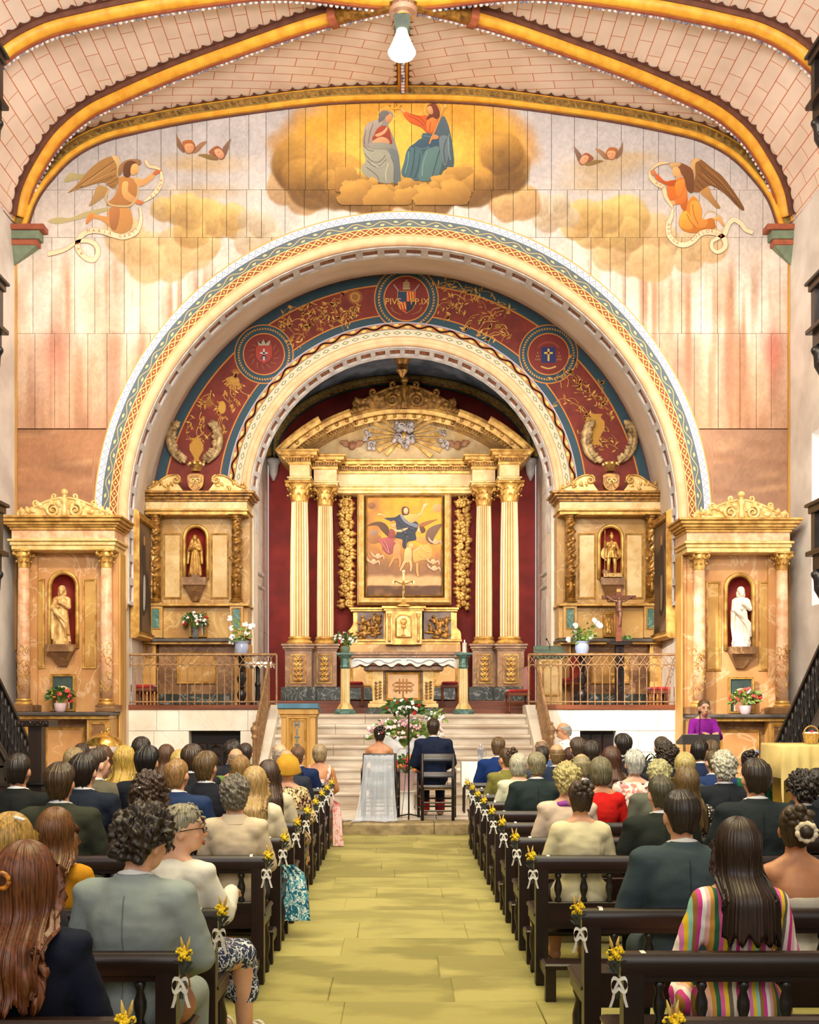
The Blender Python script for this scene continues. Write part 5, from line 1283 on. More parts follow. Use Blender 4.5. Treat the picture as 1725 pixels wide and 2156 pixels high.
m.grid(V,lin(c));m.build('canvas','paint',AP)
p=Paint(Yq+.016,750,1030,8.625)
p.oval(330,900,130,90,(150,100,54));p.oval(1470,340,90,80,(206,146,90));p.oval(320,790,80,50,(150,116,96));p.oval(280,300,70,60,(140,92,54))
p.shape([(200,670),(330,600),(480,600),(590,700),(600,870),(470,760),(380,660)],(92,62,40));p.shape([(1130,650),(1250,590),(1480,545),(1350,620),(1200,690)],(150,96,48));p.shape([(1260,860),(1300,740),(1420,660),(1560,635),(1480,780),(1410,900),(1390,1000),(1290,950)],(112,82,62))
p.shape([(400,920),(520,880),(640,860),(720,900),(700,1100),(600,1190),(480,1100),(470,1020)],(156,78,74));p.shape([(1040,1120),(1140,1060),(1290,1000),(1390,1130),(1330,1270),(1180,1290),(1060,1330),(1030,1220)],(206,150,74));p.shape([(1090,850),(1230,870),(1300,1000),(1180,980),(1100,950)],(204,136,66))
p.shape([(510,530),(700,510),(800,460),(900,520),(1110,600),(1120,700),(1080,800),(1090,920),(940,960),(900,1080),(840,1040),(840,920),(710,880),(740,780),(700,620)],(52,54,62));p.shape([(800,470),(850,480),(920,580),(1120,640),(1100,700),(960,650),(860,580)],(120,122,136));p.shape([(860,480),(980,450),(1130,470),(1110,560),(1000,610),(900,550)],(210,160,84))
p.shape([(840,330),(900,315),(960,360),(950,460),(850,470),(825,400)],(88,56,38));p.oval(905,395,42,58,(226,168,122));p.shape([(1110,470),(1180,410),(1230,270),(1310,270),(1250,320),(1190,450),(1130,490)],(232,176,124));p.shape([(550,530),(470,470),(380,470),(430,440),(520,480)],(232,176,124))
p.oval(680,640,45,60,(226,160,104));p.shape([(640,590),(690,570),(720,610),(640,630)],(196,126,46));p.shape([(640,700),(760,740),(930,700),(920,730),(800,780),(660,750)],(232,174,120));p.shape([(620,720),(700,760),(700,880),(590,880)],(140,66,56))
p.oval(1160,750,45,55,(228,168,118));p.shape([(1150,690),(1230,690),(1260,760),(1190,800)],(92,58,36));p.shape([(1020,1130),(1120,1060),(1180,1010),(1190,1040),(1100,1110)],(226,168,114))
for (x,y,c_) in ((760,1050,(206,130,76)),(960,1120,(222,160,104))):
 p.oval(x+40,y-90,48,52,c_);p.shape([(x-60,y-40),(x+40,y-40),(x+50,y+130),(x-20,y+220),(x-90,y+160)],c_);p.line([(x-50,y+150),(x-110,y+260),(x-160,y+360)],(60,44,24),c_);p.line([(x+10,y+150),(x+40,y+260),(x+30,y+370)],(60,44,24),c_)
p.line([(700,930),(740,980),(780,930)],34,(206,136,80));p.line([(1110,1340),(1110,1480),(1130,1590)],(50,40,34),(206,140,80))
for (x,y) in ((320,1320),(400,1220),(1400,1320),(1420,1440),(1440,960)): p.oval(x,y,46,50,(206,156,112));p.line([(x-30,y+20),(x-100,y-30),(x-130,y-90)],(30,40,10),(190,150,116));p.line([(x+30,y+20),(x+90,y-10),(x+110,y+60)],(30,40,10),(190,150,116))
p.lines([[(760,560),(880,660),(1060,740)],[(760,700),(860,760),(960,900)],[(900,780),(920,880),(900,1020)]],12,(88,88,100));p.lines([[(500,930),(560,1020),(600,1160)],[(460,960),(520,1060),(590,1160)]],12,(200,126,116));p.lines([[(1120,1120),(1180,1200),(1260,1230)],[(1200,1060),(1260,1130),(1340,1140)]],12,(232,190,110))
p.build('painted_scene',AP)
# SIDE ALTARS
def nave_altar(cx,dy,label,flipside):
 A=thing('side_altar',label,'altar',(0,0,0),0,'side altars in the nave'); Yf = 16.62; Yb = YW - .02; yb_ = 16.98
 def X(d,Y=Yf): return PX(cx+d,Y)
 def Z(y,Y=Yf): return PZ(y+dy,Y)
 nx0=PX(cx-3,yb_);nzb,nzt,nh=PZ(1365+dy,yb_),PZ(1209+dy,yb_),25*yb_/F
 panel_with_niche(X(-110),X(105),Z(1500),Z(1158),nx0,nzb,nzt,nh,yb_,Yb).build('back_panel','pink_ochre',A)
 niche(A,nx0,nzb,nzt,nh,yb_-.001,.25)
 bracket(A,nx0,PZ(1405+dy,yb_),PZ(1358+dy,yb_),.23,yb_-.24,yb_)
 for a,b_ in ((-74,-42),(37,67)):
  m=MB();frame_rect(m,PX(cx+a,yb_),PX(cx+b_,yb_),PZ(1408+dy,yb_),PZ(1219+dy,yb_),.035,yb_-.025,yb_);m=m.build('panel_frame','gold',A)
  MB().box(PX(cx+a+5,yb_),PX(cx+b_-5,yb_),yb_-.008,yb_,PZ(1403+dy,yb_),PZ(1224+dy,yb_)).build('marbled_panel','ochre_marble',m)
 for s in (-1,1):
  column(A,PX(cx+s*87,Yf+.12),Yf+.12,Z(1484),Z(1156),.098,.29,.10,'pink_marble','gold','plain')
  MB().box(PX(cx+s*87,Yf)-.16,PX(cx+s*87,Yf)+.16,Yf-.06,yb_,Z(1499),Z(1484),.01).build('column_plinth','brown_marble',A)
  MB().box(PX(cx+s*87,Yf)-.11,PX(cx+s*87,Yf)+.11,yb_-.06,yb_,Z(1484),Z(1158),.004).build('pilaster','pink_ochre',A)
 x0,x1=X(-113),X(104)
 tiers(MB(),x0,x1,Yf,Yb,[(Z(1158),Z(1148),0),(Z(1148),Z(1140),.02),(Z(1140),Z(1135),.05)]).build('architrave','gold_pale',A)
 MB().box(x0,x1,Yf+.01,Yb,Z(1135),Z(1116)).build('frieze','pink_marble',A)
 tiers(MB(),x0,x1,Yf,Yb,[(Z(1116),Z(1110),.02),(Z(1110),Z(1106),.05),(Z(1106),Z(1100),.09),(Z(1100),Z(1093),.13),(Z(1093),Z(1088),.16)]).build('cornice','gold',A)
 d=MB()
 for k in range(54): xx=lerp(x0-.08,x1+.08,(k+.5)/54);d.ball((xx,Yf-.14,Z(1091.5)),(.014,.02,.018),6,4)
 d.build('bead_moulding','gold_dark',A,True)
 crest(A,PX(cx,Yf+.15),Z(1088,Yf),.74,.46,Yf+.15,'gold_pale')
 MB().box(X(-107),X(105),Yf-.25,Yb,Z(1507,Yf-.25),Z(1499,Yf-.25),.015).build('altar_slab',mat('slate',c=(92,84,78),c2=(70,64,60),scale=6,rough=.45),A)
 MB().box(X(-102),X(100),Yf-.20,Yb,Z(1514,Yf-.2),Z(1507,Yf-.2),.004).build('slab_moulding','gold',A)
 MB().box(X(-70),X(52),Yf+.05,Yb,.15,Z(1514)).build('altar_front','brown_marble',A)
 m=MB();frame_rect(m,X(-44),X(40),.5,Z(1531),.05,Yf,Yf+.05);fr=m.build('antependium_frame','gold',A);MB().box(X(-41),X(37),Yf+.02,Yf+.06,.53,Z(1534)).build('antependium','pink_ochre',fr)
 for a,b_ in ((-102,-70),(52,100)):
  MB().box(X(a),X(b_),Yf-.15,Yb,.15,Z(1514)).build('altar_pier','honey_wood',A)
  m=MB();frame_rect(m,X(a+6),X(b_-6),.5,Z(1520),.035,Yf-.18,Yf-.15);fr=m.build('panel_frame','gold',A);MB().box(X(a+9),X(b_-9),Yf-.158,Yf-.15,.53,Z(1523)).build('marbled_panel','brown_marble',fr)
 sx=x1 if flipside>0 else x0
 MB().box(sx-.015,sx+.015,Yf+.3,Yb,.15,Z(1158)).build('side_board','honey_wood',A)
 return A
NAL=nave_altar(137,0,'marbled gilt side altar nearest the white wall, brown-bearded statue in its niche',1)
NAR=nave_altar(1560,5,'marbled gilt side altar beside the black staircase, white statue in its niche',-1)
def sanct_altar(cx,label,dark):
 A=thing('side_altar',label,'altar',(0,0,0),0,'side altars in the sanctuary');Yf=18.86;yb_=19.16;Yb=Y2-.01
 def X(d,Y=Yf): return PX(cx+d,Y)
 def Z(y,Y=Yf): return PZ(y,Y)
 nx0=PX(cx,yb_);nzb,nzt,nh=PZ(1220,yb_),PZ(1111,yb_),21*yb_/F
 panel_with_niche(X(-108),X(108),Z(1271),Z(1084),nx0,nzb,nzt,nh,yb_,Yb).build('back_panel','ochre_marble',A)
 niche(A,nx0,nzb,nzt,nh,yb_-.001,.22)
 bracket(A,nx0,PZ(1268,yb_),PZ(1218,yb_),.22,yb_-.22,yb_)
 for a,b_ in ((-69,-31),(31,69)):
  m=MB();frame_rect(m,PX(cx+a,yb_),PX(cx+b_,yb_),PZ(1261,yb_),PZ(1123,yb_),.03,yb_-.025,yb_);m=m.build('panel_frame','gold',A)
  MB().box(PX(cx+a+4,yb_),PX(cx+b_-4,yb_),yb_-.008,yb_,PZ(1257,yb_),PZ(1127,yb_)).build('marbled_panel','cream_marble',m)
 for s in (-1,1):
  column(A,PX(cx+s*85,Yf+.08),Yf+.08,Z(1268),Z(1083),.092,.13,.07,'gold_dark','gold_dark','twisted')
  MB().box(X(s*85-14),X(s*85+14),Yf,yb_,Z(1343),Z(1268),.006).build('predella_pier','ochre_marble',A)
  m=MB();frame_rect(m,X(s*85-10),X(s*85+10),Z(1325),Z(1280),.022,Yf-.02,Yf);m=m.build('panel_frame','gold',A);MB().box(X(s*85-8),X(s*85+8),Yf-.006,Yf,Z(1323),Z(1282)).build('marble_inlay','green_marble',m)
 x0,x1=X(-107),X(107)
 tiers(MB(),x0,x1,Yf+.12,Yb,[(Z(1343),Z(1276),0)]).build('predella','ochre_marble',A);tiers(MB(),x0,x1,Yf,Yb,[(Z(1276),Z(1271),.03)]).build('predella_shelf','gold',A)
 tiers(MB(),x0,x1,Yf,Yb,[(Z(1084),Z(1076),0),(Z(1076),Z(1072),.03)]).build('architrave','gold',A)
 MB().box(x0,x1,Yf+.01,Yb,Z(1072),Z(1056)).build('frieze','cream_marble',A)
 tiers(MB(),x0,x1,Yf,Yb,[(Z(1056),Z(1051),.02),(Z(1051),Z(1046),.06),(Z(1046),Z(1041),.11),(Z(1041),Z(1036),.15)]).build('cornice','gold_dark',A)
 d=MB()
 for k in range(50): xx=lerp(x0-.04,x1+.04,(k+.5)/50);d.box(xx-.012,xx+.012,Yf-.055,Yf,Z(1051.5),Z(1048.5))
 d.build('dentils','gold_dark',A)  # dark gold stands for shade between the dentils
 for s in (-1,1):
  o=[(s*104,1035),(s*104,1030),(s*88,1024),(s*74,1012),(s*58,1003),(s*42,1001),(s*34,1005),(s*32,1014),(s*38,1019),(s*33,1026),(s*26,1035)]
  b=MB().prism([(X(a,Yf+.06),Z(b_,Yf+.06)) for a,b_ in o],Yf+.02,Yf+.16).build('broken_pediment','gold_pale',A)
  m=MB();spiral(m,X(s*42),Z(1010),.085,1.4,math.pi/2,s,Yf+.01,.022,.012);spiral(m,X(s*100),Z(1028),.06,1.2,math.pi/2,-s,Yf+.01,.018,.01)
  m.tube([(X(a),Yf+.01,Z(b_)) for a,b_ in spline([(s*104,1028),(s*88,1022),(s*74,1010),(s*58,1001),(s*44,1000)],4,False)],.018,6)
  rg=rnd(cx+s)
  for k in range(7): leaf(m,(X(s*(50+k*7)),Z(1024-k*.5)),rg.uniform(0,6),.12,.03,Yf+.015,.8,.015)
  m.build('pediment_scroll','gold',b,True)
 sh=MB();q=[(-14,1000),(14,1000),(17,1012),(14,1026),(0,1036),(-14,1026),(-17,1012)]
 sh.prism([(X(a),Z(b_)) for a,b_ in spline(q,3)],Yf-.06,Yf+.08);sh.lathe([(.08,0),(.11,.10),(.14,.16),(.10,.16),(.06,.08)],X(0),Yf,Z(993),10)
 sh=sh.build('cartouche','gold_dark',A)
 m=MB();spiral(m,X(-5),Z(1014),.055,1.2,0,1,Yf-.07,.014,.008);spiral(m,X(6),Z(1014),.055,1.2,math.pi,-1,Yf-.07,.014,.008);m.tube([(X(-8),Yf-.07,Z(1028)),(X(0),Yf-.08,Z(1008)),(X(8),Yf-.07,Z(1028))],.014,6)
 for k in range(8): a=k*math.tau/8;m.ball((X(0)+.13*math.cos(a),Yf+.13*math.sin(a),Z(978)),.028,6,5)
 m.build('monogram','gold_pale',sh,True)
 for s in (-1, 1):
  m=MB();pts=spline([(s*26,974),(s*44,956),(s*52,928),(s*46,898),(s*34,888)],5,False)
  Yo=Y2-.06;m.tube([(PX(cx-3+a,Yo),Yo,PZ(b_,Yo)) for a,b_ in pts],np.interp(np.linspace(0,1,len(pts)),[0,.5,1],[.03,.085,.05]),8)
  rg=rnd(cx+7*s)
  for k in range(16):
   a,b_=pts[1+k];leaf(m,(PX(cx-3+a,Yo),PZ(b_,Yo)),(math.pi if s>0 else 0)+s*rg.uniform(-.9,.3),.19,.05,Yo-.05,-s*.9,.04);m.ball((PX(cx-3+a-s*8,Yo),Yo-.05,PZ(b_+2,Yo)),.035,7,5)
  m.build('plume_ornament',mat('antique_gold',c=(206,176,124),c2=(120,86,50),scale=10,rough=.5,metal=.15),A,True)
 MB().box(X(-110),X(106),Yf-.2,Yb,Z(1351,Yf-.2),Z(1344,Yf-.2),.012).build('altar_slab','slate',A);MB().box(X(-108),X(104),Yf-.14,Yb,Z(1356,Yf-.14),Z(1351,Yf-.14)).build('slab_moulding','gold',A)
 MB().box(X(-80),X(80),Yf+.06,Yb,1.70,Z(1354)).build('altar_front','brown_marble',A)
 m=MB();frame_rect(m,X(-42),X(40),Z(1440),Z(1373),.045,Yf+.02,Yf+.06);m=m.build('antependium_frame','gold',A);MB().box(X(-38),X(36),Yf+.04,Yf+.07,Z(1437),Z(1376)).build('antependium','ochre_marble',m)
 MB().box(X(-78),X(78),Yf+.0,Yb,1.70,Z(1461),.006).build('altar_plinth','black_marble',A)
 for s in (-1,1):
  MB().box(X(s*96-14),X(s*96+12),Yf-.05,Yb,1.70,Z(1354)).build('altar_pier','honey_wood',A)
  m=MB();frame_rect(m,X(s*96-11),X(s*96+9),Z(1385),Z(1358),.025,Yf-.075,Yf-.05);m=m.build('panel_frame','gold',A);MB().box(X(s*96-9),X(s*96+7),Yf-.06,Yf-.05,Z(1383),Z(1360)).build('marbled_panel','brown_marble',m)
 return A
SAL=sanct_altar(413,'gilded side altar with twisted columns holding a veiled golden statue',0)
SAR=sanct_altar(1286,'gilded side altar with twisted columns holding an armoured golden statue',1)
# BODIES: smooth continuous meshes grown from overlapping limbs
def cap_prim(mb,p0,p1,r0,r1,n=12,flat=None):
 p0,p1=Vector(p0),Vector(p1);d=(p1-p0);L=d.length;d=d/L if L>1e-6 else Vector((0,0,1))
 pts=[p0-d*r0*.98,p0-d*r0*.8,p0-d*r0*.45,p0,p0.lerp(p1,.5),p1,p1+d*r1*.45,p1+d*r1*.8,p1+d*r1*.98]
 mb.tube(pts,[r0*.18,r0*.6,r0*.9,r0,(r0+r1)/2,r1,r1*.9,r1*.6,r1*.18],n,flat=flat)
def chain(mb,pts,rs):
 for k in range(len(pts)-1): cap_prim(mb,pts[k],pts[k+1],rs[k],rs[k+1])
def blob(mb,name,voxel=.012,it=5,fac=.5):
 me0=bpy.data.meshes.new('tmp');me0.from_pydata(mb.v,[],mb.f)
 o=bpy.data.objects.new('tmp',me0);col.objects.link(o)
 r=o.modifiers.new('r','REMESH');r.mode='VOXEL';r.voxel_size=voxel
 s=o.modifiers.new('s','SMOOTH');s.factor=fac;s.iterations=it
 dg=bpy.context.evaluated_depsgraph_get();dg.update()
 me=bpy.data.meshes.new_from_object(o.evaluated_get(dg));me.name=name
 bpy.data.objects.remove(o);bpy.data.meshes.remove(me0)
 me.polygons.foreach_set('use_smooth',np.ones(len(me.polygons),bool));me.materials.clear();me.materials.append(MT('skin'));return me
def verts_of(me):
 a=np.zeros(len(me.vertices)*3);me.vertices.foreach_get('co',a);return a.reshape(-1,3)
def set_verts(me,a): me.vertices.foreach_set('co',a.ravel());me.update()
mat('skin',c=(222,164,124),c2=(206,144,106),scale=9,rough=.5,obj=True)
mat('skin_pale',c=(232,180,146),c2=(218,160,126),scale=9,rough=.5,obj=True)
mat('skin_tan',c=(198,138,96),c2=(180,118,80),scale=9,rough=.5,obj=True)
NECK=Vector((0,0.0,1.075))
def head_prims(mb,M):
 i=len(mb.v)
 mb.ball((0,.012,1.245),(.076,.096,.098),20,14);mb.ball((0,.055,1.185),(.058,.062,.075),16,10);mb.ball((0,.085,1.145),(.030,.028,.024),10,8)
 mb.ball((0,-.03,1.20),(.066,.06,.075),14,10)
 cap_prim(mb,(0,.112,1.245),(0,.130,1.205),.009,.014,8);mb.ball((0,.112,1.168),(.024,.012,.007),8,6);mb.ball((0,.108,1.157),(.020,.012,.007),8,6)
 for s in (-1,1):
  mb.ball((s*.079,.006,1.205),(.011,.022,.033),10,8);mb.ball((s*.036,.098,1.265),(.022,.012,.008),8,6);mb.ball((s*.040,.085,1.20),(.022,.022,.022),8,6)
 cap_prim(mb,(0,-.012,1.03),(0,.012,1.17),.056,.052)
 for k in range(i,len(mb.v)): mb.v[k]=tuple(M @ Vector(mb.v[k]))
def turn(yaw,pitch,roll=0.0): return Matrix.Translation(NECK) @ Euler((math.radians(pitch),math.radians(roll),math.radians(yaw))).to_matrix().to_4x4() @ Matrix.Translation(-NECK)
def hand(mb,w,d,side,sc=1.0):
 w=Vector(w);d=Vector(d).normalized();sd=d.cross(Vector((0,0,1))).normalized()*side;up=Vector((0,0,1))
 cap_prim(mb,w,w+d*.06*sc,.026*sc,.036*sc,10,.55)
 for k,(o,l) in enumerate(((-.028,.062),(-.010,.074),(.009,.070),(.027,.056))):
  a=w+d*.075*sc+sd*o*sc;b=a+d*l*.55*sc-up*.008*sc;c=b+d*l*.4*sc-up*.028*sc;chain(mb,[a,b,c],[.0105*sc,.0098*sc,.0085*sc])
 a=w+d*.025*sc-sd*.028*sc;b=a+d*.035*sc-sd*.026*sc;c=b+d*.03*sc-up*.012*sc;chain(mb,[a,b,c],[.0125*sc,.0115*sc,.0095*sc])
SEX={'m': dict(sw=.180,ch=(.168,.118,.19),wa=(.150,.110,.18),hp=(.170,.140,.13),ar=1.08),'f': dict(sw=.150,ch=(.142,.106,.17),wa=(.122,.098,.17),hp=(.178,.140,.13),ar=.88)}
_body={}
def arms(mb,S,infl,ax=0.0,hands=True,pose='lap'):
 sw=S['sw'];k=S['ar']
 for s in (-1,1):
  if pose=='lap': el,wr=(s*(sw+.075),.05,.75),(s*.085,.27,.63)
  elif pose=='fold': el,wr=(s*(sw+.07),.06,.76),(s*.02,.20,.86)
  else: el,wr=(s*(sw+.06),.10,.79),(s*.10,.33,.86)
  chain(mb,[(s*sw,-.01,1.005),el,wr],[.052*k+infl,.043*k+infl,.031*k+infl*.8])
  if hands: hand(mb,wr,(-s*.35,.9,-.1),s)
def legs(mb,infl,ankle=.10):
 for s in (-1,1):
  chain(mb,[(s*.085,.02,.53),(s*.105,.43,.50),(s*.105,.46,ankle)],[.088+infl,.064+infl,.045+infl])
  if not infl: cap_prim(mb,(s*.105,.43,.055),(s*.115,.62,.038),.042,.034)
def body(sex='m',yaw=0,pitch=0,pose='lap'):
 key=(sex,yaw,pitch,pose)
 if key in _body: return _body[key]
 S=SEX[sex];mb=MB();head_prims(mb,turn(yaw,pitch))
 mb.ball((0,-.012,.90),S['ch'],16,12);mb.ball((0,-.005,.72),S['wa'],16,12);mb.ball((0,.01,.56),S['hp'],16,12)
 cap_prim(mb,(-S['sw']+.03,-.012,1.0),(S['sw']-.03,-.012,1.0),.062,.062)
 for s in (-1,1): cap_prim(mb,(s*.11,-.02,1.025),(0,-.012,1.085),.042,.046)
 arms(mb,S,0.0,pose=pose);legs(mb,0.0)
 _body[key]=blob(mb,'body',.0105,5);return _body[key]
_cl={}
def wrinkle(me,amp,f,seed=0):
 v=verts_of(me);n=vnoise(v[:,0]*f+v[:,1]*f*.7,v[:,2]*f*1.6+v[:,1]*f*.4,seed)-.5
 nr=np.zeros(len(me.vertices)*3);me.vertices.foreach_get('normal',nr);set_verts(me,v+nr.reshape(-1,3)*(n*amp)[:,None])
def garment(kind,sex='m',pose='lap'):
 key=(kind,sex,pose)
 if key in _cl: return _cl[key]
 S=SEX[sex];mb=MB();sw=S['sw']
 def e(c,r,d): mb.ball(c,[q+d for q in r],16,12)
 if kind in ('jacket','blouse','top','knit'):
  d={'jacket': .026,'blouse': .014,'top': .012,'knit': .022}[kind]
  e((0,-.012,.90),S['ch'],d);e((0,-.005,.73),S['wa'],d+.008);e((0,.01,.57),S['hp'],d+.006)
  cap_prim(mb,(-sw+.025,-.012,.995),(sw-.025,-.012,.995),.062+d,.062+d)
  for s in (-1,1): cap_prim(mb,(s*.12,-.022,1.005),(s*.05,-.02,1.032),.036+d,.026+d)
  if kind=='jacket':
   for s in (-1,1): mb.ball((s*(sw+.016),-.012,1.024),(.066,.066,.050),10,8)
  arms(mb,S,d*.8,hands=False,pose=pose)
  me=blob(mb,kind,.0125,5);wrinkle(me,.007 if kind != 'top' else .004,11,3);wrinkle(me,.004,30,5)
 elif kind=='strapless':
  e((0,-.010,.86),(S['ch'][0],S['ch'][1],.10),.008);e((0,-.005,.73),S['wa'],.012);e((0,.01,.57),S['hp'],.012);me=blob(mb,kind,.0125,4)
  v=verts_of(me);v[:,2]=np.minimum(v[:,2],.895+.0*v[:,0]);set_verts(me,v);wrinkle(me,.006,20)
 elif kind=='trousers':
  e((0,.01,.56),S['hp'],.010);legs(mb,.013,.09);me=blob(mb,kind,.016,4)
 elif kind=='skirt':
  e((0,.01,.56),S['hp'],.012);mb.ball((0,.24,.52),(.20,.28,.10),14,10);chain(mb,[(-.10,.42,.5),(.10,.42,.5)],[.09,.09]);chain(mb,[(-.08,.47,.46),(-.09,.48,.28)],[.085,.085]);chain(mb,[(.08,.47,.46),(.09,.48,.28)],[.085,.085]);mb.ball((0,.47,.36),(.14,.08,.14),12,8);me=blob(mb,kind,.016,4);wrinkle(me,.02,16)
 _cl[key]=me;return me
def seam_mesh():
 if 'seam' in _cl: return _cl['seam']
 v=verts_of(garment('jacket','m'));pts=[]
 for z in np.linspace(.56,1.03,24):
  q=v[(np.abs(v[:,0])<.02) & (np.abs(v[:,2]-z)<.016)]
  if len(q): pts.append((0,q[:,1].min()-.0005,z))
 _cl['seam']=MB().tube(pts,.0022,5).mesh('back_seam','skin',True);return _cl['seam']
def collar_mesh(kind):
 if kind in _cl: return _cl[kind]
 mb=MB();V=[]
 if kind=='shirt_collar': r0,r1,z0,z1,a=.071,.066,1.062,1.122,2.75
 else: r0,r1,z0,z1,a=.104,.080,1.040,1.100,2.3
 for t in np.linspace(-a,a,33):
  drop=.05*max(0,abs(t)-1.0)/1.6 if kind != 'shirt_collar' else .02*abs(t)/2.6
  row=[]
  for (r,z) in ((r0+.006,z0),(r0,z0+.01),(r1+.008,z1),(r1,z1+.004),(r1-.004,z1),(r0-.012,z0)): row.append((r*math.sin(t),.004-r*math.cos(t)*1.02,z-drop*2))
  V.append(row)
 mb.grid(np.array(V),flip=True);me=mb.mesh(kind,'skin',True);_cl[kind]=me;return me
# hair
HC_=np.array([0,.006,1.238])-np.array(NECK)
_hair={}
def hair_mesh(style,seed=0):
 key=(style,seed)
 if key in _hair: return _hair[key]
 r=rnd(seed+17);cfg=dict(vol=.012,amp=.004,k=34,front=60,side=104,back=144,drop=0.0,wave=0.0,curl=0.0,start=0.0,spread=1.0,cw=34.0)
 cfg.update({'short': {},'thick': dict(vol=.022,amp=.007,back=150),'buzz': dict(vol=.004,amp=.0015,front=52),'crop': dict(vol=.009,amp=.003,back=140),
    'curly': dict(vol=.046,amp=.003,curl=.030,back=142,side=114,cw=58.),'grey_curls': dict(vol=.026,amp=.003,curl=.020,back=146,side=112,cw=60.),
    'bald': dict(vol=.006,amp=.002,start=62,back=142),'thinning': dict(vol=.007,amp=.003,start=38,back=142),'bob': dict(vol=.020,amp=.004,drop=.085,k=84),'bob_short': dict(vol=.024,amp=.006,drop=.035,k=80),
    'long': dict(vol=.016,amp=.004,drop=.34,k=88),'long_wavy': dict(vol=.020,amp=.005,drop=.36,wave=.016,k=80),'long_curly': dict(vol=.034,amp=.006,curl=.024,drop=.25,wave=.012,cw=50.),'medium': dict(vol=.018,amp=.004,drop=.20,k=88),
    'pulled': dict(vol=.008,amp=.003,back=142,k=70,front=56),'updo': dict(vol=.010,amp=.004,back=142,k=70),'pixie': dict(vol=.018,amp=.008,back=146,k=34)}[style])
 N=208 if cfg['drop'] and not cfg['curl'] else 128 if not cfg['curl'] else 170;rows=26 if not cfg['curl'] else 54;R=np.array([.0785,.0985,.101])
 V=[]
 ph=[r.uniform(0,6.28) for _ in range(6)]
 for i in range(N+1):
  az=-math.pi+math.tau*i/N;aa=abs(az);front=max(0,math.cos(az))
  if aa<1.2: h=lerp(cfg['front'],cfg['side']-22,(aa/1.2)**1.5)
  elif aa<1.75: h=lerp(cfg['side']-22,cfg['side'],(aa-1.2)/.55)
  else: h=lerp(cfg['side']+4,cfg['back'],min(1,(aa-1.75)/.45))
  h=math.radians(h+0+2.5*math.sin(az*7+ph[0])+(cfg['amp']>.006)*3*math.sin(az*17+ph[1]));s0=math.radians(cfg['start'])*(1 if aa<2.6 or cfg['start']>50 else .8)
  if cfg['start'] and aa<.9: h=s0+.02
  drop=cfg['drop']*sm(1.15,1.75,np.array(aa)) if cfg['drop'] else 0.0
  if drop>0: h=min(h,math.radians(104))
  st=cfg['amp']*(math.sin(cfg['k']*az+ph[2])+.7*math.sin(cfg['k']*.53*az+ph[3])+.6*math.sin(cfg['k']*1.9*az+ph[4]))*.5
  line=[]
  for j in range(rows+1):
   t=j/rows;f=lerp(s0,h,t);ed=(1-t**7) if drop<=.0 else 1.0
   if not cfg['drop'] and not cfg['curl'] and aa>1.3: ed *= 1-.5*float(sm(.5,1.0,np.array(t)))
   if cfg['start']: ed *= min(1,t*6)
   th=(cfg['vol']*(.8+.2*math.cos(f))*ed+st*min(1,f*1.6)*(ed if not drop else 1))
   th += .009*(not cfg['drop'] and aa>1.75 and .35<t<.97)*float(sm(1.75,2.2,np.array(aa))); hs=math.sin(f) if f<1.57 else 1-.15*(f-1.57)-.16*max(0,t-.8)*5*.6 if not drop else math.sin(f);P_=np.array([hs*math.sin(az),hs*math.cos(az),math.cos(f) if f<1.57 else -1.06*(f-1.57)])
   line.append(HC_+P_*(R+th))
  if cfg['drop']:
   p0=line[-1].copy()
   for j in range(1,15):
    t=j/14;q=p0.copy();q[2]=p0[2]-drop*t*(1+.06*math.sin(az*11+ph[5]))
    zz=q[2];pull=1-.10*math.sin(min(1,t*2)*math.pi)*(cfg['drop']>.15)
    q[0]=p0[0]*pull*(1+.28*t*(cfg['drop']>.15));q[1]=HC_[1]+(p0[1]-HC_[1])*pull
    if cfg['drop'] > .15:
     b=float(sm(.06,-.05,np.array(zz)));yb=-.150-.035*math.cos(min(1.5,abs(q[0])*9));q[1]=lerp(q[1],min(q[1],yb),b);q[0] *= 1-.25*t*max(0,cfg['drop']-.3)*4*t
    nv=np.array([math.sin(az),math.cos(az),0]);w_=cfg['wave']*math.sin(t*16+az*3+ph[1])*t
    if cfg['drop']<.15: w_ += -.030*t**2
    line.append(q+nv*(st*(1+t)+w_))
   e=line[-1];line.append(np.array([e[0]*.8,HC_[1]+(e[1]-HC_[1])*.85,e[2]+.02]));
  V.append(line)
 V=np.array(V)
 if cfg['curl']:
  d=V-HC_;l=np.linalg.norm(d,axis=-1,keepdims=True)+1e-6;cw=cfg['cw'];p3=V*cw
  n=(vnoise(p3[...,0]+p3[...,1]*.6,p3[...,2]+p3[...,1]*.3,seed)+vnoise(p3[...,1]*1.1-p3[...,0]*.4,p3[...,2]*1.2+p3[...,0],seed+3))-.85
  ed=np.ones(V.shape[1]);ed[-6:]=.5
  V=V+d/l*(n*cfg['curl'])[...,None]*ed[None,:,None]
 mb=MB();mb.grid(V,flip=True);rg=rnd(seed)
 if style=='updo':
  c=HC_+np.array([0,-.085,.055])
  for k in range(14): a=k*2.4;q=.018+.03*(k%3)/2;mb.ball(c+np.array([q*1.3*math.cos(a),-.012*(k%2),q*math.sin(a)]),(.030,.030,.026),8,6)
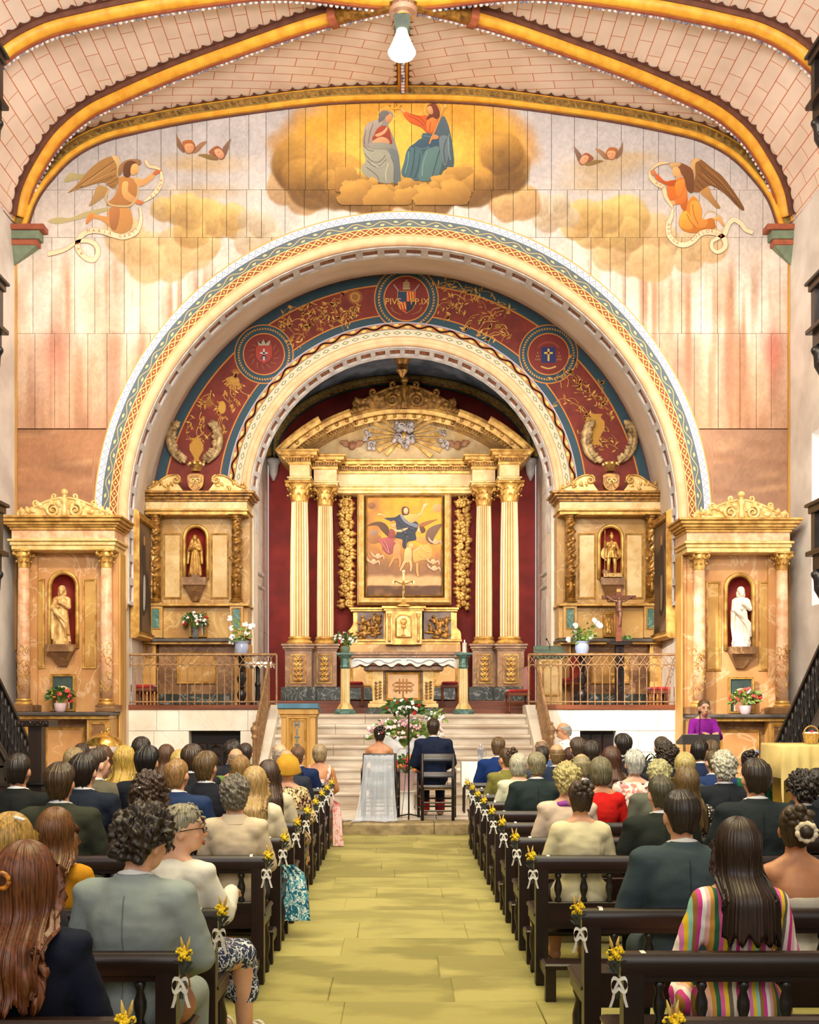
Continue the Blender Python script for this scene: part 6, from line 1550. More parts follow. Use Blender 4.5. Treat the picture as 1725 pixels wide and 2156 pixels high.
 if style in ('pixie','curly'):
  for k in range(30 if style != 'pixie' else 40):
   az=rg.uniform(-math.pi,math.pi);f=rg.uniform(.1,1.7);th=cfg['vol']*.9;Pn=np.array([math.sin(f)*math.sin(az),math.sin(f)*math.cos(az),math.cos(f)]);a=HC_+Pn*(R+th)
   tg=np.array([math.cos(f)*math.sin(az),math.cos(f)*math.cos(az),-math.sin(f)]);b=a+tg*.03+Pn*.006;mb.tube([a-Pn*.01,(a+b)/2+Pn*.007,b],[.007,.006,.001],5)
 me=mb.mesh('hair','skin',True);_hair[key]=me;return me
def hairmat(c,c2=None):
 k='hair_%d_%d_%d'%tuple(c);c2=c2 or tuple(int(q*.55) for q in c)
 return mat(k,c=c,c2=c2,rough=.42,scale=34,kind='hair',stretch=(3.6,3.6,.3),contrast=(.32,.68),detail=3)
def clothmat(c,rough=.8,c2=None): return mat('cloth_%d_%d_%d'%tuple(c),c=c,c2=c2 or tuple(int(q*.90) for q in c),rough=rough,scale=4,obj=True,bump=.15,bscale=220,spec=.12)
def slot(o,matn):
 o.material_slots[0].link='OBJECT';o.material_slots[0].material=MT(matn);return o
def part(parent,name,me,matn,label=None):
 o=link(name,me,parent,label);return slot(o,matn)
# STATUES
def robe(mb,H,rt,rb,folds,cy=0.0,amp=.10,tw=.0,flat=.8,z0=0.0):
 V=[]
 for k in range(25):
  t=k/24;z=z0+H*t;r=lerp(rb,rt,t**.8);row=[]
  for i in range(72):
   a=i*math.tau/72;m=1+amp*(1-.7*t)*(math.sin(folds*a+tw*t*6)+.5*math.sin(folds*1.7*a+1.3+tw*t*9))*.6
   row.append((r*m*math.cos(a),cy+r*m*flat*math.sin(a),z))
  V.append(row)
 i=len(mb.v);V=np.array(V);mb.grid(V.transpose(1,0,2),wrap=True)
 mb.add(V[0],[tuple(range(71,-1,-1))]);mb.add(V[-1],[tuple(range(72))])
def statue(name,label,loc,h,matn,kind,rz=math.pi):
 t=thing(name,label,'statue',loc,rz,'statues in the altar niches')
 mb = MB()
 if kind != 'armour':
  robe(mb,.56,.10,.155,9,0,.12,.5 if kind != 'mary' else .15);mb.ball((0,0,.64),(.105,.085,.14),14,10);cap_prim(mb,(-.085,0,.745),(.085,0,.745),.05,.05)
  chain(mb,[(0,0,.76),(0,.008,.84)],[.046,.042]);mb.ball((0,.012,.905),(.058,.066,.078),14,10);mb.ball((0,.04,.872),(.036,.036,.04),10,8);mb.ball((0,.072,.895),(.009,.012,.014),6,5)
  if kind=='beard':
   mb.ball((0,.05,.848),(.034,.036,.044),10,8);mb.ball((0,-.012,.915),(.066,.068,.074),12,8);cap_prim(mb,(-.055,-.02,.88),(-.06,-.015,.82),.022,.016);cap_prim(mb,(.055,-.02,.88),(.06,-.015,.82),.022,.016)
   chain(mb,[(-.11,0,.73),(-.135,.05,.60),(.0,.115,.68)],[.046,.042,.028]);chain(mb,[(.11,0,.73),(.14,.06,.58),(.03,.13,.60)],[.048,.044,.028]);mb.ball((0,.12,.68),(.03,.026,.036),8,6)
   chain(mb,[(.13,.04,.62),(.05,.13,.50),(-.10,.10,.34),(-.13,.06,.14)],[.05,.045,.04,.03]);chain(mb,[(.14,.02,.56),(.15,.04,.3),(.13,.06,.06)],[.045,.04,.035])
   for q in range(5): chain(mb,[(.10-.03*q,.10,.52-.04*q),(-.02-.02*q,.135,.36-.03*q),(-.10,.10,.20-.03*q)],[.014,.016,.012])
  else:
   chain(mb,[(-.10,0,.73),(-.13,.05,.62),(.03,.11,.68)],[.044,.04,.026]);chain(mb,[(.10,0,.73),(.13,.05,.62),(-.03,.12,.665)],[.044,.04,.026])
   robe(mb,.74,.085,.16,7,-.045,.10,.1,.55,.06);mb.ball((0,-.012,.915),(.060,.064,.075),12,8);chain(mb,[(-.07,-.02,.86),(-.15,.01,.6),(-.17,.02,.3)],[.04,.04,.03]);chain(mb,[(.07,-.02,.86),(.15,.01,.6),(.17,.02,.3)],[.04,.04,.03])
   for s in (-1,0,1): chain(mb,[(s*.05,.08,.55),(s*.07,.11,.3),(s*.09,.12,.04)],[.016,.02,.02])
 else:
  for s in (-1,1): chain(mb,[(s*.055,0,.48),(s*.075,.02,.27),(s*.08,-.01,.04)],[.056,.042,.030]);cap_prim(mb,(s*.08,-.01,.025),(s*.095,.06,.02),.028,.022)
  robe(mb,.17,.10,.135,11,0,.14,0,.75,.40);mb.ball((0,0,.64),(.10,.078,.12),14,10);cap_prim(mb,(-.085,0,.735),(.085,0,.735),.045,.045);mb.ball((-.05,.05,.67),(.05,.04,.05),8,6);mb.ball((.05,.05,.67),(.05,.04,.05),8,6)
  chain(mb,[(0,0,.75),(0,.005,.82)],[.032,.03]);mb.ball((0,.01,.872),(.045,.055,.060),12,10);mb.ball((0,.03,.845),(.032,.034,.036),10,8);mb.ball((0,-.005,.90),(.054,.062,.050),12,8);cap_prim(mb,(0,.045,.95),(0,-.06,.93),.02,.026);cap_prim(mb,(0,.0,.94),(0,-.03,.98),.018,.024)
  chain(mb,[(.09,0,.735),(.155,.04,.66),(.17,.10,.76)],[.038,.032,.024]);chain(mb,[(-.09,0,.735),(-.15,.0,.60),(-.14,.06,.48)],[.038,.032,.024]);mb.ball((-.14,.06,.47),(.022,.022,.028),6,5);mb.ball((.17,.10,.77),(.022,.022,.026),6,5)
 me=blob(mb,'figure',.0075,2,.4);a=verts_of(me);set_verts(me,a*h);part(t,'figure',me,matn)
 if kind=='armour':
  MB().tube([(.175*h,.105*h,.02),(.172*h,.105*h,1.02*h)],.010*h,6).build('spear','gold_dark',t)
  m=MB()
  for s in (-1,1):
   V=[]
   for k in range(8):
    q=k/7;V.append([(s*h*(.06+.17*math.sin(q*2.0)),-.06*h,h*(.78-.35*q)),(s*h*(.06+.05*q),-.05*h,h*(.74-.40*q))])
   m.grid(np.array(V));m.grid(np.array(V)-np.array([0,.012,0]),flip=True)
  m.build('wings','gold',t,True)
  m=MB();m.ball((.12*h,.06*h,.06*h),(.09*h,.07*h,.07*h),10,8);m.ball((.18*h,.08*h,.08*h),(.05*h,.05*h,.06*h),8,6);m.tube([(.05*h,.08*h,.02*h),(.0,.10*h,.03*h),(-.06*h,.09*h,.02*h)],[.03*h,.025*h,.01*h],6);m.build('vanquished_beast','brown_marble',t,True)
 MB().lathe([(.155*h,-.05*h),(.15*h,.012*h),(.10*h,.02*h)],0,.0,0,8,a0=math.pi/8).build('statue_base',matn if kind != 'mary' else 'brown_marble',t)
 return t
mat('statue_gold',c=(228,190,124),c2=(176,128,66),scale=8,rough=.42,metal=.1);mat('statue_white',c=(244,236,222),c2=(226,208,184),scale=6,rough=.5)
mat('statue_deep',c=(220,172,90),c2=(160,110,46),scale=8,rough=.35,metal=.3)
def on_bracket(cx,dy,y_b,yb_): return (PX(cx,yb_),yb_-.09,PZ(y_b+dy,yb_))
l=on_bracket(134,0,1358,16.98);statue('statue','cream and gold bearded statue with hands at chest, in niche nearest white wall',(l[0],l[1],l[2]+.045),.93,'statue_gold','beard')
l=on_bracket(1557,5,1358,16.98);statue('statue','white bearded statue in red niche beside the black staircase',(l[0],l[1],l[2]+.045),.95,'statue_white','beard')
l=on_bracket(413,0,1218,19.16);statue('statue','golden statue of a veiled woman with crossed hands in red niche',(l[0],l[1],l[2]+.04),.76,'statue_deep','mary')
l=on_bracket(1286,0,1218,19.16);SM=statue('statue','golden statue of an armoured winged soldier with spear in red niche',(l[0],l[1],l[2]+.04),.80,'statue_deep','armour')
tb_=MB();tb_.box(-.17,.17,.10,.13,-.06,.04,.004);tb_.build('name_board','gold_dark',SM)
tx=MB();text_mesh(tx,'S.MICHEL',0,0,.085,-.132,(240,214,150));tx.xf(Matrix.Rotation(math.pi,4,'Z'));tx.xf(Matrix.Translation((0,0,-.01)));tx.build('name_lettering','paint_flat',SM)
# THINGS OF THE SANCTUARY
def flower(mb,c,r,rg,n=5):
 for k in range(n):
  a=k*math.tau/n+rg.random()*6;e=rg.uniform(.2,1.0)
  mb.ball((c[0]+r*.5*math.cos(a),c[1]+r*.5*math.sin(a)*e-r*.1,c[2]+r*.5*math.sin(a)),(r*.45,r*.32,r*.45),5,4)
 mb.ball((c[0],c[1]-r*.2,c[2]+r*.1),r*.36,5,4)
def leafq(mb,p,d,l,w,rg):
 d=Vector(d).normalized();s=d.cross(Vector((rg.uniform(-.5,.5),rg.uniform(-1,-.3),rg.uniform(-.3,.6)))).normalized();p=Vector(p);b=Vector((0,0,-l*.18))
 mb.add([p,p+d*l*.4+s*w,p+d*l*.45+Vector((0,0,w*.3)),p+d*l*.4-s*w,p+d*l*.75+s*w*.7+b*.5,p+d*l*.75-s*w*.7+b*.5,p+d*l+b],[(0,1,2),(0,2,3),(1,4,2),(2,4,6),(2,6,5),(2,5,3)])
mat('leaf_green',c=(74,110,44),c2=(46,78,30),scale=20,rough=.5);mat('leaf_light',c=(128,150,62),c2=(92,120,46),scale=20,rough=.5)
mat('bloom_white',c=(248,244,238),c2=(236,226,222),rough=.6);mat('bloom_red',c=(206,34,30),c2=(170,22,24),rough=.6);mat('bloom_pink',c=(238,190,196),c2=(222,156,170),rough=.6);mat('bloom_coral',c=(226,84,70),c2=(206,56,60),rough=.6);mat('bloom_yellow',c=(238,206,30),c2=(222,180,16),rough=.6);mat('bloom_orange',c=(232,140,60),c2=(222,110,40),rough=.6)
mat('glass',c=(226,236,240),rough=.05,trans=.85,spec=.6);mat('glass_blue',c=(206,216,240),c2=(180,192,226),scale=6,rough=.15,trans=.35);mat('pot_pink',c=(226,196,196),c2=(206,172,176),scale=5,rough=.5);mat('terracotta',c=(214,138,104),c2=(190,112,80),scale=5,rough=.7)
def bunch(parent,c,R,kinds,nleaf,seed,lmat='leaf_green',lsize=.09):
 rg=rnd(seed);lf=MB();st=MB()
 def pt(k=1.0):
  a=rg.uniform(0,math.tau);f=rg.uniform(-.35,1) ;q=math.sqrt(max(0,1-f*f))*k
  return (c[0]+R[0]*q*math.cos(a),c[1]+R[1]*q*math.sin(a),c[2]+R[2]*f*k)
 for m,n,r in kinds:
  mb=MB()
  for _ in range(n):
   p=pt(rg.uniform(.75,1.05));flower(mb,p,r*rg.uniform(.8,1.2),rg);st.tube([(c[0],c[1],c[2]-R[2]*.8),((c[0]+p[0])/2,(c[1]+p[1])/2,(c[2]+p[2])/2),p],.004,4)
  mb.build('blooms',m,parent,True)
 for _ in range(nleaf):
  p=pt(rg.uniform(.35,.9));d=(p[0]-c[0]+rg.uniform(-.1,.1),p[1]-c[1]+rg.uniform(-.1,.1),p[2]-c[2]+rg.uniform(-.05,.15));leafq(lf,p,d,lsize*rg.uniform(.7,1.4),lsize*.25,rg)
 lf.build('leaves',lmat,parent);st.build('stems','leaf_light',parent)
def pot(parent,x,y,z,prof,m,name='vase'): return MB().lathe(prof,x,y,z,20).build(name,m,parent,'auto')
# free-standing altar
AL=thing('altar','free-standing wooden altar with carved relief panel and white cloth','altar');ay=18.98;at_=18.78
def ax(px,Y=ay): return PX(px,Y)
MB().box(ax(772),ax(925),ay-.06,ay+.62,ZS-.006,PZ(1490,ay),.012).build('altar_plinth','black_marble',AL)
tiers(MB(),ax(781),ax(917),ay,ay+.56,[(PZ(1490,ay),PZ(1481,ay),.05),(PZ(1481,ay),PZ(1476,ay),.02)]).build('altar_base','gold_pale',AL)
MB().box(ax(806),ax(893),ay+.03,ay+.53,PZ(1477,ay),PZ(1412,ay)).build('altar_body','brown_marble',AL)
m=MB();frame_rect(m,ax(812),ax(886),PZ(1475,ay),PZ(1415,ay),.05,ay-.03,ay+.03);fr=m.build('panel_frame','gold',AL);MB().box(ax(815),ax(883),ay-.005,ay+.03,PZ(1472,ay),PZ(1418,ay)).build('relief_panel','peach',fr)
m=MB();cx_,cz_=ax(849),PZ(1445,ay);s_=F/ay
for k in (-1,0,1): m.tube([(cx_+k*7.5/s_,ay-.012,cz_+16/s_),(cx_+k*7.5/s_,ay-.012,cz_-(22 if k==0 else 15)/s_)],.014,6)
for k in (-1,0,1): m.tube([(cx_-16/s_,ay-.014,cz_+k*8/s_),(cx_+16/s_,ay-.014,cz_+k*8/s_)],.014,6)
for s in (-1,1):
 m.tube([(cx_+s*16/s_,ay-.012,cz_+8/s_),(cx_+s*22/s_,ay-.012,cz_+3/s_),(cx_+s*16/s_,ay-.012,cz_-1/s_),(cx_+s*20/s_,ay-.012,cz_-8/s_),(cx_+s*14/s_,ay-.012,cz_-12/s_)],.012,6)
m.build('knot_relief','pink_ochre',fr,True)
for s in (-1,1):
 c=849+s*53;MB().box(ax(c-11),ax(c+11),ay-.02,ay+.5,PZ(1477,ay),PZ(1410,ay),.006).build('pilaster','gold_pale',AL)
 m=MB();rg=rnd(70+s)
 for k in range(6):
  for q in (-1,1): spiral(m,ax(c)+q*.035,PZ(1470-k*6.5,ay),.028,1.2,0,q,ay-.03,.011,.006,12,5)
 m.build('panel_carving','gold_dark',AL,True)
 m=MB();q0=ax(c);leaf(m,(q0-.04,PZ(1402,ay)),.7,.12,.03,ay-.03);leaf(m,(q0+.04,PZ(1402,ay)),2.4,.12,.03,ay-.03);m.build('acanthus_leaf','gold_dark',AL,True)
 o=[(c+s*11,1476),(c+s*13,1452),(c+s*16,1436),(c+s*24,1424),(c+s*24,1412),(c+s*11,1412)]
 MB().prism([(ax(a),PZ(b_,ay)) for a,b_ in spline(o[:4],3,False)]+[(ax(a),PZ(b_,ay)) for a,b_ in o[4:]],ay+.02,ay+.45).build('console','gold',AL)
MB().box(ax(766),ax(934),ay-.12,ay+.62,PZ(1412,ay),PZ(1402,ay),.01).build('table_edge','brown_marble',AL)
MB().box(ax(757),ax(944),ay-.18,ay+.68,PZ(1402,ay),PZ(1390,ay),.012).build('table_top','red_wood',AL)
AC=MB();x0,x1=PX(741,at_),PX(961,at_);V=[];zt=PZ(1386,at_)
for i,x in enumerate(np.linspace(x0-.015,x1+.015,60)):
 row=[]
 for (y,dz) in ((at_-.03,-.16),(at_-.032,-.08),(at_-.025,-.01),(at_-.01,0),(at_+.4,.004),(at_+.85,0),(at_+.88,-.02),(at_+.89,-.14)):
  e=min(i,59-i);h=dz*(.75+.16*math.sin(i*.9)+.1*math.sin(i*.37));zz=zt+h-(.05 if e==0 else .012 if e==1 else 0)
  row.append((x,y+.012*math.sin(i*1.1)*(dz<-.05),zz))
 V.append(row)
AC.grid(np.array(V),flip=True);AC=AC.build('altar_cloth','white_cloth',None,True,'white altar cloth with trailing blue embroidery on the free-standing altar','tablecloth')
m=MB()
for s in (-1,1): m.tube([(lerp(PX(850,at_),x0 if s<0 else x1,t),at_-.048,zt-.06+.03*math.sin(t*16)) for t in np.linspace(.05,.95,30)],.006,4)
m.build('embroidery',mat('embroidery',c=(150,160,186),rough=.8),AC)
mi=thing('open_book','open white book lying on the altar cloth','book',(PX(860,19.2),19.2,zt+.012))
for s in (-1,1):
 MB().grid(np.array([[(s*x,y,.03*math.sin(min(1,x/.13)*2.2)+.008) for x in np.linspace(0,.15,7)] for y in (-.11,.11)]),flip=s>0).build('page','white_cloth',mi,True)
# two marble candle columns
for nm,px,lab in (('flower_pillar',727,'fluted cream pillar with green marble foot carrying the flower vase'),('candle_pillar',976,'fluted cream pillar with green marble foot carrying the lone candle')):
 Y=18.62;x=PX(px,Y);t=thing(nm,lab,'pillar',(0,0,0),0,'pillars beside the altar');s_=F/Y
 MB().lathe([(.20,0),(.20,.05),(.16,.09)],x,Y,ZS,8,a0=math.pi/8).build('pillar_foot','green_marble',t)
 MB().lathe([(.16,0),(.13,.05),(.095,.10)],x,Y,ZS+.09,8,a0=math.pi/8).build('pillar_base','gold_pale',t)
 MB().lathe([(.085,0),(.080,.62)],x,Y,ZS+.19,32,1,.009).build('shaft','gold_column',t)
 MB().lathe([(.085,0),(.10,.03),(.085,.06),(.085,.18),(.12,.21),(.15,.24)],x,Y,ZS+.81,8,a0=math.pi/8).build('capital','green_marble',t);MB().box(x-.15,x+.15,Y-.15,Y+.15,ZS+1.05,ZS+1.09,.006).build('pillar_top','green_marble',t)
 zt_=ZS+1.09
 if nm=='candle_pillar':
  c=thing('candle','thick white candle burning on the marble pillar','candle',(x+.02,Y,zt_));MB().lathe([(.04,0),(.04,.18),(.03,.185),(0,.18)],0,0,0,16).build('wax',mat('wax',c=(246,238,220),rough=.4),c,'auto');MB().lathe([(0.002,0),(.010,.015),(.006,.035),(0,.05)],0,0,.185,8).build('flame',mat('flame',c=(255,220,150),emit=8),c,True)
 else:
  c=thing('flower_vase','green vase of red and white flowers on the marble pillar','flowers',(x,Y,zt_));pot(c,0,0,0,[(.06,0),(.09,.05),(.09,.10),(.07,.12)],mat('green_glaze',c=(120,138,112),rough=.3));bunch(c,(0,0,.22),(.20,.16,.15),(('bloom_white',22,.035),('bloom_red',9,.032)),60,12)
# tabernacle cross
TC=thing('altar_cross','gilt crucifix standing on top of the tabernacle','crucifix',(PX(850,22.7),22.7,PZ(1277,22.7)))
m=MB();m.lathe([(.16,0),(.15,.03),(.08,.06),(.05,.12),(.025,.16)],0,0,0,8);m.build('cross_foot','gold',TC,'auto')
m=MB();m.box(-.022,.022,-.012,.012,.15,.74);m.box(-.20,.20,-.012,.012,.50,.555)
for (x,z) in ((-.21,.528),(.21,.528),(0,.76)): m.lathe([(.035,-.012),(.035,.012)],x,0,z,8,axis='y')
m.build('cross','gold_pale',TC)
m=MB();chain(m,[(-.17,-.03,.55),(-.07,-.03,.50),(0,-.03,.49),(.07,-.03,.50),(.17,-.03,.55)],[.012,.014,.02,.014,.012]);chain(m,[(0,-.03,.49),(0,-.035,.38),(.015,-.04,.30),(0,-.03,.20)],[.03,.028,.024,.012]);m.ball((0,-.04,.535),.026,8,6);part(TC,'corpus',blob(m,'corpus',.006,2),'gold_dark')
# balustrades of the side floors
def balustrade(name,label,xa,xb,Y,z0,H,slope=None):
 t=thing(name,label,'railing',(0,0,0),0,'iron railings of the sanctuary');L=xb-xa;n=max(4,round(abs(L)/.125))
 def q(u,h,dy=0.0):
  if slope is None: return (lerp(xa,xb,u),Y+dy,z0+h)
  (ya,za),(yb2,zb2)=slope;return (xa+dy,lerp(ya,yb2,u),lerp(za,zb2,u)+h)
 if slope: n=round(abs(slope[0][0]-slope[1][0])/.125)
 MB().tube([q(u,H) for u in np.linspace(0,1,12)],.022,8).build('handrail','iron_rail',t,True)
 MB().tube([q(0,H*.80),q(1,H*.80)],.010,6).build('rail','iron_rail',t);MB().tube([q(0,.05),q(1,.05)],.013,6).build('bottom_rail','iron_rail',t)
 for i in range(n+1):
  end=i in (0,n)
  MB().tube([q(i/n,0),q(i/n,H*(.66 if not end else 1))],.009 if not end else .018,6).build('baluster' if not end else 'post','iron_rail',t)
 m=MB()
 for i in range(n):
  a,b_=i/n,(i+1)/n
  m.tube([q(lerp(a,b_,.5-.5*math.cos(w_)),H*(.66+.13*math.sin(w_))) for w_ in np.linspace(0,math.pi,9)],.008,5)
 m.build('arch_tracery','iron_rail',t,kind='stuff')
 m=MB()
 for i in range(0,n):
  a,b_=i/n,min(1,(i+2)/n)
  m.tube([q(a,H*.80),q(lerp(a,b_,.5),H)],.007,5);m.tube([q(lerp(a,b_,.5),H*.80),q(a,H)],.007,5)
 m.build('lattice','iron_rail',t);return t
HB=106/(F/YR)
balustrade('railing','pale iron railing on the marble ledge behind the wooden lectern',PX(253,YR),PX(582,YR),YR+.03,1.70,HB)
balustrade('railing','pale iron railing on the sunlit marble ledge below the wooden crucifix',PX(1114,YR),PX(1441,YR),YR+.03,1.70,HB)
for sg,lab in ((-1,'sloping iron handrail of the altar steps beside the wooden lectern'),(1,'sloping iron handrail of the altar steps beside the seated priest')):
 x=XC+sg*2.27;t=balustrade('stair_railing',lab,x,x,0,0,.80,((17.7,1.62),(16.0,.50)))
 MB().lathe([(.03,0),(.03,.75),(.05,.78),(.035,.82),(.06,.88),(.06,.92),(.02,.97),(.03,1.0),(0,1.03)],x,15.95,.42,12).build('newel','iron_rail',t,'auto')
# pictures on the barrel walls
for sg,lab in ((-1,'tall gilt-framed dark painting on the curved wall beside veiled statue altar'),(1,'tall gilt-framed dark painting on the curved wall beside armoured statue altar')):
 t=thing('wall_painting',lab,'painting',(XC+sg*4.56,18.32,3.92),0,'paintings on the sanctuary walls');t.rotation_euler=(0,0,-sg*math.pi/2)
 m=MB();frame_rect(m,-.68,.68,-1.09,1.09,.15,-.10,.04);m.build('picture_frame','gold',t);m=MB();frame_rect(m,-.56,.56,-.97,.97,.03,-.05,.02);m.build('frame_slip','gold_dark',t)
 m=MB();V=np.zeros((24,40,3));V[:,:,0]=np.linspace(-.55,.55,24)[:,None];V[:,:,2]=np.linspace(-.96,.96,40)[None];V[:,:,1]=-.02
 uu,vv=V[:,:,0].ravel(),V[:,:,2].ravel();nn=vnoise(uu*4+5*sg,vv*3,4);c=np.tile(np.array([120.,92.,62.]),(len(uu),1));c=mixc(c,(70,52,36),sm(.3,.7,nn));c=mixc(c,(150,120,84),sm(.3,.9,vv)*.5);m.grid(V,lin(c));m.build('canvas','paint',t)
 m=MB();poly(m,spline([(-.06,.55),(.05,.60),(.12,.45),(.16,.1),(.20,-.4),(.10,-.62),(-.12,-.6),(-.10,0),(-.12,.35)],4),-.024,(58,44,36));poly(m,spline([(-.04,.0),(.08,.02),(.10,-.3),(.04,-.55),(-.06,-.5)],4),-.026,(196,190,184) if sg<0 else (150,124,96));poly(m,[(.02+.06*math.cos(a),.66+.09*math.sin(a)) for a in np.linspace(0,6.2,16)],-.026,(190,140,100));m.build('painted_scene','paint_flat',t)
# wooden lectern with blue top, lettered down its front
LE=thing('lectern','honey-coloured wooden lectern with blue top and blue letters down its front','lectern');ly=15.3
def lx(px): return PX(px,ly)
z0,z1=.15,PZ(1484,ly)
MB().box(lx(592),lx(664),ly,ly+.45,z0,z1-.12,.006).build('lectern_body','honey_wood',LE)
MB().add([(lx(585),ly-.06,z1-.05),(lx(671),ly-.06,z1-.05),(lx(671),ly+.5,z1-.13),(lx(585),ly+.5,z1-.13),(lx(585),ly-.06,z1+.02),(lx(671),ly-.06,z1+.02),(lx(671),ly+.5,z1-.06),(lx(585),ly+.5,z1-.06)],[(0,1,5,4),(1,2,6,5),(2,3,7,6),(3,0,4,7),(4,5,6,7),(3,2,1,0)]).build('lectern_top',mat('blue_paint',c=(86,132,156),c2=(66,108,132),scale=5,rough=.5),LE)
tiers(MB(),lx(592),lx(664),ly,ly+.45,[(z1-.18,z1-.14,.02),(z1-.14,z1-.06,.04)]).build('lectern_moulding','honey_wood',LE);tiers(MB(),lx(592),lx(664),ly,ly+.45,[(z0,z0+.10,.04)]).build('lectern_foot','honey_wood',LE)
m=MB();frame_rect(m,lx(603),lx(653),z0+.2,PZ(1506,ly),.05,ly-.03,ly);m.build('panel_frame','honey_wood',LE);m=MB();frame_rect(m,lx(612),lx(645),z0+.28,PZ(1513,ly),.03,ly-.02,ly);m.build('panel_frame','gold',LE)
for k,ch_ in enumerate('HITZA'):
 m=MB();text_mesh(m,ch_,lx(626),PZ(1525.5+15.8*k,ly),.125,ly-.012,None,ext=.008);m.build('letter','blue_paint',LE)
# marble lectern behind the right railing
RL=thing('marble_lectern','green and cream marble lectern with a thin microphone behind the railing','lectern');ry=18.25
def qx(px): return PX(px,ry)
MB().box(qx(1136),qx(1184),ry,ry+.4,1.70,PZ(1384,ry),.006).build('lectern_body','cream_marble',RL);m=MB();frame_rect(m,qx(1142),qx(1178),1.85,PZ(1392,ry),.03,ry-.02,ry);m.build('panel_frame','gold',RL)
MB().add([(qx(1126),ry-.08,PZ(1379,ry)),(qx(1192),ry-.08,PZ(1379,ry)),(qx(1189),ry+.42,PZ(1357,ry)),(qx(1130),ry+.42,PZ(1357,ry)),(qx(1130),ry-.04,PZ(1386,ry)),(qx(1188),ry-.04,PZ(1386,ry)),(qx(1188),ry+.42,PZ(1386,ry)),(qx(1130),ry+.42,PZ(1386,ry))],[(0,1,2,3),(4,5,1,0),(5,6,2,1),(6,7,3,2),(7,4,0,3),(7,6,5,4)]).build('lectern_top','green_marble',RL)
m=MB();m.tube([(qx(1160),ry+.1,PZ(1368,ry)),(qx(1158),ry+.05,PZ(1355,ry)),(qx(1152),ry,PZ(1347,ry))],.006,6);m.ball((qx(1151),ry-.01,PZ(1346,ry)),.018,8,6);m.build('microphone','black',RL)
# crucifix on its carved post
CR=thing('crucifix','wooden crucifix with bronze figure on a dark carved post','crucifix');cy_=18.0
def kx(px): return PX(px,cy_)
MB().box(kx(1296),kx(1313),cy_-.07,cy_+.07,1.70,PZ(1359,cy_),.006).build('post','dark_wood_v',CR)
MB().box(kx(1281),kx(1328),cy_-.16,cy_+.16,PZ(1360,cy_),PZ(1351,cy_),.012).build('shelf','dark_wood',CR)
m=MB()
for k in range(14): spiral(m,kx(1304.5),PZ(1368+k*8,cy_),.032,1.2,k,1 if k%2 else -1,cy_-.075,.010,.006,12,5)
m.build('carving','dark_wood_v',CR)
MB().box(kx(1297),kx(1309),cy_-.035,cy_+.035,PZ(1351,cy_),PZ(1236,cy_),.006).build('upright','red_wood',CR);MB().box(kx(1268),kx(1339),cy_-.03,cy_+.03,PZ(1262,cy_),PZ(1254,cy_),.006).build('crossbar','red_wood',CR)
MB().pbox(1299,1240,1307,1246,cy_-.04,cy_-.034).build('title_plate','gold_pale',CR)
m=MB();c0=Vector((kx(1303),cy_-.06,0));Zz=lambda py: PZ(py,cy_)
chain(m,[(kx(1276),cy_-.05,Zz(1256)),(kx(1290),cy_-.06,Zz(1265)),(kx(1303),cy_-.07,Zz(1268)),(kx(1316),cy_-.06,Zz(1265)),(kx(1330),cy_-.05,Zz(1256))],[.016,.02,.03,.02,.016]);chain(m,[(kx(1303),cy_-.07,Zz(1268)),(kx(1303),cy_-.075,Zz(1283)),(kx(1305),cy_-.09,Zz(1297)),(kx(1303),cy_-.07,Zz(1317))],[.045,.04,.032,.016]);m.ball((kx(1302),cy_-.085,Zz(1262)),.034,10,8);m.ball((kx(1304),cy_-.08,Zz(1286)),(.055,.045,.035),10,8)
part(CR,'corpus',blob(m,'corpus',.008,2),mat('bronze',c=(150,110,86),c2=(104,72,56),scale=10,rough=.4,metal=.3))
m=MB();rg=rnd(4)
for k in range(26): leafq(m,(kx(1318+rg.uniform(-9,7)),cy_-.1+rg.uniform(-.05,.05),PZ(1349+rg.uniform(-6,0),cy_)),(rg.uniform(-1,1),rg.uniform(-1,.2),rg.uniform(0,1)),.06,.018,rg)
m.build('leaves','leaf_green',CR)
# turned stands with vases of white peonies
def turned_stand(label,px,vx,seed,vm,vy,spread):
 Y=17.98;x=PX(px,Y);t=thing('turned_stand',label,'stand',(0,0,0),0,'turned stands behind the railings');zt=PZ(1379,Y)
 MB().lathe([(.07,0),(.075,.04),(.045,.07),(.07,.12),(.085,.18),(.06,.24),(.035,.27),(.06,.30),(.035,.33),(.075,.40),(.085,.46),(.04,.53),(.03,.56),(.055,.60),(.055,zt-1.70-.03)],x,Y,1.70,16).build('post','black_wood',t,'auto');MB().box(x-.20,x+.20,Y-.17,Y+.17,zt-.03,zt,.008).build('stand_top','black_wood',t)
 c=thing('peony_vase','bluish vase of loose white peonies on turned stand '+vx,'flowers',(x,Y,zt),0,'vases of white peonies');pot(c,0,0,0,[(.07,0),(.10,.02),(.125,.12),(.11,.19),(.135,.235),(.125,.235),(.10,.19)],'glass_blue')
 rg=rnd(seed);st=MB();lf=MB();k=0
 for (dx,dz) in spread:
  f=MB();p=(dx,rg.uniform(-.08,.08),.2+dz)
  flower(f,p,.062,rg,7);flower(f,(p[0],p[1],p[2]+.01),.05,rg,5);f.build('peony','bloom_white',c,True)
  st.tube([(0,0,.15),(dx*.4,0,.15+dz*.6),p],.005,4)
  for q in range(7): leafq(lf,(dx*rg.uniform(.2,1)+rg.uniform(-.05,.05),rg.uniform(-.06,.06),.2+dz*rg.uniform(.2,.95)),(rg.uniform(-1,1),rg.uniform(-1,.5),rg.uniform(-.2,.8)),.10,.022,rg)
 st.build('stems','leaf_light',c);lf.build('leaves','leaf_light',c)
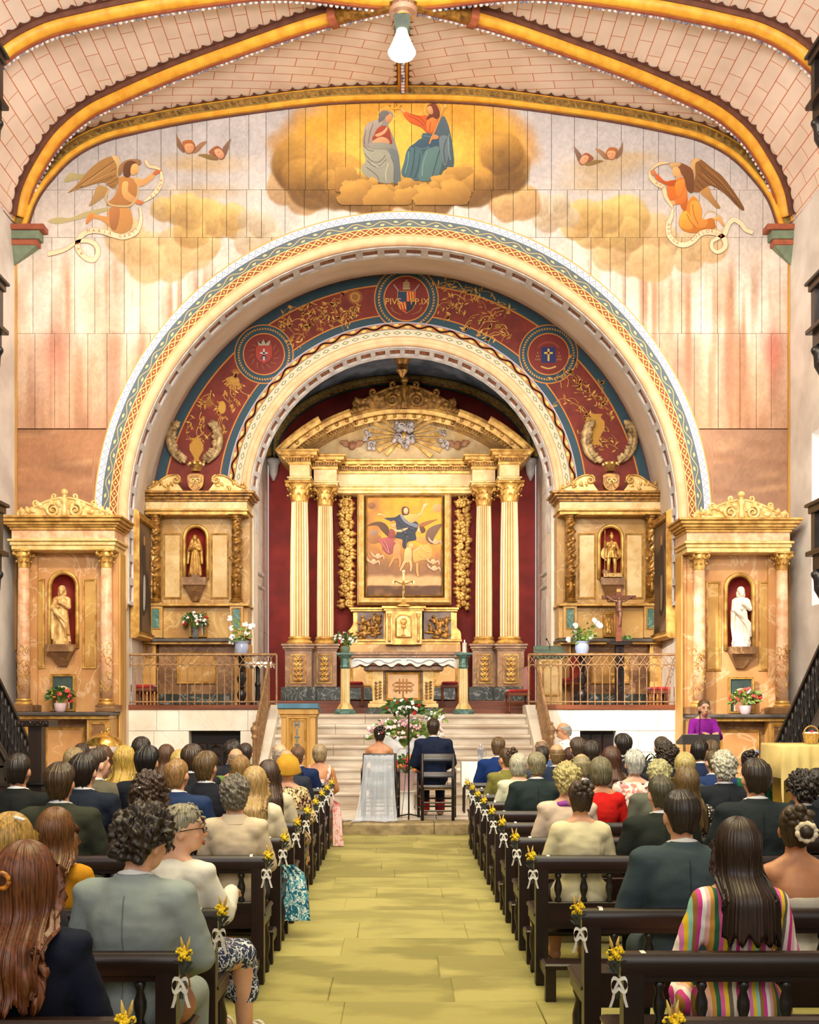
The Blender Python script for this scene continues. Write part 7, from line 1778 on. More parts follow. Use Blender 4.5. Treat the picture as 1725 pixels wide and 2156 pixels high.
turned_stand('dark turned stand with vase, left of the crucifix behind railing',1226,'beside the crucifix',3,'glass_blue',0,[(-.24,.06),(-.10,.12),(-.05,.22),(-.02,.12),(-.12,.30),(.15,.12),(.20,.38),(.30,.30),(.26,.34),(-.12,.20)])
turned_stand('dark turned stand with vase, behind railing beside the veiled statue altar',509,'near the veiled statue',5,'glass_blue',0,[(-.18,.26),(-.20,.42),(-.18,.02),(-.16,.10),(-.02,.08),(.16,.28),(.18,.30),(.06,.32),(.10,.16)])
ts=thing('side_table','small dark pedestal table with lace cloth behind the railing','table',(PX(543,18.6),18.6,1.70));MB().lathe([(.16,0),(.14,.04),(.05,.07),(.04,.3),(.06,.36),(.035,.42),(.04,.70),(.2,.73)],0,0,0,14).build('pedestal','black_wood',ts,'auto');MB().box(-.26,.26,-.2,.2,.73,.75,.004).build('table_top','black_wood',ts)
lc=MB();V=[[(x,y,.758-(.09+.03*math.sin(i*1.7) if abs(j)==2 else 0)) for j,y in ((-2,-.225),(-1,-.21),(0,0),(1,.21),(2,.225))] for i,x in enumerate(np.linspace(-.27,.27,20))];lc.grid(np.array(V),flip=True);lc.build('lace_cloth','white_cloth',ts,True)
# flowers, pots and small pictures on the side altars
def bouquet_at(name,label,px,py,Y,potp,potm,R,kinds,nl,seed,grp=None,lift=None,lm='leaf_green'):
 c=thing(name,label,'flowers',(PX(px,Y),Y,PZ(py,Y)),0,grp);pot(c,0,0,0,potp,potm);h=max(q[1] for q in potp);bunch(c,(0,0,h+(lift if lift is not None else R[2]*.6)),R,kinds,nl,seed,lm);return c
bouquet_at('altar_bouquet','red and white bouquet in glass vase on veiled statue altar',411,1343,18.78,[(.05,0),(.06,.02),(.045,.14),(.07,.18)],'glass',(.22,.14,.18),(('bloom_white',36,.033),('bloom_red',9,.035)),70,31)
bouquet_at('potted_flowers','red flowers in pale pot on the side altar nearest the white wall',127,1499,16.48,[(.06,0),(.085,.03),(.095,.11),(.10,.14)],'pot_pink',(.20,.16,.15),(('bloom_coral',16,.045),('bloom_orange',7,.03),('bloom_yellow',4,.025)),110,32,'potted flowers on the nave altars')
bouquet_at('potted_flowers','coral flowers in pale pot on the side altar beside the staircase',1570,1504,16.48,[(.06,0),(.085,.03),(.095,.11),(.10,.14)],'pot_pink',(.24,.16,.16),(('bloom_coral',18,.05),('bloom_pink',3,.05)),120,33,'potted flowers on the nave altars',None,'leaf_light')
def icon(label,px0,px1,py0,py1,Y,kind):
 t=thing('framed_picture',label,'picture',(PX((px0+px1)/2,Y),Y,PZ(py1,Y)));w=(px1-px0)*Y/F/2;h=(py1-py0)*Y/F
 m=MB();frame_rect(m,-w,w,0,h,.045,-.03,.02);m.build('picture_frame','gold',t)
 if kind=='relief':
  MB().box(-w+.04,w-.04,-.005,.02,.04,h-.04).build('relief_ground','gold_dark',t);m=MB();rg=rnd(7)
  for k in range(8): m.ball((rg.uniform(-w+.07,w-.07),-.01,rg.uniform(.08,h-.1)),(.03,.025,.05),7,5)
  m.build('relief_figures','gold',t,True);return
 MB().box(-w+.04,w-.04,-.002,.02,.04,h-.04).build('picture_ground',mat('icon_ground',c=(62,80,72),c2=(46,60,56),scale=6,rough=.5),t)
 m=MB();poly(m,[(-w*.55,.045)]+[(w*.55*-math.cos(a),h*.5+w*.55*math.sin(a)) for a in np.linspace(0,math.pi,12)]+[(w*.55,.045)],-.004,(226,196,150));poly(m,[(w*.3*math.cos(a),h*.52+w*.34*math.sin(a)) for a in np.linspace(0,6.2,14)],-.006,(206,160,110));poly(m,spline([(-w*.4,.05),(-w*.3,h*.36),(w*.3,h*.36),(w*.4,.05)],3),-.005,(190,130,90));m.build('painted_portrait','paint_flat',t)
icon('small gilt-framed icon behind pot on altar nearest white wall',106,159,1419,1498,16.86,'arch');icon('small gilt-framed icon behind pot on altar beside staircase',1533,1588,1425,1503,16.86,'arch')
icon('small gilt-framed relief behind the wooden crucifix',1270,1297,1289,1342,18.9,'relief');icon('small white-framed picture behind the red and white bouquet',398,436,1290,1342,18.92,'arch')
# seats in the sanctuary
def red_seat(name,label,px,Y,z,w,back,seed=0,rz=0.0,bench=False,h=.44):
 t=thing(name,label,'bench' if bench else 'chair',(PX(px,Y),Y,z),rz,'red velvet seats of the sanctuary');d=.36 if bench else .42
 n=5 if bench else 2
 for i in range(n):
  for s in (-1,1):
   x=lerp(-w/2+.03,w/2-.03,i/(n-1));MB().lathe([(.018,0),(.024,.05),(.014,.10),(.026,.17),(.016,.24),(.024,h-.10),(.022,h-.05)],x,s*(d/2-.03),0,8).build('leg','red_wood',t,True)
 MB().box(-w/2,w/2,-d/2,d/2,h-.09,h-.03,.008).build('seat_rail','red_wood',t);MB().box(-w/2+.01,w/2-.01,-d/2+.01,d/2-.01,h-.03,h+.03,.025).build('cushion','red_velvet',t)
 if back:
  V=MB();o=[(-w/2+.01,h+.02),(w/2-.01,h+.02),(w/2-.01,h+.36),(w/4,h+.43),(0,h+.45),(-w/4,h+.43),(-w/2+.01,h+.36)];V.prism(o,d/2-.06,d/2).build('backrest','red_velvet',t)
  m=MB();m.tube([(a,d/2-.03,b_) for a,b_ in o[1:]+[o[0]]],.016,6);m.build('back_frame','red_wood',t,True)
 return t
red_seat('red_bench','low red velvet bench behind the railing beside the veiled statue altar',294,18.2,1.70,.58,False,bench=True,h=.32)
red_seat('red_bench','low red velvet bench behind the railing, right of the crucifix',1401,18.2,1.70,.60,False,bench=True,h=.28)
red_seat('red_chair','red velvet chair behind the railing beside the turned stand',1198,18.6,1.70,.36,True,rz=-2.4)
red_seat('red_chair','red velvet chair turned sideways beside the altar step railing',1090,19.3,ZS,.42,True,rz=-1.5,h=.42)
red_seat('red_stool','red-topped wooden stool half hidden behind altar, flower pillar side',748,20.1,1.655,.34,False,h=.46);red_seat('red_stool','red-topped wooden stool half hidden behind altar, candle pillar side',947,20.1,1.655,.34,False,h=.46)
# THINGS OF THE NAVE
# hanging lamp
LP=thing('ceiling_lamp','bright bell-shaped floodlight hanging below the ceiling boss','lamp',(XC-.02,YB-.02,0));zb_=PZ(125,YB)
MB().box(-.11,.12,-.10,.10,zb_+.40,zb_+.60,.02).build('lamp_housing',mat('grey_green',c=(96,108,98),rough=.5),LP);MB().tube([(.05,0,zb_+.58),(.08,0,zb_+.66),(.02,0,bz-.12)],.015,6).build('lamp_bracket','black',LP)
MB().lathe([(.05,.44),(.075,.42),(.085,.36),(.14,.22),(.185,.12),(.20,.08)],0,0,zb_,28).build('lamp_bell',mat('lamp_bell',c=(250,248,220),emit=1.6),LP,True)
MB().lathe([(0,0),(.10,.012),(.175,.045),(.20,.085),(.19,.10),(0,.11)],0,0,zb_,28).build('lamp_lens',mat('lamp_lens',c=(255,252,226),emit=14),LP,True)
# pews
PEWS=[3.06,3.885,4.707,6.365,7.25,8.16,9.05,9.92,10.72,11.52,12.32]
bal_me=MB().lathe([(.016,0),(.022,.015),(.013,.035),(.024,.075),(.024,.10),(.013,.14),(.022,.16),(.016,.18)],0,0,0,10).mesh('baluster','black_wood',True)
leg_me=MB().lathe([(.03,0),(.034,.05),(.02,.09),(.036,.16),(.036,.22),(.02,.29),(.034,.33),(.03,.40)],0,0,0,10).mesh('leg','dark_wood_v',True)
def pew(label,sg,Y,detail,X1=5.15):
 t=thing('pew',label,'pew',(sg*.825,Y,0),0,'dark wooden pews along the aisle');L=X1-.825
 def b(x0,x1,*a): return MB().box(min(sg*x0,sg*x1),max(sg*x0,sg*x1),*a)
 xs=[.038,L/2,L-.038]
 for k,x in enumerate(xs):
  MB().box(sg*x-.038,sg*x+.038,-.035,.035,0,.735,.005).build('post','dark_wood_v',t)
  o=link('leg',leg_me,t,loc=(sg*x,.30,0));b(x-.035,x+.035,.03,.37,.34,.40,.005).build('seat_bearer','dark_wood',t)
 pts=[(-.034,.70),(-.04,.745),(-.034,.768),(-.018,.782),(.018,.782),(.034,.768),(.04,.745),(.034,.70)];n=len(pts);xa,xb=sorted((-sg*.01,sg*(L+.01)))
 v=[(xa,y,z) for y,z in pts]+[(xb,y,z) for y,z in pts]
 MB().add(v,[tuple(range(n)),tuple(range(2*n-1,n-1,-1))]+[(i,i+n,(i+1)%n+n,(i+1)%n) for i in range(n)]).build('top_rail','dark_wood',t,'auto')
 b(.07,L-.07,-.02,.02,.675,.705).build('upper_rail','dark_wood',t);b(.07,L-.07,-.02,.02,.34,.50,.004).build('lower_panel','dark_wood',t)
 if detail:
  nb=int((L-.15)/.15)
  for i in range(nb): link('baluster',bal_me,t,loc=(sg*lerp(.14,L-.12,i/(nb-1)),0,.497))
 else:
  m=MB()
  for i in range(int(L/.15)): m.box(sg*(.14+.15*i)-.018,sg*(.14+.15*i)+.018,-.015,.015,.50,.675)
  m.build('baluster_row','black_wood',t,kind='stuff')
 b(-.005,L,.02,.40,.40,.435,.012).build('seat','dark_wood',t)
 b(.0,L-.02,-.43,-.28,.19,.225,.010).build('kneeler','dark_wood',t)
 for x in xs: b(x-.03,x+.03,-.40,-.35,0,.19).build('kneeler_leg','dark_wood_v',t);b(x-.02,x+.02,-.36,-.02,.12,.17).build('kneeler_stay','dark_wood_v',t)
 return t
ORD=['nearest','second','third','fourth','fifth','sixth','seventh','eighth','ninth','tenth','front']
mat('ribbon',c=(240,236,226),c2=(226,220,206),scale=10,rough=.6,alpha=.9)
def bouquet_proto(sg):
 P_={};rg=rnd(6);m=MB()
 hd=[(-sg*.055,-.055,.02),(-sg*.03,-.06,-.015),(-sg*.07,-.045,-.02),(-sg*.02,-.055,.03),(-sg*.045,-.07,.0),(-sg*.08,-.05,.012),(-sg*.035,-.045,.045)]
 for c in hd: flower(m,c,.022,rg,7)
 for k in range(16): c=rg.choice(hd);m.ball((c[0]+rg.uniform(-.02,.02),c[1]+rg.uniform(-.02,.01),c[2]+rg.uniform(-.02,.02)),.010,6,4)
 P_['blooms']=(m.mesh('blooms','bloom_yellow',True),'bloom_yellow')
 m=MB()
 for k in range(2): x=-sg*(.035+.025*k);m.tube([(x,-.05,.02),(x-sg*.012*k,-.05,.065),(x-sg*.03*(k-.3),-.045,.11)],[.005,.011,.002],6)
 P_['wheat_ear']=(m.mesh('wheat_ear',mat('wheat',c=(206,176,92),c2=(176,140,60),scale=40,rough=.7),True),'wheat')
 m=MB()
 for k in range(7): a=rg.uniform(-.02,.02);m.tube([(-sg*(.045+a),-.05,.0),(-sg*.03,-.055,-.12),(-sg*(.03-a*.6),-.05+a*.3,-.26)],.004,4)
 for k in range(14): leafq(m,(-sg*(.04+rg.uniform(-.02,.02)),-.055,rg.uniform(-.12,0)),(-sg*rg.uniform(-.4,.7),rg.uniform(-.5,.3),rg.uniform(.2,1)),.07,.010,rg)
 P_['stems']=(m.mesh('stems',mat('dry_stem',c=(70,74,62),c2=(46,48,42),scale=20,rough=.7)),'dry_stem')
 m = MB()
 def strip(pts,w,d): V=[[Vector(p)+Vector(d)*w/2,Vector(p)-Vector(d)*w/2] for p in pts];m.grid(np.array([[list(a) for a in r] for r in V]));m.grid(np.array([[list(a) for a in r] for r in V])+np.array([0,.001,0]),flip=True)
 strip([(sg*.08,.04,-.14),(sg*.08,-.039,-.14),(-sg*.004,-.040,-.145),(-sg*.006,.04,-.14)],.022,(0,0,1));strip([(sg*.115,-.02,-.16),(sg*.12,-.042,-.08),(sg*.125,-.043,-.03),(sg*.125,-.03,.008),(sg*.125,.03,.008),(sg*.125,.045,-.05)],.03,(1,0,0))
 for s in (-1,1):
  strip([(-sg*.03+.055*s*math.sin(q)*.9,-.062-.02*math.sin(q),-.15+.03*math.sin(2*q)-.015*q) for q in np.linspace(0,math.pi,9)],.022,(0,.2,1));strip([(-sg*.03,-.062,-.15),(-sg*.03+s*.025,-.07,-.20),(-sg*.03+s*.035,-.065,-.26),(-sg*.03+s*.05,-.06,-.31)],.018,(1,.3,0))
 P_['ribbon']=(m.mesh('ribbon','ribbon',True),'ribbon');return P_
BQ={s: bouquet_proto(s) for s in (-1,1)}
for k,Y in enumerate(PEWS):
 for sg,sd in ((-1,'left'),(1,'right')):
  row=('front row of pews' if k==10 else 'back-most pew' if k==0 else '%s pew from the back'%ORD[k])
  pew('dark pew with kneeler, %s, %s of the aisle'%(row,sd),sg,Y,k<5)
  t=thing('pew_bouquet','yellow bouquet and white bow tied on %s, %s of aisle'%(row.replace('front row of pews','front-row pew'),sd),'bouquet',(sg*.825,Y,.78),0,'yellow bouquets tied on the pew ends')
  t.scale=(.62,.62,.62)
  for nm,(me,mm) in BQ[sg].items():
   o=link(nm,me,t);
   if nm != 'ribbon': o['kind']='stuff'
  r_=rnd(k*2+sg).uniform(-.04,.04);t.location.z=.782+r_*.2
# two rush chairs for the couple
def ladder_chair(label,px,Y,z):
 t=thing('ladder_chair',label,'chair',(PX(px,Y),Y,z),0,'ladder-back armchairs of the couple');w=.205
 for s in (-1,1):
  MB().tube([(s*w,0,0),(s*w,-.005,.45),(s*w,-.03,.90)],[.022,.023,.020],8).build('back_post','dark_wood_v',t,True);MB().tube([(s*(w+.045),.43,0),(s*(w+.045),.43,.64)],[.02,.022],8).build('front_leg','dark_wood_v',t,True)
  MB().tube([(s*w,-.01,.62),(s*(w+.03),.2,.645),(s*(w+.048),.46,.655)],[.018,.024,.026],8,flat=.7).build('armrest','dark_wood',t,True)
  for h in (.15,.30): MB().tube([(s*w,0,h),(s*(w+.045),.43,h)],.012,6).build('side_rung','dark_wood',t)
 for h,hh in ((.80,.10),(.58,.075),(.44,.04)):
  V=[[(lerp(-w,w,u),-.012-.018*math.sin(math.pi*u)-(h-.45)*.05+q,h+e) for q,e in ((-.008,0),(-.008,hh),(.008,hh),(.008,0),(-.008,0))] for u in np.linspace(0,1,9)]
  MB().grid(np.array(V),flip=True).build('back_slat','dark_wood',t,True)
 for h in (.13,.24): MB().tube([(-w,0,h),(w,0,h)],.013,6).build('back_rung','dark_wood',t);MB().tube([(-w-.04,.43,h+.02),(w+.04,.43,h+.02)],.012,6).build('front_rung','dark_wood',t)
 MB().add([(-w,0,.41),(w,0,.41),(w+.04,.44,.41),(-w-.04,.44,.41),(-w,0,.445),(w,0,.445),(w+.04,.44,.445),(-w-.04,.44,.445)],[(3,2,1,0),(4,5,6,7),(0,1,5,4),(1,2,6,5),(2,3,7,6),(3,0,4,7)]).build('rush_seat',mat('rush',c=(176,140,84),c2=(140,104,56),scale=30,rough=.8),t)
 return t
YC=13.98
ladder_chair('dark ladder-back armchair of the groom',922,YC,.15);ladder_chair('dark ladder-back armchair of the bride, draped with her veil',800,YC+.02,.15)
# microphone stand between the couple
MS=thing('microphone_stand','thin black microphone stand between the bride and groom','microphone',(PX(861,14.25),14.25,.15));MB().tube([(0,0,.02),(0,0,1.45)],.011,8).build('pole','black',MS)
for k in range(3): a=k*math.tau/3+.5;MB().tube([(0,0,.06),(.22*math.cos(a),.22*math.sin(a),.012)],.010,6).build('leg','black',MS)
m=MB();m.tube([(0,0,1.42),(0,.06,1.47)],.014,8);m.ball((0,.075,1.485),.024,10,8);m.build('microphone','black',MS)
MB().tube([(-.10,0,.005),(-.07,.02,.3),(-.03,.01,.8),(0,0,1.3)],.004,5).build('cable','black',MS)
# flower arrangements before the steps
FA=thing('flower_arrangement','tall arrangement of white and red flowers before the altar steps','flowers',(PX(852,15.7),15.7,.15));z_=lambda py: PZ(py,15.7)-.15
MB().lathe([(.16,0),(.16,.03),(.03,.06),(.025,.6),(.05,.66)],0,0,0,14).build('stand','black',FA,'auto');pot(FA,0,0,z_(1552),[(.05,0),(.07,.06),(.085,.16),(.075,.20)],'terracotta')
bunch(FA,(.01,0,z_(1494)),(.30,.2,.14),(('bloom_white',26,.035),('bloom_red',12,.04)),130,51,'leaf_green',.12)
def spray(parent,c,R,kinds,nl,seed,m): bunch(parent,c,R,kinds,nl,seed,m,.10)
spray(FA,(0,-.05,z_(1545)),(.58,.2,.24),(('bloom_white',110,.032),('bloom_pink',80,.032)),130,52,'leaf_light')
spray(FA,(.45,0,z_(1512)),(.18,.1,.10),(('bloom_white',26,.032),),24,53,'leaf_light')
FB=thing('wrapped_bouquet','red and orange bouquet in white wrapped pot between the couple','flowers',(PX(855,15.2),15.2,.15));MB().lathe([(.15,0),(.12,.04),(.12,.28),(.16,.30)],0,0,0,16).build('plinth','white_cloth',FB,'auto');pot(FB,0,0,.30,[(.08,0),(.10,.1),(.13,.22),(.15,.26)],'pot_pink');bunch(FB,(0,-.03,.66),(.22,.16,.15),(('bloom_coral',16,.045),('bloom_orange',12,.045)),90,54)
TL=thing('tulle_bow','large white tulle bow hanging under the tall flower arrangement','ribbon',(PX(852,15.45),15.45,0));m=MB()
for s in (-1,1):
 V=[[(s*(.02+.20*math.sin(q)+w_*.1),-.02-.05*math.sin(q),PZ(1575,15.45)+.10*math.sin(2*q)+w_*.12*(1-.3*math.cos(q))) for w_ in np.linspace(-1,1,5)] for q in np.linspace(0,math.pi,12)]
 m.grid(np.array(V));V=[[(s*(.01+.10*t+w_*.06*(1+t)),-.03+.01*math.sin(w_*5),PZ(1578,15.45)-.45*t) for w_ in np.linspace(-1,1,7)] for t in np.linspace(0,1,8)];m.grid(np.array(V))
m.build('tulle',mat('tulle',c=(240,242,248),rough=.7,alpha=.55),TL,True)
# small lace table with glass ewer
LT=thing('lace_table','small table with white lace cloth at the foot of the steps','table',(PX(1000,15.1),15.1,.15));zt=PZ(1604,15.1)-.15
for sx in (-1,1):
 for sy in (-1,1): MB().tube([(sx*.16,sy*.12,0),(sx*.15,sy*.11,zt-.02)],.014,6).build('leg','dark_wood_v',LT)
MB().box(-.18,.18,-.14,.14,zt-.03,zt-.004,.004).build('table_top','dark_wood',LT);V=[[(x,y,zt+.003-(.34+.03*math.sin(i*2.1) if abs(j)==2 else 0)) for j,y in ((-2,-.165),(-1,-.15),(0,0),(1,.15),(2,.165))] for i,x in enumerate(np.linspace(-.2,.2,22))];MB().grid(np.array(V),flip=True).build('lace_cloth','white_cloth',LT,True)
for q_ in (-1,1): MB().grid(np.array([[(q_*.2,y,zt+.003-d) for d in (0,.34)] for y in (-.165,0,.165)]),flip=q_<0).build('lace_cloth','white_cloth',LT)
EW=thing('glass_ewer','cut-glass ewer with lid on the lace table','ewer',(PX(1012,15.1),15.1,PZ(1604,15.1)+.004));MB().lathe([(.05,0),(.055,.01),(.02,.03),(.04,.08),(.045,.14),(.05,.17),(.065,.18),(.04,.19),(.015,.21),(.02,.23),(0,.26)],0,0,0,14).build('ewer_body',mat('ewer_glass',c=(206,212,220),rough=.08,metal=.5),EW,'auto');MB().tube([(.045,0,.15),(.085,0,.14),(.08,0,.08),(.042,0,.06)],.006,6).build('handle','ewer_glass',EW,True)
# reading desk on the right
RD=thing('reading_desk','dark wooden reading desk with bent microphone before the woman in purple','lectern',(PX(1473,14.05),14.05,.15));zt=PZ(1553,14.05)-.15
MB().box(-.035,.035,-.03,.04,0,zt-.02).build('post','dark_wood_v',RD);MB().box(-.2,.2,-.15,.2,0,.04,.008).build('foot','dark_wood',RD)
MB().add([(-.25,-.08,zt+.045),(.25,-.08,zt+.045),(.25,.24,zt-.06),(-.25,.24,zt-.06),(-.25,-.09,zt-.09),(.25,-.09,zt-.09),(.25,.24,zt-.10),(-.25,.24,zt-.10)],[(0,1,2,3),(7,6,5,4),(4,5,1,0),(5,6,2,1),(6,7,3,2),(7,4,0,3)]).build('desk_top',mat('grey_wood',c=(74,68,64),c2=(52,47,44),scale=6,rough=.4,stretch=(.3,2,2)),RD)
m=MB();m.tube([(.0,.0,zt+.02),(.0,-.02,zt+.13),(.02,.04,zt+.27),(.035,.10,zt+.33)],.007,6);m.ball((.038,.115,zt+.34),.022,10,8);m.build('microphone','black',RD)
bk=thing('service_book','open booklet resting on the reading desk','book',(PX(1458,14.1),14.1,PZ(1553,14.05)+.03));MB().box(-.09,.09,-.03,.10,0,.012).build('pages','white_cloth',bk);MB().box(-.10,.10,-.035,.105,-.006,0).build('cover','black',bk)
# baptismal font
FT=thing('baptismal_font','carved stone font under a polished brass dome lid','font',(PX(219,13.0),13.0,0));zt=PZ(1571,13.0)
MB().lathe([(.26,0),(.26,.06),(.20,.10),(.17,.2),(.19,.45),(.22,.5),(.30,.55),(.30,zt-.20),(.33,zt-.14),(.33,zt-.08),(.35,zt-.05),(.35,zt)],0,0,0,20).build('font_basin',mat('font_stone',c=(226,206,198),c2=(196,170,162),scale=12,rough=.7,bump=.5,bscale=40),FT,'auto')
m=MB();rg=rnd(2)
for k in range(24): a=k*math.tau/24;m.tube([(.305*math.cos(a+q*.09),.305*math.sin(a+q*.09),zt-.42+.16*(q+1)) for q in (-1,-.3,.4,1)],.012,5)
m.build('carving','font_stone',FT);MB().lathe([(.235,0),(.235,.012),(.22,.05),(.17,.11),(.09,.15),(.02,.16)],0,0,zt,28).build('brass_lid','brass',FT,True)
MB().tube([(-.05,0,zt+.19),(-.03,0,zt+.16),(.02,0,zt+.17),(.04,0,zt+.21),(.07,0,zt+.23),(.06,0,zt+.19)],.012,8).build('lid_handle','brass',FT,True)
# dark carved stand on the left
WS=thing('carved_stand','dark wooden stand with carved square top near the white wall','stand',(PX(78,11.2),11.2,0));zt=PZ(1516,11.2)
MB().box(-.07,.07,-.07,.07,0,zt-.06,.008).build('post','dark_wood_v',WS);MB().box(-.175,.175,-.15,.15,zt-.07,zt,.008).build('stand_top','dark_wood',WS);MB().box(-.22,.22,-.22,.22,0,.08,.01).build('foot','dark_wood',WS)
m=MB()
for k in range(6): spiral(m,-.14+.055*k,zt-.035,.022,1.2,k,1 if k%2 else -1,-.155,.008,.005,12,5)
m.build('carving','dark_wood',WS);MB().tube([(-.07,-.09,.86),(.10,-.10,.86),(.17,-.09,.90),(.14,-.07,.72)],.026,8).build('iron_loop','black',WS,True)
# cloth-covered table with basket on the right
CT=thing('cloth_table','tall wooden stand draped with a yellow-beige cloth by the staircase','table',(PX(1698,9.6),9.6,0));zt=PZ(1566,9.6);hw_=(1698-1641)*9.6/F
MB().box(-hw_+.04,hw_+.2,-.28,.28,0,zt-.01,.006).build('stand',mat('yellow_wood',c=(214,170,66),c2=(190,144,48),scale=4,rough=.5),CT)
V=[]
for i,u in enumerate(np.linspace(0,1,40)):
 x=lerp(-hw_-.03,hw_+.25,u);row=[]
 for (y,d) in ((-.335,-.30),(-.325,-.15),(-.315,-.02),(-.30,0),(.3,0),(.32,-.1)): row.append((x-(.03 if i==0 else 0)+.0,y+(.018*math.sin(i*1.3))*(d<-.1),zt+d+.02*math.sin(i*.7)*(d<-.2)-(.0 if 0<i else 0)))
 V.append(row)
V0=[[(V[0][j][0]-.02-.02*math.sin(j),V[0][j][1],V[0][j][2]-(.30 if q==0 else .02)) for j in range(6)] for q in (0,1)]
MB().grid(np.array(V0+V),flip=True).build('table_cloth','cream_cloth',CT,True)
BK=thing('wicker_basket','small wicker basket with handle on the cloth-covered stand','basket',(PX(1704,9.6),9.55,zt+.004));MB().lathe([(.055,0),(.06,.02),(.075,.09),(.072,.095),(.055,.02)],0,0,0,18,1,.005).build('basket_body',mat('wicker',c=(206,166,84),c2=(160,120,50),scale=60,rough=.7),BK);MB().tube([(-.068*math.cos(q),0,.085+.075*math.sin(q)) for q in np.linspace(0,math.pi,14)],.007,6).build('handle','wicker',BK,True)
m=MB();rg=rnd(3)
for k in range(7): m.ball((rg.uniform(-.045,.045),rg.uniform(-.04,.04),.09),(.025,.02,.018),7,5)
m.build('napkin','white_cloth',BK,True);MB().ball((.0,-.02,.105),(.02,.02,.018),8,6).build('red_bow','bloom_red',BK,True)
# potted plants by the marble walls
def plant(label,px,py,Y,seed,n=16,L=.42):
 t=thing('potted_plant',label,'plant',(PX(px,Y),Y,.15));pot(t,0,0,0,[(.10,0),(.14,.2),(.15,.24)],'pot_pink');rg=rnd(seed);zt=PZ(py,Y)-.15
 for k in range(n):
  a=rg.uniform(0,math.tau);l=L*rg.uniform(.7,1.1);e=rg.uniform(.5,1.3);V=[]
  for j in range(7):
   q=j/6;r=l*.8*q*math.cos(e*.6)*(1+.2*q);z=.22+(zt-.3)*min(1,.4+q)*e*.8-.18*l*q*q*2;w_=.045*math.sin(math.pi*min(.97,.1+.9*q));V.append([(r*math.cos(a)-w_*math.sin(a),r*math.sin(a)+w_*math.cos(a),z),(r*math.cos(a),r*math.sin(a),z-.012),(r*math.cos(a)+w_*math.sin(a),r*math.sin(a)-w_*math.cos(a),z)])
  MB().grid(np.array(V)).build('leaf','leaf_green',t,True)
 return t
plant('broad-leaved potted plant against the sunlit marble wall',1345,1560,14.8,4);plant('broad-leaved potted plant beside the font before the marble wall',343,1560,14.6,6)
# black staircases along the side walls
def staircase(label,sg,X,ya,za,yb,zb):
 t=thing('staircase',label,'staircase',(0,0,0),0,'gallery staircases');sl=(za-zb)/(ya-yb);x1=sg*6.30
 def zr(y): return zb+sl*(y-yb)
 y0,y1=ya-3.2,yb+.25
 def slab(x0,x1,h0,h1,m,name):
  a,b_=sorted((x0,x1));v=[(x,y,zr(y)+h) for x in (a,b_) for y in (y0,y1) for h in (h0,h1)]
  v=[(p[0],p[1],max(p[2],.01)) for p in v];MB().add(v,[(0,1,3,2),(4,6,7,5),(0,2,6,4),(1,5,7,3),(0,4,5,1),(2,3,7,6)]).build(name,m,t)
 slab(X-.035,X+.035,-.06,0,'black_wood','handrail');slab(X-.025,X+.025,-1.10,-.86,'black_wood','stringer');slab(X-.028,X+.028,-.88,-.84,'dark_wood','stringer_moulding')
 n=int((y1-y0)/.125);me=MB().lathe([(.02,0),(.03,.03),(.018,.08),(.038,.18),(.02,.28),(.032,.31),(.032,.37),(.02,.40),(.038,.5),(.018,.62),(.028,.68),(.02,.8)],0,0,0,10).mesh('baluster','black_wood',True)
 for i in range(n):
  y=y1-.08-i*.125
  if zr(y)>.85: link('baluster',me,t,loc=(X,y,zr(y)-.86))
 k=0;y=y1
 while y>y0:
  z=zr(y)-.98
  if z>.15: MB().box(*sorted((X,x1)),y-.26,y,z-.04,z,.006).build('tread','dark_wood',t);MB().box(*sorted((X,x1)),y-.02,y,max(.15,z-.22),z-.04).build('riser','black_wood',t)
  y -= .24
 v=[(X,y,z) for y,z in ((y1,.15),(y1-.05,max(.2,zr(y1)-1.0)),(y0,zr(y0)-1.1),(y0,.15))];v2=[(q[0]+sg*.03,q[1],q[2]) for q in v]
 MB().add(v+v2,[(0,1,2,3),(7,6,5,4),(0,4,5,1),(1,5,6,2),(2,6,7,3),(3,7,4,0)]).build('side_panel','black',t)
 MB().box(X-.05,X+.05,y1-.02,y1+.08,.15,.15+.75,.01).build('newel',mat('slate_blue',c=(92,104,136),c2=(70,80,108),scale=6,rough=.4),t)
staircase('black baluster staircase rising along the wall near the carved stand',-1,-5.42,14.1,2.05,15.3,1.12);staircase('black baluster staircase rising beside the white statue altar',1,5.62,13.95,2.49,15.4,1.28)
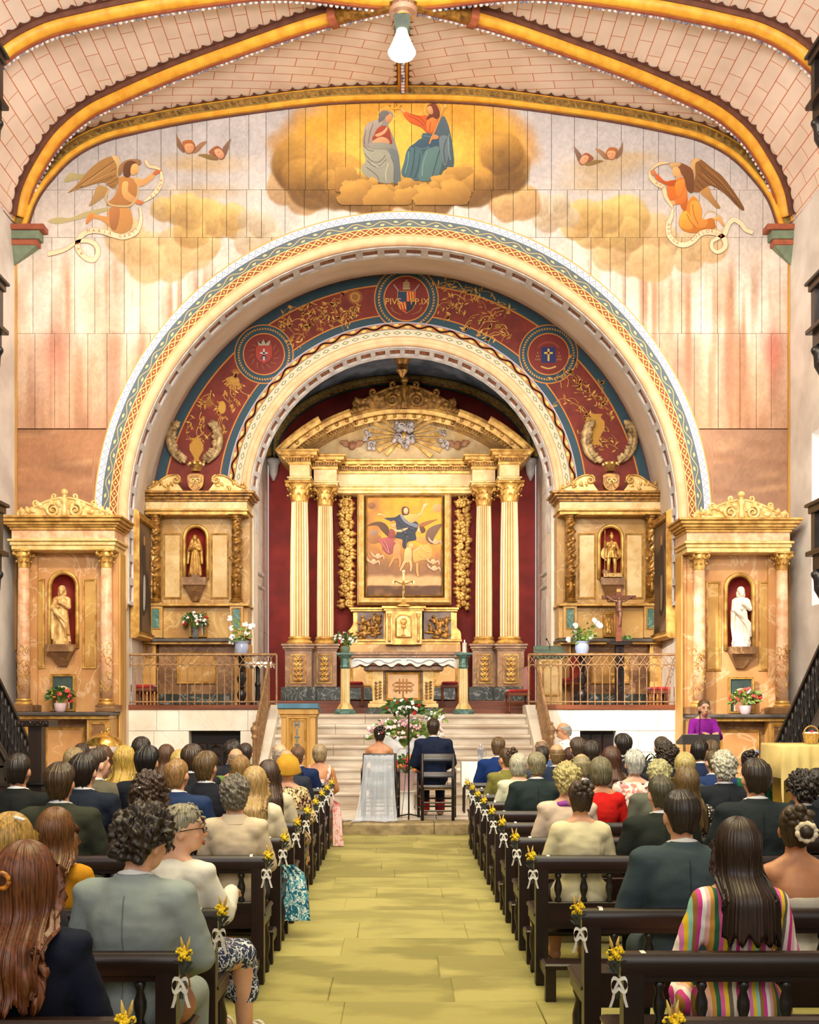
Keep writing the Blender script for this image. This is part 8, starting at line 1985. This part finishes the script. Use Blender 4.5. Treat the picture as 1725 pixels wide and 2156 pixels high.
# carved wooden galleries
def gallery(label,sg,X,Ye):
 t=thing('gallery',label,'gallery',(0,0,0),0,'carved wooden galleries');xw=sg*6.33
 def b(x0,x1,y0,y1,z0,z1,m='black_wood',nm='beam',bev=.01): return MB().box(*sorted((x0,x1)),y0,y1,z0,z1,bev).build(nm,m,t)
 bme=MB().lathe([(.03,0),(.045,.06),(.025,.14),(.05,.3),(.05,.36),(.025,.5),(.045,.58),(.03,.68)],0,0,0,10).mesh('baluster','black_wood',True)
 for (zf,zt) in ((9.62,10.55),(6.55,7.45),(3.52,4.42)):
  b(X,xw,-3.5,Ye,zf,zf+.26,nm='floor_beam');b(X-sg*.08,X+sg*.02,-3.5,Ye+.05,zf+.20,zf+.27,'dark_wood','beam_moulding');b(X-sg*.05,X+sg*.08,-3.5,Ye+.03,zt-.12,zt,'dark_wood','handrail');b(X-sg*.09,X+sg*.1,-3.5,Ye+.06,zt-.03,zt+.02,'black_wood','handrail_moulding')
  b(X,xw,Ye-.07,Ye+.01,zt-.10,zt,'dark_wood','end_handrail');b(X-sg*.02,X+sg*.10,Ye-.12,Ye,zf+.25,zt-.08,nm='corner_post')
  for i in range(9): link('baluster',bme,t,loc=(X+sg*.03,Ye-.35-i*.22,zf+.26-.03*(zt-zf<.8)))
  for i in range(3): link('baluster',bme,t,loc=(X+sg*(.25+.22*i),Ye-.06,zf+.26))
  m=MB();m.tube([(X-sg*.03,Ye-.12,zf-.02),(X+sg*.06,Ye-.12,zf-.10),(X+sg*.05,Ye-.12,zf-.25),(X+sg*.16,Ye-.12,zf-.42),(X+sg*.14,Ye-.12,zf-.6)],[.06,.10,.08,.09,.03],8);m.ball((X-sg*.02,Ye-.13,zf-.06),.055,8,6);m.ball((X+sg*.03,Ye-.18,zf-.24),.05,8,6);m.ball((X+sg*.1,Ye-.16,zf-.36),.06,8,6)
  m.build('carved_bracket','black_wood',t,True)
 return t
gallery('three-tier dark carved gallery along the wall above the carved stand',-1,-5.43,14.25);gallery('three-tier dark carved gallery beside the bright window',1,5.63,14.25)
# PEOPLE
def special(key,build):
 if key in MATS: return key
 m=bpy.data.materials.new(key);m.use_nodes=True;N=m.node_tree.nodes;L=m.node_tree.links;b=N['Principled BSDF'];b.inputs['Roughness'].default_value=.75
 tc=N.new('ShaderNodeTexCoord');out=build(N,L,tc.outputs['Object']);L.new(out,b.inputs['Base Color']);MATS[key]=m;return key
def ramp(N,L,fac,stops,const=True):
 r=N.new('ShaderNodeValToRGB');r.color_ramp.interpolation='CONSTANT' if const else 'LINEAR';e=r.color_ramp.elements
 while len(e)>1: e.remove(e[0])
 e[0].position=stops[0][0];e[0].color=(*lin(stops[0][1]),1)
 for p_,c in stops[1:]: q=e.new(p_);q.color=(*lin(c),1)
 L.new(fac,r.inputs[0]);return r.outputs[0]
def _stripes(N,L,co):
 sx=N.new('ShaderNodeSeparateXYZ');L.new(co,sx.inputs[0]);a=N.new('ShaderNodeMath');a.operation='MULTIPLY_ADD';a.inputs[1].default_value=4.1;a.inputs[2].default_value=10.07;L.new(sx.outputs[0],a.inputs[0]);f=N.new('ShaderNodeMath');f.operation='FRACT';L.new(a.outputs[0],f.inputs[0])
 cs=[(250,240,226),(228,120,180),(238,200,30),(150,206,186),(160,110,40),(214,60,150),(252,246,238),(244,190,180),(206,150,60),(30,100,66),(222,90,160),(236,196,40),(110,100,84),(250,236,220),(214,50,130),(240,200,180)]
 return ramp(N,L,f.outputs[0],[(i/len(cs),c) for i,c in enumerate(cs)])
def _dots(N,L,co):
 v=N.new('ShaderNodeTexVoronoi');v.inputs['Scale'].default_value=48;v.inputs['Randomness'].default_value=0;L.new(co,v.inputs['Vector']);return ramp(N,L,v.outputs['Distance'],[(0,(236,230,206)),(.36,(34,32,30))])
def _animal(N,L,co):
 mp=N.new('ShaderNodeMapping');mp.inputs['Scale'].default_value=(1,1,.55);L.new(co,mp.inputs[0]);n=N.new('ShaderNodeTexNoise');n.inputs['Scale'].default_value=42;n.inputs['Detail'].default_value=1;n.inputs['Distortion'].default_value=1.2;L.new(mp.outputs[0],n.inputs['Vector']);return ramp(N,L,n.outputs[0],[(0,(74,26,26)),(.50,(232,208,150)),(.66,(90,34,30))])
def _floral(dark):
 def f(N,L,co):
  v=N.new('ShaderNodeTexVoronoi');v.inputs['Scale'].default_value=40;L.new(co,v.inputs['Vector']);s=N.new('ShaderNodeSeparateColor');L.new(v.outputs['Color'],s.inputs[0])
  cs=[(0,(30,36,38)),(.34,(206,90,70)),(.48,(30,36,38)),(.62,(190,196,180)),(.74,(60,90,70)),(.86,(30,36,38))] if dark else [(0,(232,210,190)),(.3,(206,130,120)),(.45,(240,224,206)),(.6,(110,60,60)),(.72,(236,214,196)),(.88,(214,150,150))]
  return ramp(N,L,s.outputs[0],cs)
 return f
def _pinkdress(N,L,co):
 n=N.new('ShaderNodeTexNoise');n.inputs['Scale'].default_value=16;n.inputs['Detail'].default_value=3;L.new(co,n.inputs['Vector']);return ramp(N,L,n.outputs[0],[(.3,(232,120,110)),(.47,(240,190,184)),(.56,(236,214,206)),(.66,(214,140,110))],False)
def _turq(N,L,co):
 n=N.new('ShaderNodeTexNoise');n.inputs['Scale'].default_value=20;n.inputs['Detail'].default_value=2;n.inputs['Distortion'].default_value=1;L.new(co,n.inputs['Vector']);return ramp(N,L,n.outputs[0],[(0,(20,110,136)),(.46,(226,236,226)),(.55,(30,150,170)),(.66,(200,224,206))])
for k_,f_ in (('stripes',_stripes),('dots',_dots),('animal',_animal),('floral_dark',_floral(True)),('floral_pink',_floral(False)),('pink_dress',_pinkdress),('turquoise',_turq)): special(k_,f_)
SKINS=['skin','skin_pale','skin_tan']
def place(o,M4): o.matrix_local=M4
def glasses(p,M):
 m=MB()
 for s in (-1,1): m.tube([(s*.034+.026*math.cos(a),.125-.01*abs(math.cos(a)),1.238+.021*math.sin(a)) for a in np.linspace(0,math.tau,15)],.0025,5);m.tube([(s*.06,.118,1.243),(s*.083,.07,1.238),(s*.086,.0,1.222)],.0025,5)
 m.tube([(-.009,.128,1.24),(.009,.128,1.24)],.0025,5);o=m.build('glasses','black',p);place(o,M)
def face(p,M,lip=(176,92,84),brow=(80,56,40),closed=True):
 m=MB()
 for s in (-1,1): m.tube([(s*.018,.116,1.263),(s*.036,.115,1.270),(s*.054,.103,1.262)],[.0035,.004,.002],5)
 place(m.build('eyebrows',clothmat(brow),p),M);m=MB()
 for s in (-1,1): m.tube([(s*.020,.112,1.240),(s*.036,.113,1.236),(s*.052,.103,1.240)],[.002,.0035,.002],5)
 place(m.build('eyelids',clothmat((60,40,34)),p),M);m=MB();m.tube([(-.022,.117,1.163),(-.008,.124,1.168),(0,.124,1.166),(.008,.124,1.168),(.022,.117,1.163)],[.002,.0055,.005,.0055,.002],6);m.tube([(-.018,.117,1.159),(0,.123,1.155),(.018,.117,1.159)],[.002,.006,.002],6);place(m.build('lips',clothmat(lip),p),M)
def seated(label,px,py,row,sex,hair,hc,gk,gc,yaw=0,pitch=0,rz=0.0,sk=None,collar=True,pose='lap',Y=None,base=0.0,legs_c=None,grp='wedding guests seated in the pews',seed=0,hscale=1.0):
 Yp=(PEWS[row]+.175) if Y is None else Y;zt=PZ(py,Yp-.02)-base;sc=min(1.10,max(.88,zt/1.362))
 M=turn(yaw,pitch);p=link('person',body(sex,yaw,pitch,pose),None,label,'person',grp,None,(PX(px,Yp),Yp,base));p.scale=(sc,sc,sc);p.rotation_euler=(0,0,math.radians(rz));slot(p,sk or SKINS[(int(px)*7+int(py))%2])
 if hair:
  h=part(p,'hair',hair_mesh(hair,seed or (int(px)%4)),hairmat(hc));place(h,M @ Matrix.Translation(NECK) @ Matrix.Diagonal((hscale,hscale,hscale,1)))
 m=gc if isinstance(gc,str) else clothmat(gc)
 if gk: part(p,{'jacket': 'jacket','blouse': 'blouse','top': 'top','knit': 'knit_top','strapless': 'dress'}[gk],garment(gk,sex,pose) if gk != 'strapless' else garment(gk,sex),m)
 if gk=='jacket' and collar:
  part(p,'jacket_collar',collar_mesh('jacket_collar'),m)
  if sex=='m' and pose=='lap' and not isinstance(gc,str): part(p,'back_seam',seam_mesh(),clothmat(tuple(int(q*.8) for q in gc)))
  if sex=='m': part(p,'shirt_collar',collar_mesh('shirt_collar'),clothmat((236,234,230)))
 lc=legs_c or (m if gk in ('strapless','blouse') and sex=='f' else clothmat(gc) if (gk=='jacket' and sex=='m') else clothmat((46,44,48)))
 part(p,'trousers' if sex=='m' else 'skirt',garment('trousers' if sex=='m' else 'skirt',sex),lc);return p,M
S=seated
# left of the aisle
p,M=S('woman with long auburn hair and round clip in navy jacket, nearest camera',52,1768,0,'f','long_wavy',(128,70,38),'jacket',(24,28,44),seed=9)
o=MB();o.tube([(.045*math.cos(a)*.55,0,.045*math.sin(a)*.55) for a in np.linspace(0,math.tau,16)],.008,8);o=o.build('hair_clip',mat('tortoise',c=(206,130,40),c2=(90,44,14),scale=60,rough=.2),p,True);place(o,Matrix.Translation((-.03,-.125,1.245)))
p,M=S('blonde woman with small white hair clip at the left picture edge',20,1706,1,'f','long',(206,160,78),'blouse',(70,66,70));o=MB();[o.ball((.045+.014*k,-.05,1.335-.004*k),(.010,.008,.008),6,5) for k in range(3)];o.build('hair_clip','bloom_white',p,True)
S('woman with chin-length brown hair in mustard top',115,1697,2,'f','medium',(136,84,40),'top',(210,146,34))
p,M=S('man with dark curly hair in pale blue-grey blazer',286,1703,1,'m','curly',(52,36,25),'jacket',(150,160,158),-22,-14,-6,collar=True,seed=2);glasses(p,M)
p,M=S('woman with short grey hair and glasses in white jacket',376,1690,2,'f','pixie',(176,166,142),'jacket',(238,234,224),-58,-4,-24,pose='rest',collar=False,sk='skin_pale',legs_c=special('navy_print',lambda N,L,co: (lambda n: (L.new(co,n.inputs['Vector']),setattr(n.inputs['Scale'],'default_value',34),ramp(N,L,n.outputs[0],[(0,(36,48,84)),(.5,(226,230,236)),(.58,(40,56,96))]))[2])(N.new('ShaderNodeTexNoise'))));glasses(p,M);face(p,M)
m=MB();m.tube([(-.088,.01,1.180),(-.09,.01,1.165),(-.088,.016,1.155),(-.086,.01,1.165)],.003,5);place(m.build('earring','gold',p),M)
for s in (-1, 1):
 m=MB();m.prism([(s*.105-.045,.0),(s*.105+.045,.0),(s*.105+.045,.03),(s*.105-.045,.03)],.39,.66);[m.tube([(s*.105+.048*math.cos(a),y,.03+.062*math.sin(a)) for a in np.linspace(0,math.pi,9)],.009,5) for y in (.45,.55,.60)];m.build('sandal',mat('white_leather',c=(240,236,226),rough=.4),p,True)
S('woman with curly grey hair in beige jacket',495,1632,3,'f','grey_curls',(124,114,98),'jacket',(210,190,160),collar=True)
p7,M=S('woman with long straight blonde hair in cream top',536,1610,4,'f','long',(204,164,100),'knit',(218,204,174),seed=3)
S('woman with long dark brown hair in ribbed cream knit',566,1597,5,'f','long',(84,58,42),'knit',(206,192,162),10)
p,M=S('woman in mustard hat and animal-print blouse',606,1590,6,'f','bob_short',(70,46,34),'blouse','animal',hscale=.96)
o=MB();o.lathe([(.128,.0),(.132,.01),(.118,.07),(.10,.13),(.06,.17),(0,.185)],0,0,0,26);o=o.build('hat',mat('felt_mustard',c=(206,154,40),c2=(180,128,28),scale=8,rough=.9),p,True);place(o,M @ Matrix.Translation((0,.0,1.195)) @ Matrix.Rotation(.2,4,'X'))
S('bald man in dark suit just beyond the mustard hat',603,1575,7,'m','bald',(150,122,96),'jacket',(44,48,60))
S('older bald man in navy suit near the wooden lectern',590,1563,8,'m','bald',(186,166,146),'jacket',(32,42,70),6)
S('man with short brown hair in navy suit near the wooden lectern',627,1568,9,'m','short',(122,86,54),'jacket',(30,44,80),-10)
p,M=S('woman with ash-blonde bob in open-backed pink dress, front row',673,1565,10,'f','bob',(186,158,116),'strapless','pink_dress',sk='skin_tan',seed=2)
for s in (-1,1): m=MB();m.tube([(s*.10,-.125,.885),(s*.135,-.105,.97),(s*.13,-.02,1.068),(s*.12,.06,1.0),(s*.10,.105,.92)],.022,8,flat=.5);m.build('dress_strap','pink_dress',p,True)
def drape(p,pts,w,nm,mm):
 m=MB();V=[[(q[0]+w*a*(1+.5*k/len(pts))*.5,q[1]+.02*math.sin(i*2.3+k),q[2]) for i,a in enumerate(np.linspace(-1,1,13))] for k,q in enumerate(pts)];V=np.array(V);m.grid(V);m.grid(V+np.array([0,.012,0]),flip=True);m.build(nm,mm,p,True)
drape(p,[(.14,.12,.60),(.20,.10,.56),(.225,.06,.42),(.235,.04,.22),(.25,.02,.01)],.10,'dress_train','pink_dress')
drape(p7,[(.20,.25,.56),(.27,.22,.50),(.29,.20,.36),(.30,.18,.14)],.16,'skirt_hem','turquoise')
S('man with cropped dark hair in black suit beside the carved stand',38,1582,4,'m','short',(46,34,24),'jacket',(30,32,31))
S('man with thick brown hair in dark olive suit',127,1603,3,'m','thick',(80,56,30),'jacket',(56,58,46),seed=1)
S('man with straight dark hair in navy suit ahead of the olive suit',177,1584,4,'m','thick',(48,34,24),'jacket',(32,38,50),-8)
S('man with short dark hair in grey-brown suit looking right',201,1572,5,'m','short',(70,52,36),'jacket',(98,92,74),-40)
S('woman with light brown bob near the font',156,1572,6,'f','bob',(164,136,92),'blouse',(76,80,70))
S('man with dark brown hair in front of the gilt altar panel',172,1562,8,'m','short',(66,46,30),'jacket',(46,44,44))
S('woman with long brown hair and pale yellow blouse near the font',216,1566,7,'f','long',(108,74,48),'blouse',(206,190,130))
S('tall man with black hair in dark suit beside the blonde waves',310,1568,5,'m','thick',(28,22,18),'jacket',(30,33,42),-6,seed=3)
S('woman with long wavy golden blonde hair',262,1568,6,'f','long_wavy',(220,178,80),'blouse',(206,180,100),seed=2)
S('man with tousled dark hair before the marble wall, beyond the font',298,1550,8,'m','thick',(54,42,30),'jacket',(38,40,46),seed=2)
p,M=S('woman with long dark curls and small silver clip',312,1627,3,'f','long_curly',(70,46,32),'blouse',(42,40,44),seed=4);o=MB();o.ball((-.03,-.12,1.27),(.022,.012,.009),8,6);o.build('hair_clip','chrome',p,True)
S('man with buzz-cut fair hair in blue suit',372,1591,4,'m','buzz',(170,126,72),'jacket',(38,54,88),-12,sk='skin')
S('woman with long brown hair before the dark fireplace opening',350,1565,8,'f','long',(104,70,48),'blouse',(130,140,120))
S('woman with short blonde bob between two dark-haired guests',378,1577,7,'f','bob',(214,178,96),'blouse',(180,186,170))
S('man with dark brown hair beside the fireplace opening',405,1565,6,'m','thick',(76,54,34),'jacket',(34,34,38),seed=1)
S('man with dark blond hair and white collar in black suit',434,1580,5,'m','thick',(108,82,46),'jacket',(30,31,38),-14,seed=3)
S('man with spiky dark hair before the dark opening',490,1557,8,'m','pixie',(58,44,34),'jacket',(44,44,52),seed=1)
S('shaven-headed man in green shirt',497,1572,7,'m','bald',(160,132,104),'blouse',(104,124,62),12,sk='skin')
S('woman with long light brown hair beside the green shirt',507,1588,6,'f','long',(164,124,66),'blouse',(202,196,176),seed=1)
S('man with short brown hair by the step railing',517,1562,9,'m','short',(74,54,42),'jacket',(54,54,60))
# right of the aisle
S('man with short hair in bright blue suit, front row',1050,1549,10,'m','short',(122,94,64),'jacket',(28,52,108),-14)
S('woman with dark pinned-up hair in olive jacket',1068,1572,8,'f','updo',(96,70,48),'jacket',(128,122,62),30,collar=True)
S('woman with white-blonde bob in ribbed cream jacket',1092,1585,7,'f','bob',(214,206,178),'jacket',(216,214,180),collar=False,seed=1)
S('man with grey-blond hair in dark green suit',1130,1580,6,'m','short',(154,142,106),'jacket',(42,52,50))
S('bald man in navy suit just left of the priest',1173,1563,8,'m','bald',(140,108,66),'jacket',(38,48,66),sk='skin')
S('balding man by the step railing in blue jacket',1141,1554,10,'m','thinning',(160,128,98),'jacket',(76,98,140))
S('man with dark hair in grey jacket behind the balding head',1142,1568,9,'m','short',(60,46,34),'jacket',(64,74,96))
p,M=S('woman with short blonde curls in beige jacket and purple scarf',1194,1606,4,'f','grey_curls',(206,186,116),'jacket',(214,190,166),8,collar=False,seed=3)
m=MB();m.tube([(.085*math.sin(a),-.012-.085*math.cos(a),1.055+.01*math.cos(a*2)) for a in np.linspace(-2.4,2.4,22)],.022,8);m.build('scarf',mat('scarf_purple',c=(160,50,150),c2=(90,60,150),scale=16,rough=.6,obj=True),p,True)
S('woman with dark pinned-up hair in cream textured jacket',1222,1640,3,'f','updo',(72,52,36),'knit',(220,208,166),seed=2)
S('man with thinning fair hair beyond the blonde curls',1225,1583,6,'m','thinning',(164,150,106),'jacket',(66,68,66))
S('man with brown hair in front of the priest',1217,1551,9,'m','thick',(96,76,58),'jacket',(44,44,48),10)
S('man with dark hair in front of the wooden door',1246,1558,8,'m','thick',(64,52,38),'jacket',(40,42,48),-16,seed=2)
S('woman with reddish-brown hair below the priest',1201,1580,10,'f','bob',(96,58,40),'blouse',(66,46,56))
S('woman with grey-brown bob in bright red dress',1265,1592,5,'f','bob',(134,124,90),'top',(206,34,28),sk='skin_tan',seed=1)
S('woman with long wavy brown hair in dark floral dress',1288,1570,7,'f','long_wavy',(98,62,42),'blouse','floral_dark',seed=1)
S('man with tousled dark hair before the marble wall, left of the plant',1312,1543,9,'m','thick',(50,40,32),'jacket',(40,44,52),6)
S('woman with cropped silver hair in pink floral dress',1336,1577,6,'f','pixie',(214,212,196),'blouse','floral_pink',seed=3)
S('man with fair wavy hair in olive-grey suit',1388,1600,5,'m','grey_curls',(198,188,130),'jacket',(100,102,86),seed=2)
S('man with short greying hair and white collar in dark suit',1392,1629,3,'m','short',(80,72,46),'jacket',(42,46,40),6)
S('woman with long brown hair in polka-dot dress',1447,1610,4,'f','long',(126,98,54),'blouse','dots',seed=1)
S('man with dark hair in slate-blue suit',1437,1657,2,'m','short',(46,34,26),'jacket',(66,80,86),4,-6)
S('woman with long dark hair in colourful striped blouse',1556,1716,1,'f','long',(60,38,28),'blouse','stripes',seed=2)
p,M=S('woman with low bun and cream scrunchie, bare shoulders',1676,1690,2,'f','updo',(78,58,32),'strapless',(226,216,196),-18,0,0,'skin_tan',seed=1,hscale=1.0)
m=MB();m.ball((.045,-.125,1.225),(.036,.034,.036),14,10);place(m.build('bun',hairmat((58,42,26)),p,True),M);m=MB();m.tube([(.045+.042*math.cos(a),-.122+.006*math.sin(a*5),1.225+.042*math.sin(a)) for a in np.linspace(0,math.tau,30)],[.014+.004*math.sin(k*2.1) for k in range(30)],8);place(m.build('scrunchie',mat('scrunchie',c=(236,222,194),c2=(206,186,150),scale=30,rough=.8),p,True),M)
S('man with white curly hair in black suit',1525,1582,5,'m','grey_curls',(216,208,182),'jacket',(34,38,42),sk='skin',seed=1)
S('broad man with dark hair in charcoal suit',1592,1592,3,'m','short',(54,38,26),'jacket',(40,46,48))
S('man with dark curly hair beside the cloth-covered stand',1690,1626,4,'m','curly',(46,35,27),'jacket',(32,34,40),12,hscale=.95,seed=5)
S('man with wavy dark hair below the plant',1405,1563,7,'m','curly',(62,48,34),'jacket',(44,44,50),hscale=.93)
S('man with short greying hair right of the plant',1394,1548,9,'m','short',(84,70,56),'jacket',(50,54,60))
S('woman with fair blonde bob in front of the reading desk',1443,1582,6,'f','bob',(210,186,110),'blouse',(66,72,88))
S('man with black hair below the reading desk',1474,1554,8,'m','short',(48,38,32),'jacket',(36,46,76),-34)
S('man with brown hair right of the reading desk',1499,1557,9,'m','thick',(114,90,58),'jacket',(36,50,94),-20)
S('man with dark blond hair in blue suit beyond the white curls',1504,1577,7,'m','short',(104,88,52),'jacket',(40,58,100),10)
p,M=S('woman with dark hair and blue flower hairpiece in green dress',1578,1577,7,'f','updo',(54,42,36),'blouse',(34,104,66),-14);m=MB();rg=rnd(8);[flower(m,(.055+rg.uniform(-.025,.03),-.03+rg.uniform(-.02,.02),1.325+rg.uniform(-.02,.03)),.022,rg) for _ in range(5)];place(m.build('hairpiece',mat('bloom_blue',c=(130,160,220),c2=(90,120,200),rough=.6),p,True),M)
S('man with dark hair at the right picture edge',1721,1614,5,'m','short',(48,36,28),'jacket',(34,36,42))
# the couple
p,M=S('bride with flowers in her pinned-up hair, veil draped over her chair',799,1527,0,'f','updo',(50,32,26),'strapless',(246,244,240),6,0,0,'skin_tan',Y=YC+.20,base=.15,grp=None,seed=3)
m=MB();rg=rnd(2);[flower(m,(.02+.016*k,-.115,1.25+.006*(k%2)),.016,rg) for k in range(2)];place(m.build('red_hair_flower','bloom_red',p,True),M);m=MB();flower(m,(-.02,-.118,1.245),.018,rg);place(m.build('white_hair_flower','bloom_white',p,True),M)
sc=p.scale[0];V=[];rv=rnd(3)
for k in range(26):
 t=k/25;row=[]
 for i in range(41):
  u=i/40*2-1;fold=.016*math.sin(u*16+1.0)+.010*math.sin(u*37+t*3)
  if t<.10: q=t/.10;z=lerp(.935,.95,q);y=lerp(-.12,-.255,q);w_=.215
  elif t<.86: q=(t-.10)/.76;z=lerp(.95,.02,q);y=-.265-.05*q;w_=lerp(.215,.285,q**1.5)
  else: q=(t-.86)/.14;z=.012+.012*abs(math.sin(u*9+q*3));y=-.315-.16*q*(1+.4*math.sin(u*5));w_=lerp(.285,.34,q)
  row.append((u*w_-.03*t-(.06*max(0,-u)*max(0,t-.4)),y+fold*min(1,t*4),z))
 V.append(row)
MB().grid(np.array(V)).build('veil',mat('veil',c=(236,240,248),c2=(222,228,240),rough=.8,alpha=.5),p,True)
V=[[(-.30-.30*t+.0*u,-.28+.22*u+.05*math.sin(t*5),.012+.012*abs(math.sin(t*7+u*4))*(1-t)) for u in np.linspace(-.5*(1-.6*t),.5*(1-.6*t),7)] for t in np.linspace(0,1,12)]
MB().grid(np.array(V),flip=True).build('veil_train','veil',p,True)
p,M=S('groom in navy suit with red socks on the ladder-back chair',913,1510,0,'m','short',(66,46,36),'jacket',(30,38,62),-6,0,0,'skin',Y=YC+.22,base=.15,grp=None)
for s in (-1,1): m=MB();m.tube([(s*.105,.46,.07),(s*.105,.46,.25)],[.066,.070],12);m.build('sock',mat('red_sock',c=(206,24,34),rough=.8),p,True);m=MB();m.ball((s*.11,.53,.045),(.052,.13,.048),12,8);m.build('shoe',mat('black_leather',c=(24,22,24),rough=.25),p,True)
# priest, seated and turned to the side
p,M=S('grey-haired priest with glasses in white vestment, seated by the marble wall',1193,1518,0,'m','bald',(196,192,188),'knit',(246,244,240),-22,-10,112,'skin',Y=14.7,base=.15,grp=None,pose='fold',legs_c=clothmat((244,242,238)));glasses(p,M);face(p,M,(176,110,100),(120,110,100))
m=MB();m.tube([(.085*math.sin(a),-.005-.085*math.cos(a),1.045) for a in np.linspace(-2.9,2.9,24)],.026,8);m.build('vestment_collar','white_cloth',p,True)
ch_=thing('priest_stool','dark wooden stool under the seated priest','stool',(PX(1193,14.7),14.7,.15));MB().box(-.2,.2,-.2,.2,.36,.42,.01).build('seat','dark_wood',ch_)
for sx in (-1,1):
 for sy in (-1,1): MB().box(sx*.17-.02,sx*.17+.02,sy*.17-.02,sy*.17+.02,0,.36).build('leg','dark_wood_v',ch_)
# woman reading in purple, standing
def standing():
 S_=SEX['f'];mb=MB();head_prims(mb,turn(0,-14));mb.ball((0,-.012,.90),S_['ch'],16,12);mb.ball((0,-.005,.72),S_['wa'],16,12);mb.ball((0,.0,.56),S_['hp'],16,12);cap_prim(mb,(-S_['sw']+.03,-.012,1.0),(S_['sw']-.03,-.012,1.0),.062,.062)
 for s in (-1,1): cap_prim(mb,(s*.11,-.02,1.025),(0,-.012,1.085),.042,.046)
 arms(mb,S_,0,pose='read');i=len(mb.v)
 for k in range(i): mb.v[k]=(mb.v[k][0],mb.v[k][1],mb.v[k][2]+.36)
 for s in (-1,1): chain(mb,[(s*.085,0,.90),(s*.09,.015,.48),(s*.09,-.01,.10)],[.088,.058,.042]);cap_prim(mb,(s*.09,-.03,.05),(s*.10,.13,.035),.04,.032)
 return blob(mb,'body',.0105,5)
zt=PZ(1469,14.45)-.15;sc=zt/1.722;p=link('person',standing(),None,'woman in purple dress standing at the reading desk','person',None,None,(PX(1481,14.45),14.45,.15));p.scale=(sc,)*3;p.rotation_euler=(0,0,math.pi);slot(p,'skin_pale')
T36=Matrix.Translation((0,0,.36));M=T36 @ turn(0,-14)
place(part(p,'hair',hair_mesh('pulled',1),hairmat((120,84,54))),M @ Matrix.Translation(NECK));place(part(p,'dress',garment('top','f','read'),clothmat((150,40,160))),T36);face(p,M,(200,90,90),(110,76,50))
m=MB();robe(m,.58,.15,.21,8,0,.05,0,.85,.38);m.build('dress_skirt',clothmat((150,40,160)),p,True)
# things guests brought
hb=thing('handbag','tan leather handbag on the end of a pew seat','handbag',(-.90,4.12,.437));m=MB();m.ball((0,0,.085),(.10,.06,.09),14,10);part(hb,'bag_body',blob(m,'bag',.012,2),mat('tan_leather',c=(176,120,84),c2=(150,98,66),scale=8,rough=.5));MB().tube([(.07*math.cos(a),0,.15+.09*math.sin(a)) for a in np.linspace(0,math.pi,12)],.006,6).build('strap','tan_leather',hb,True)
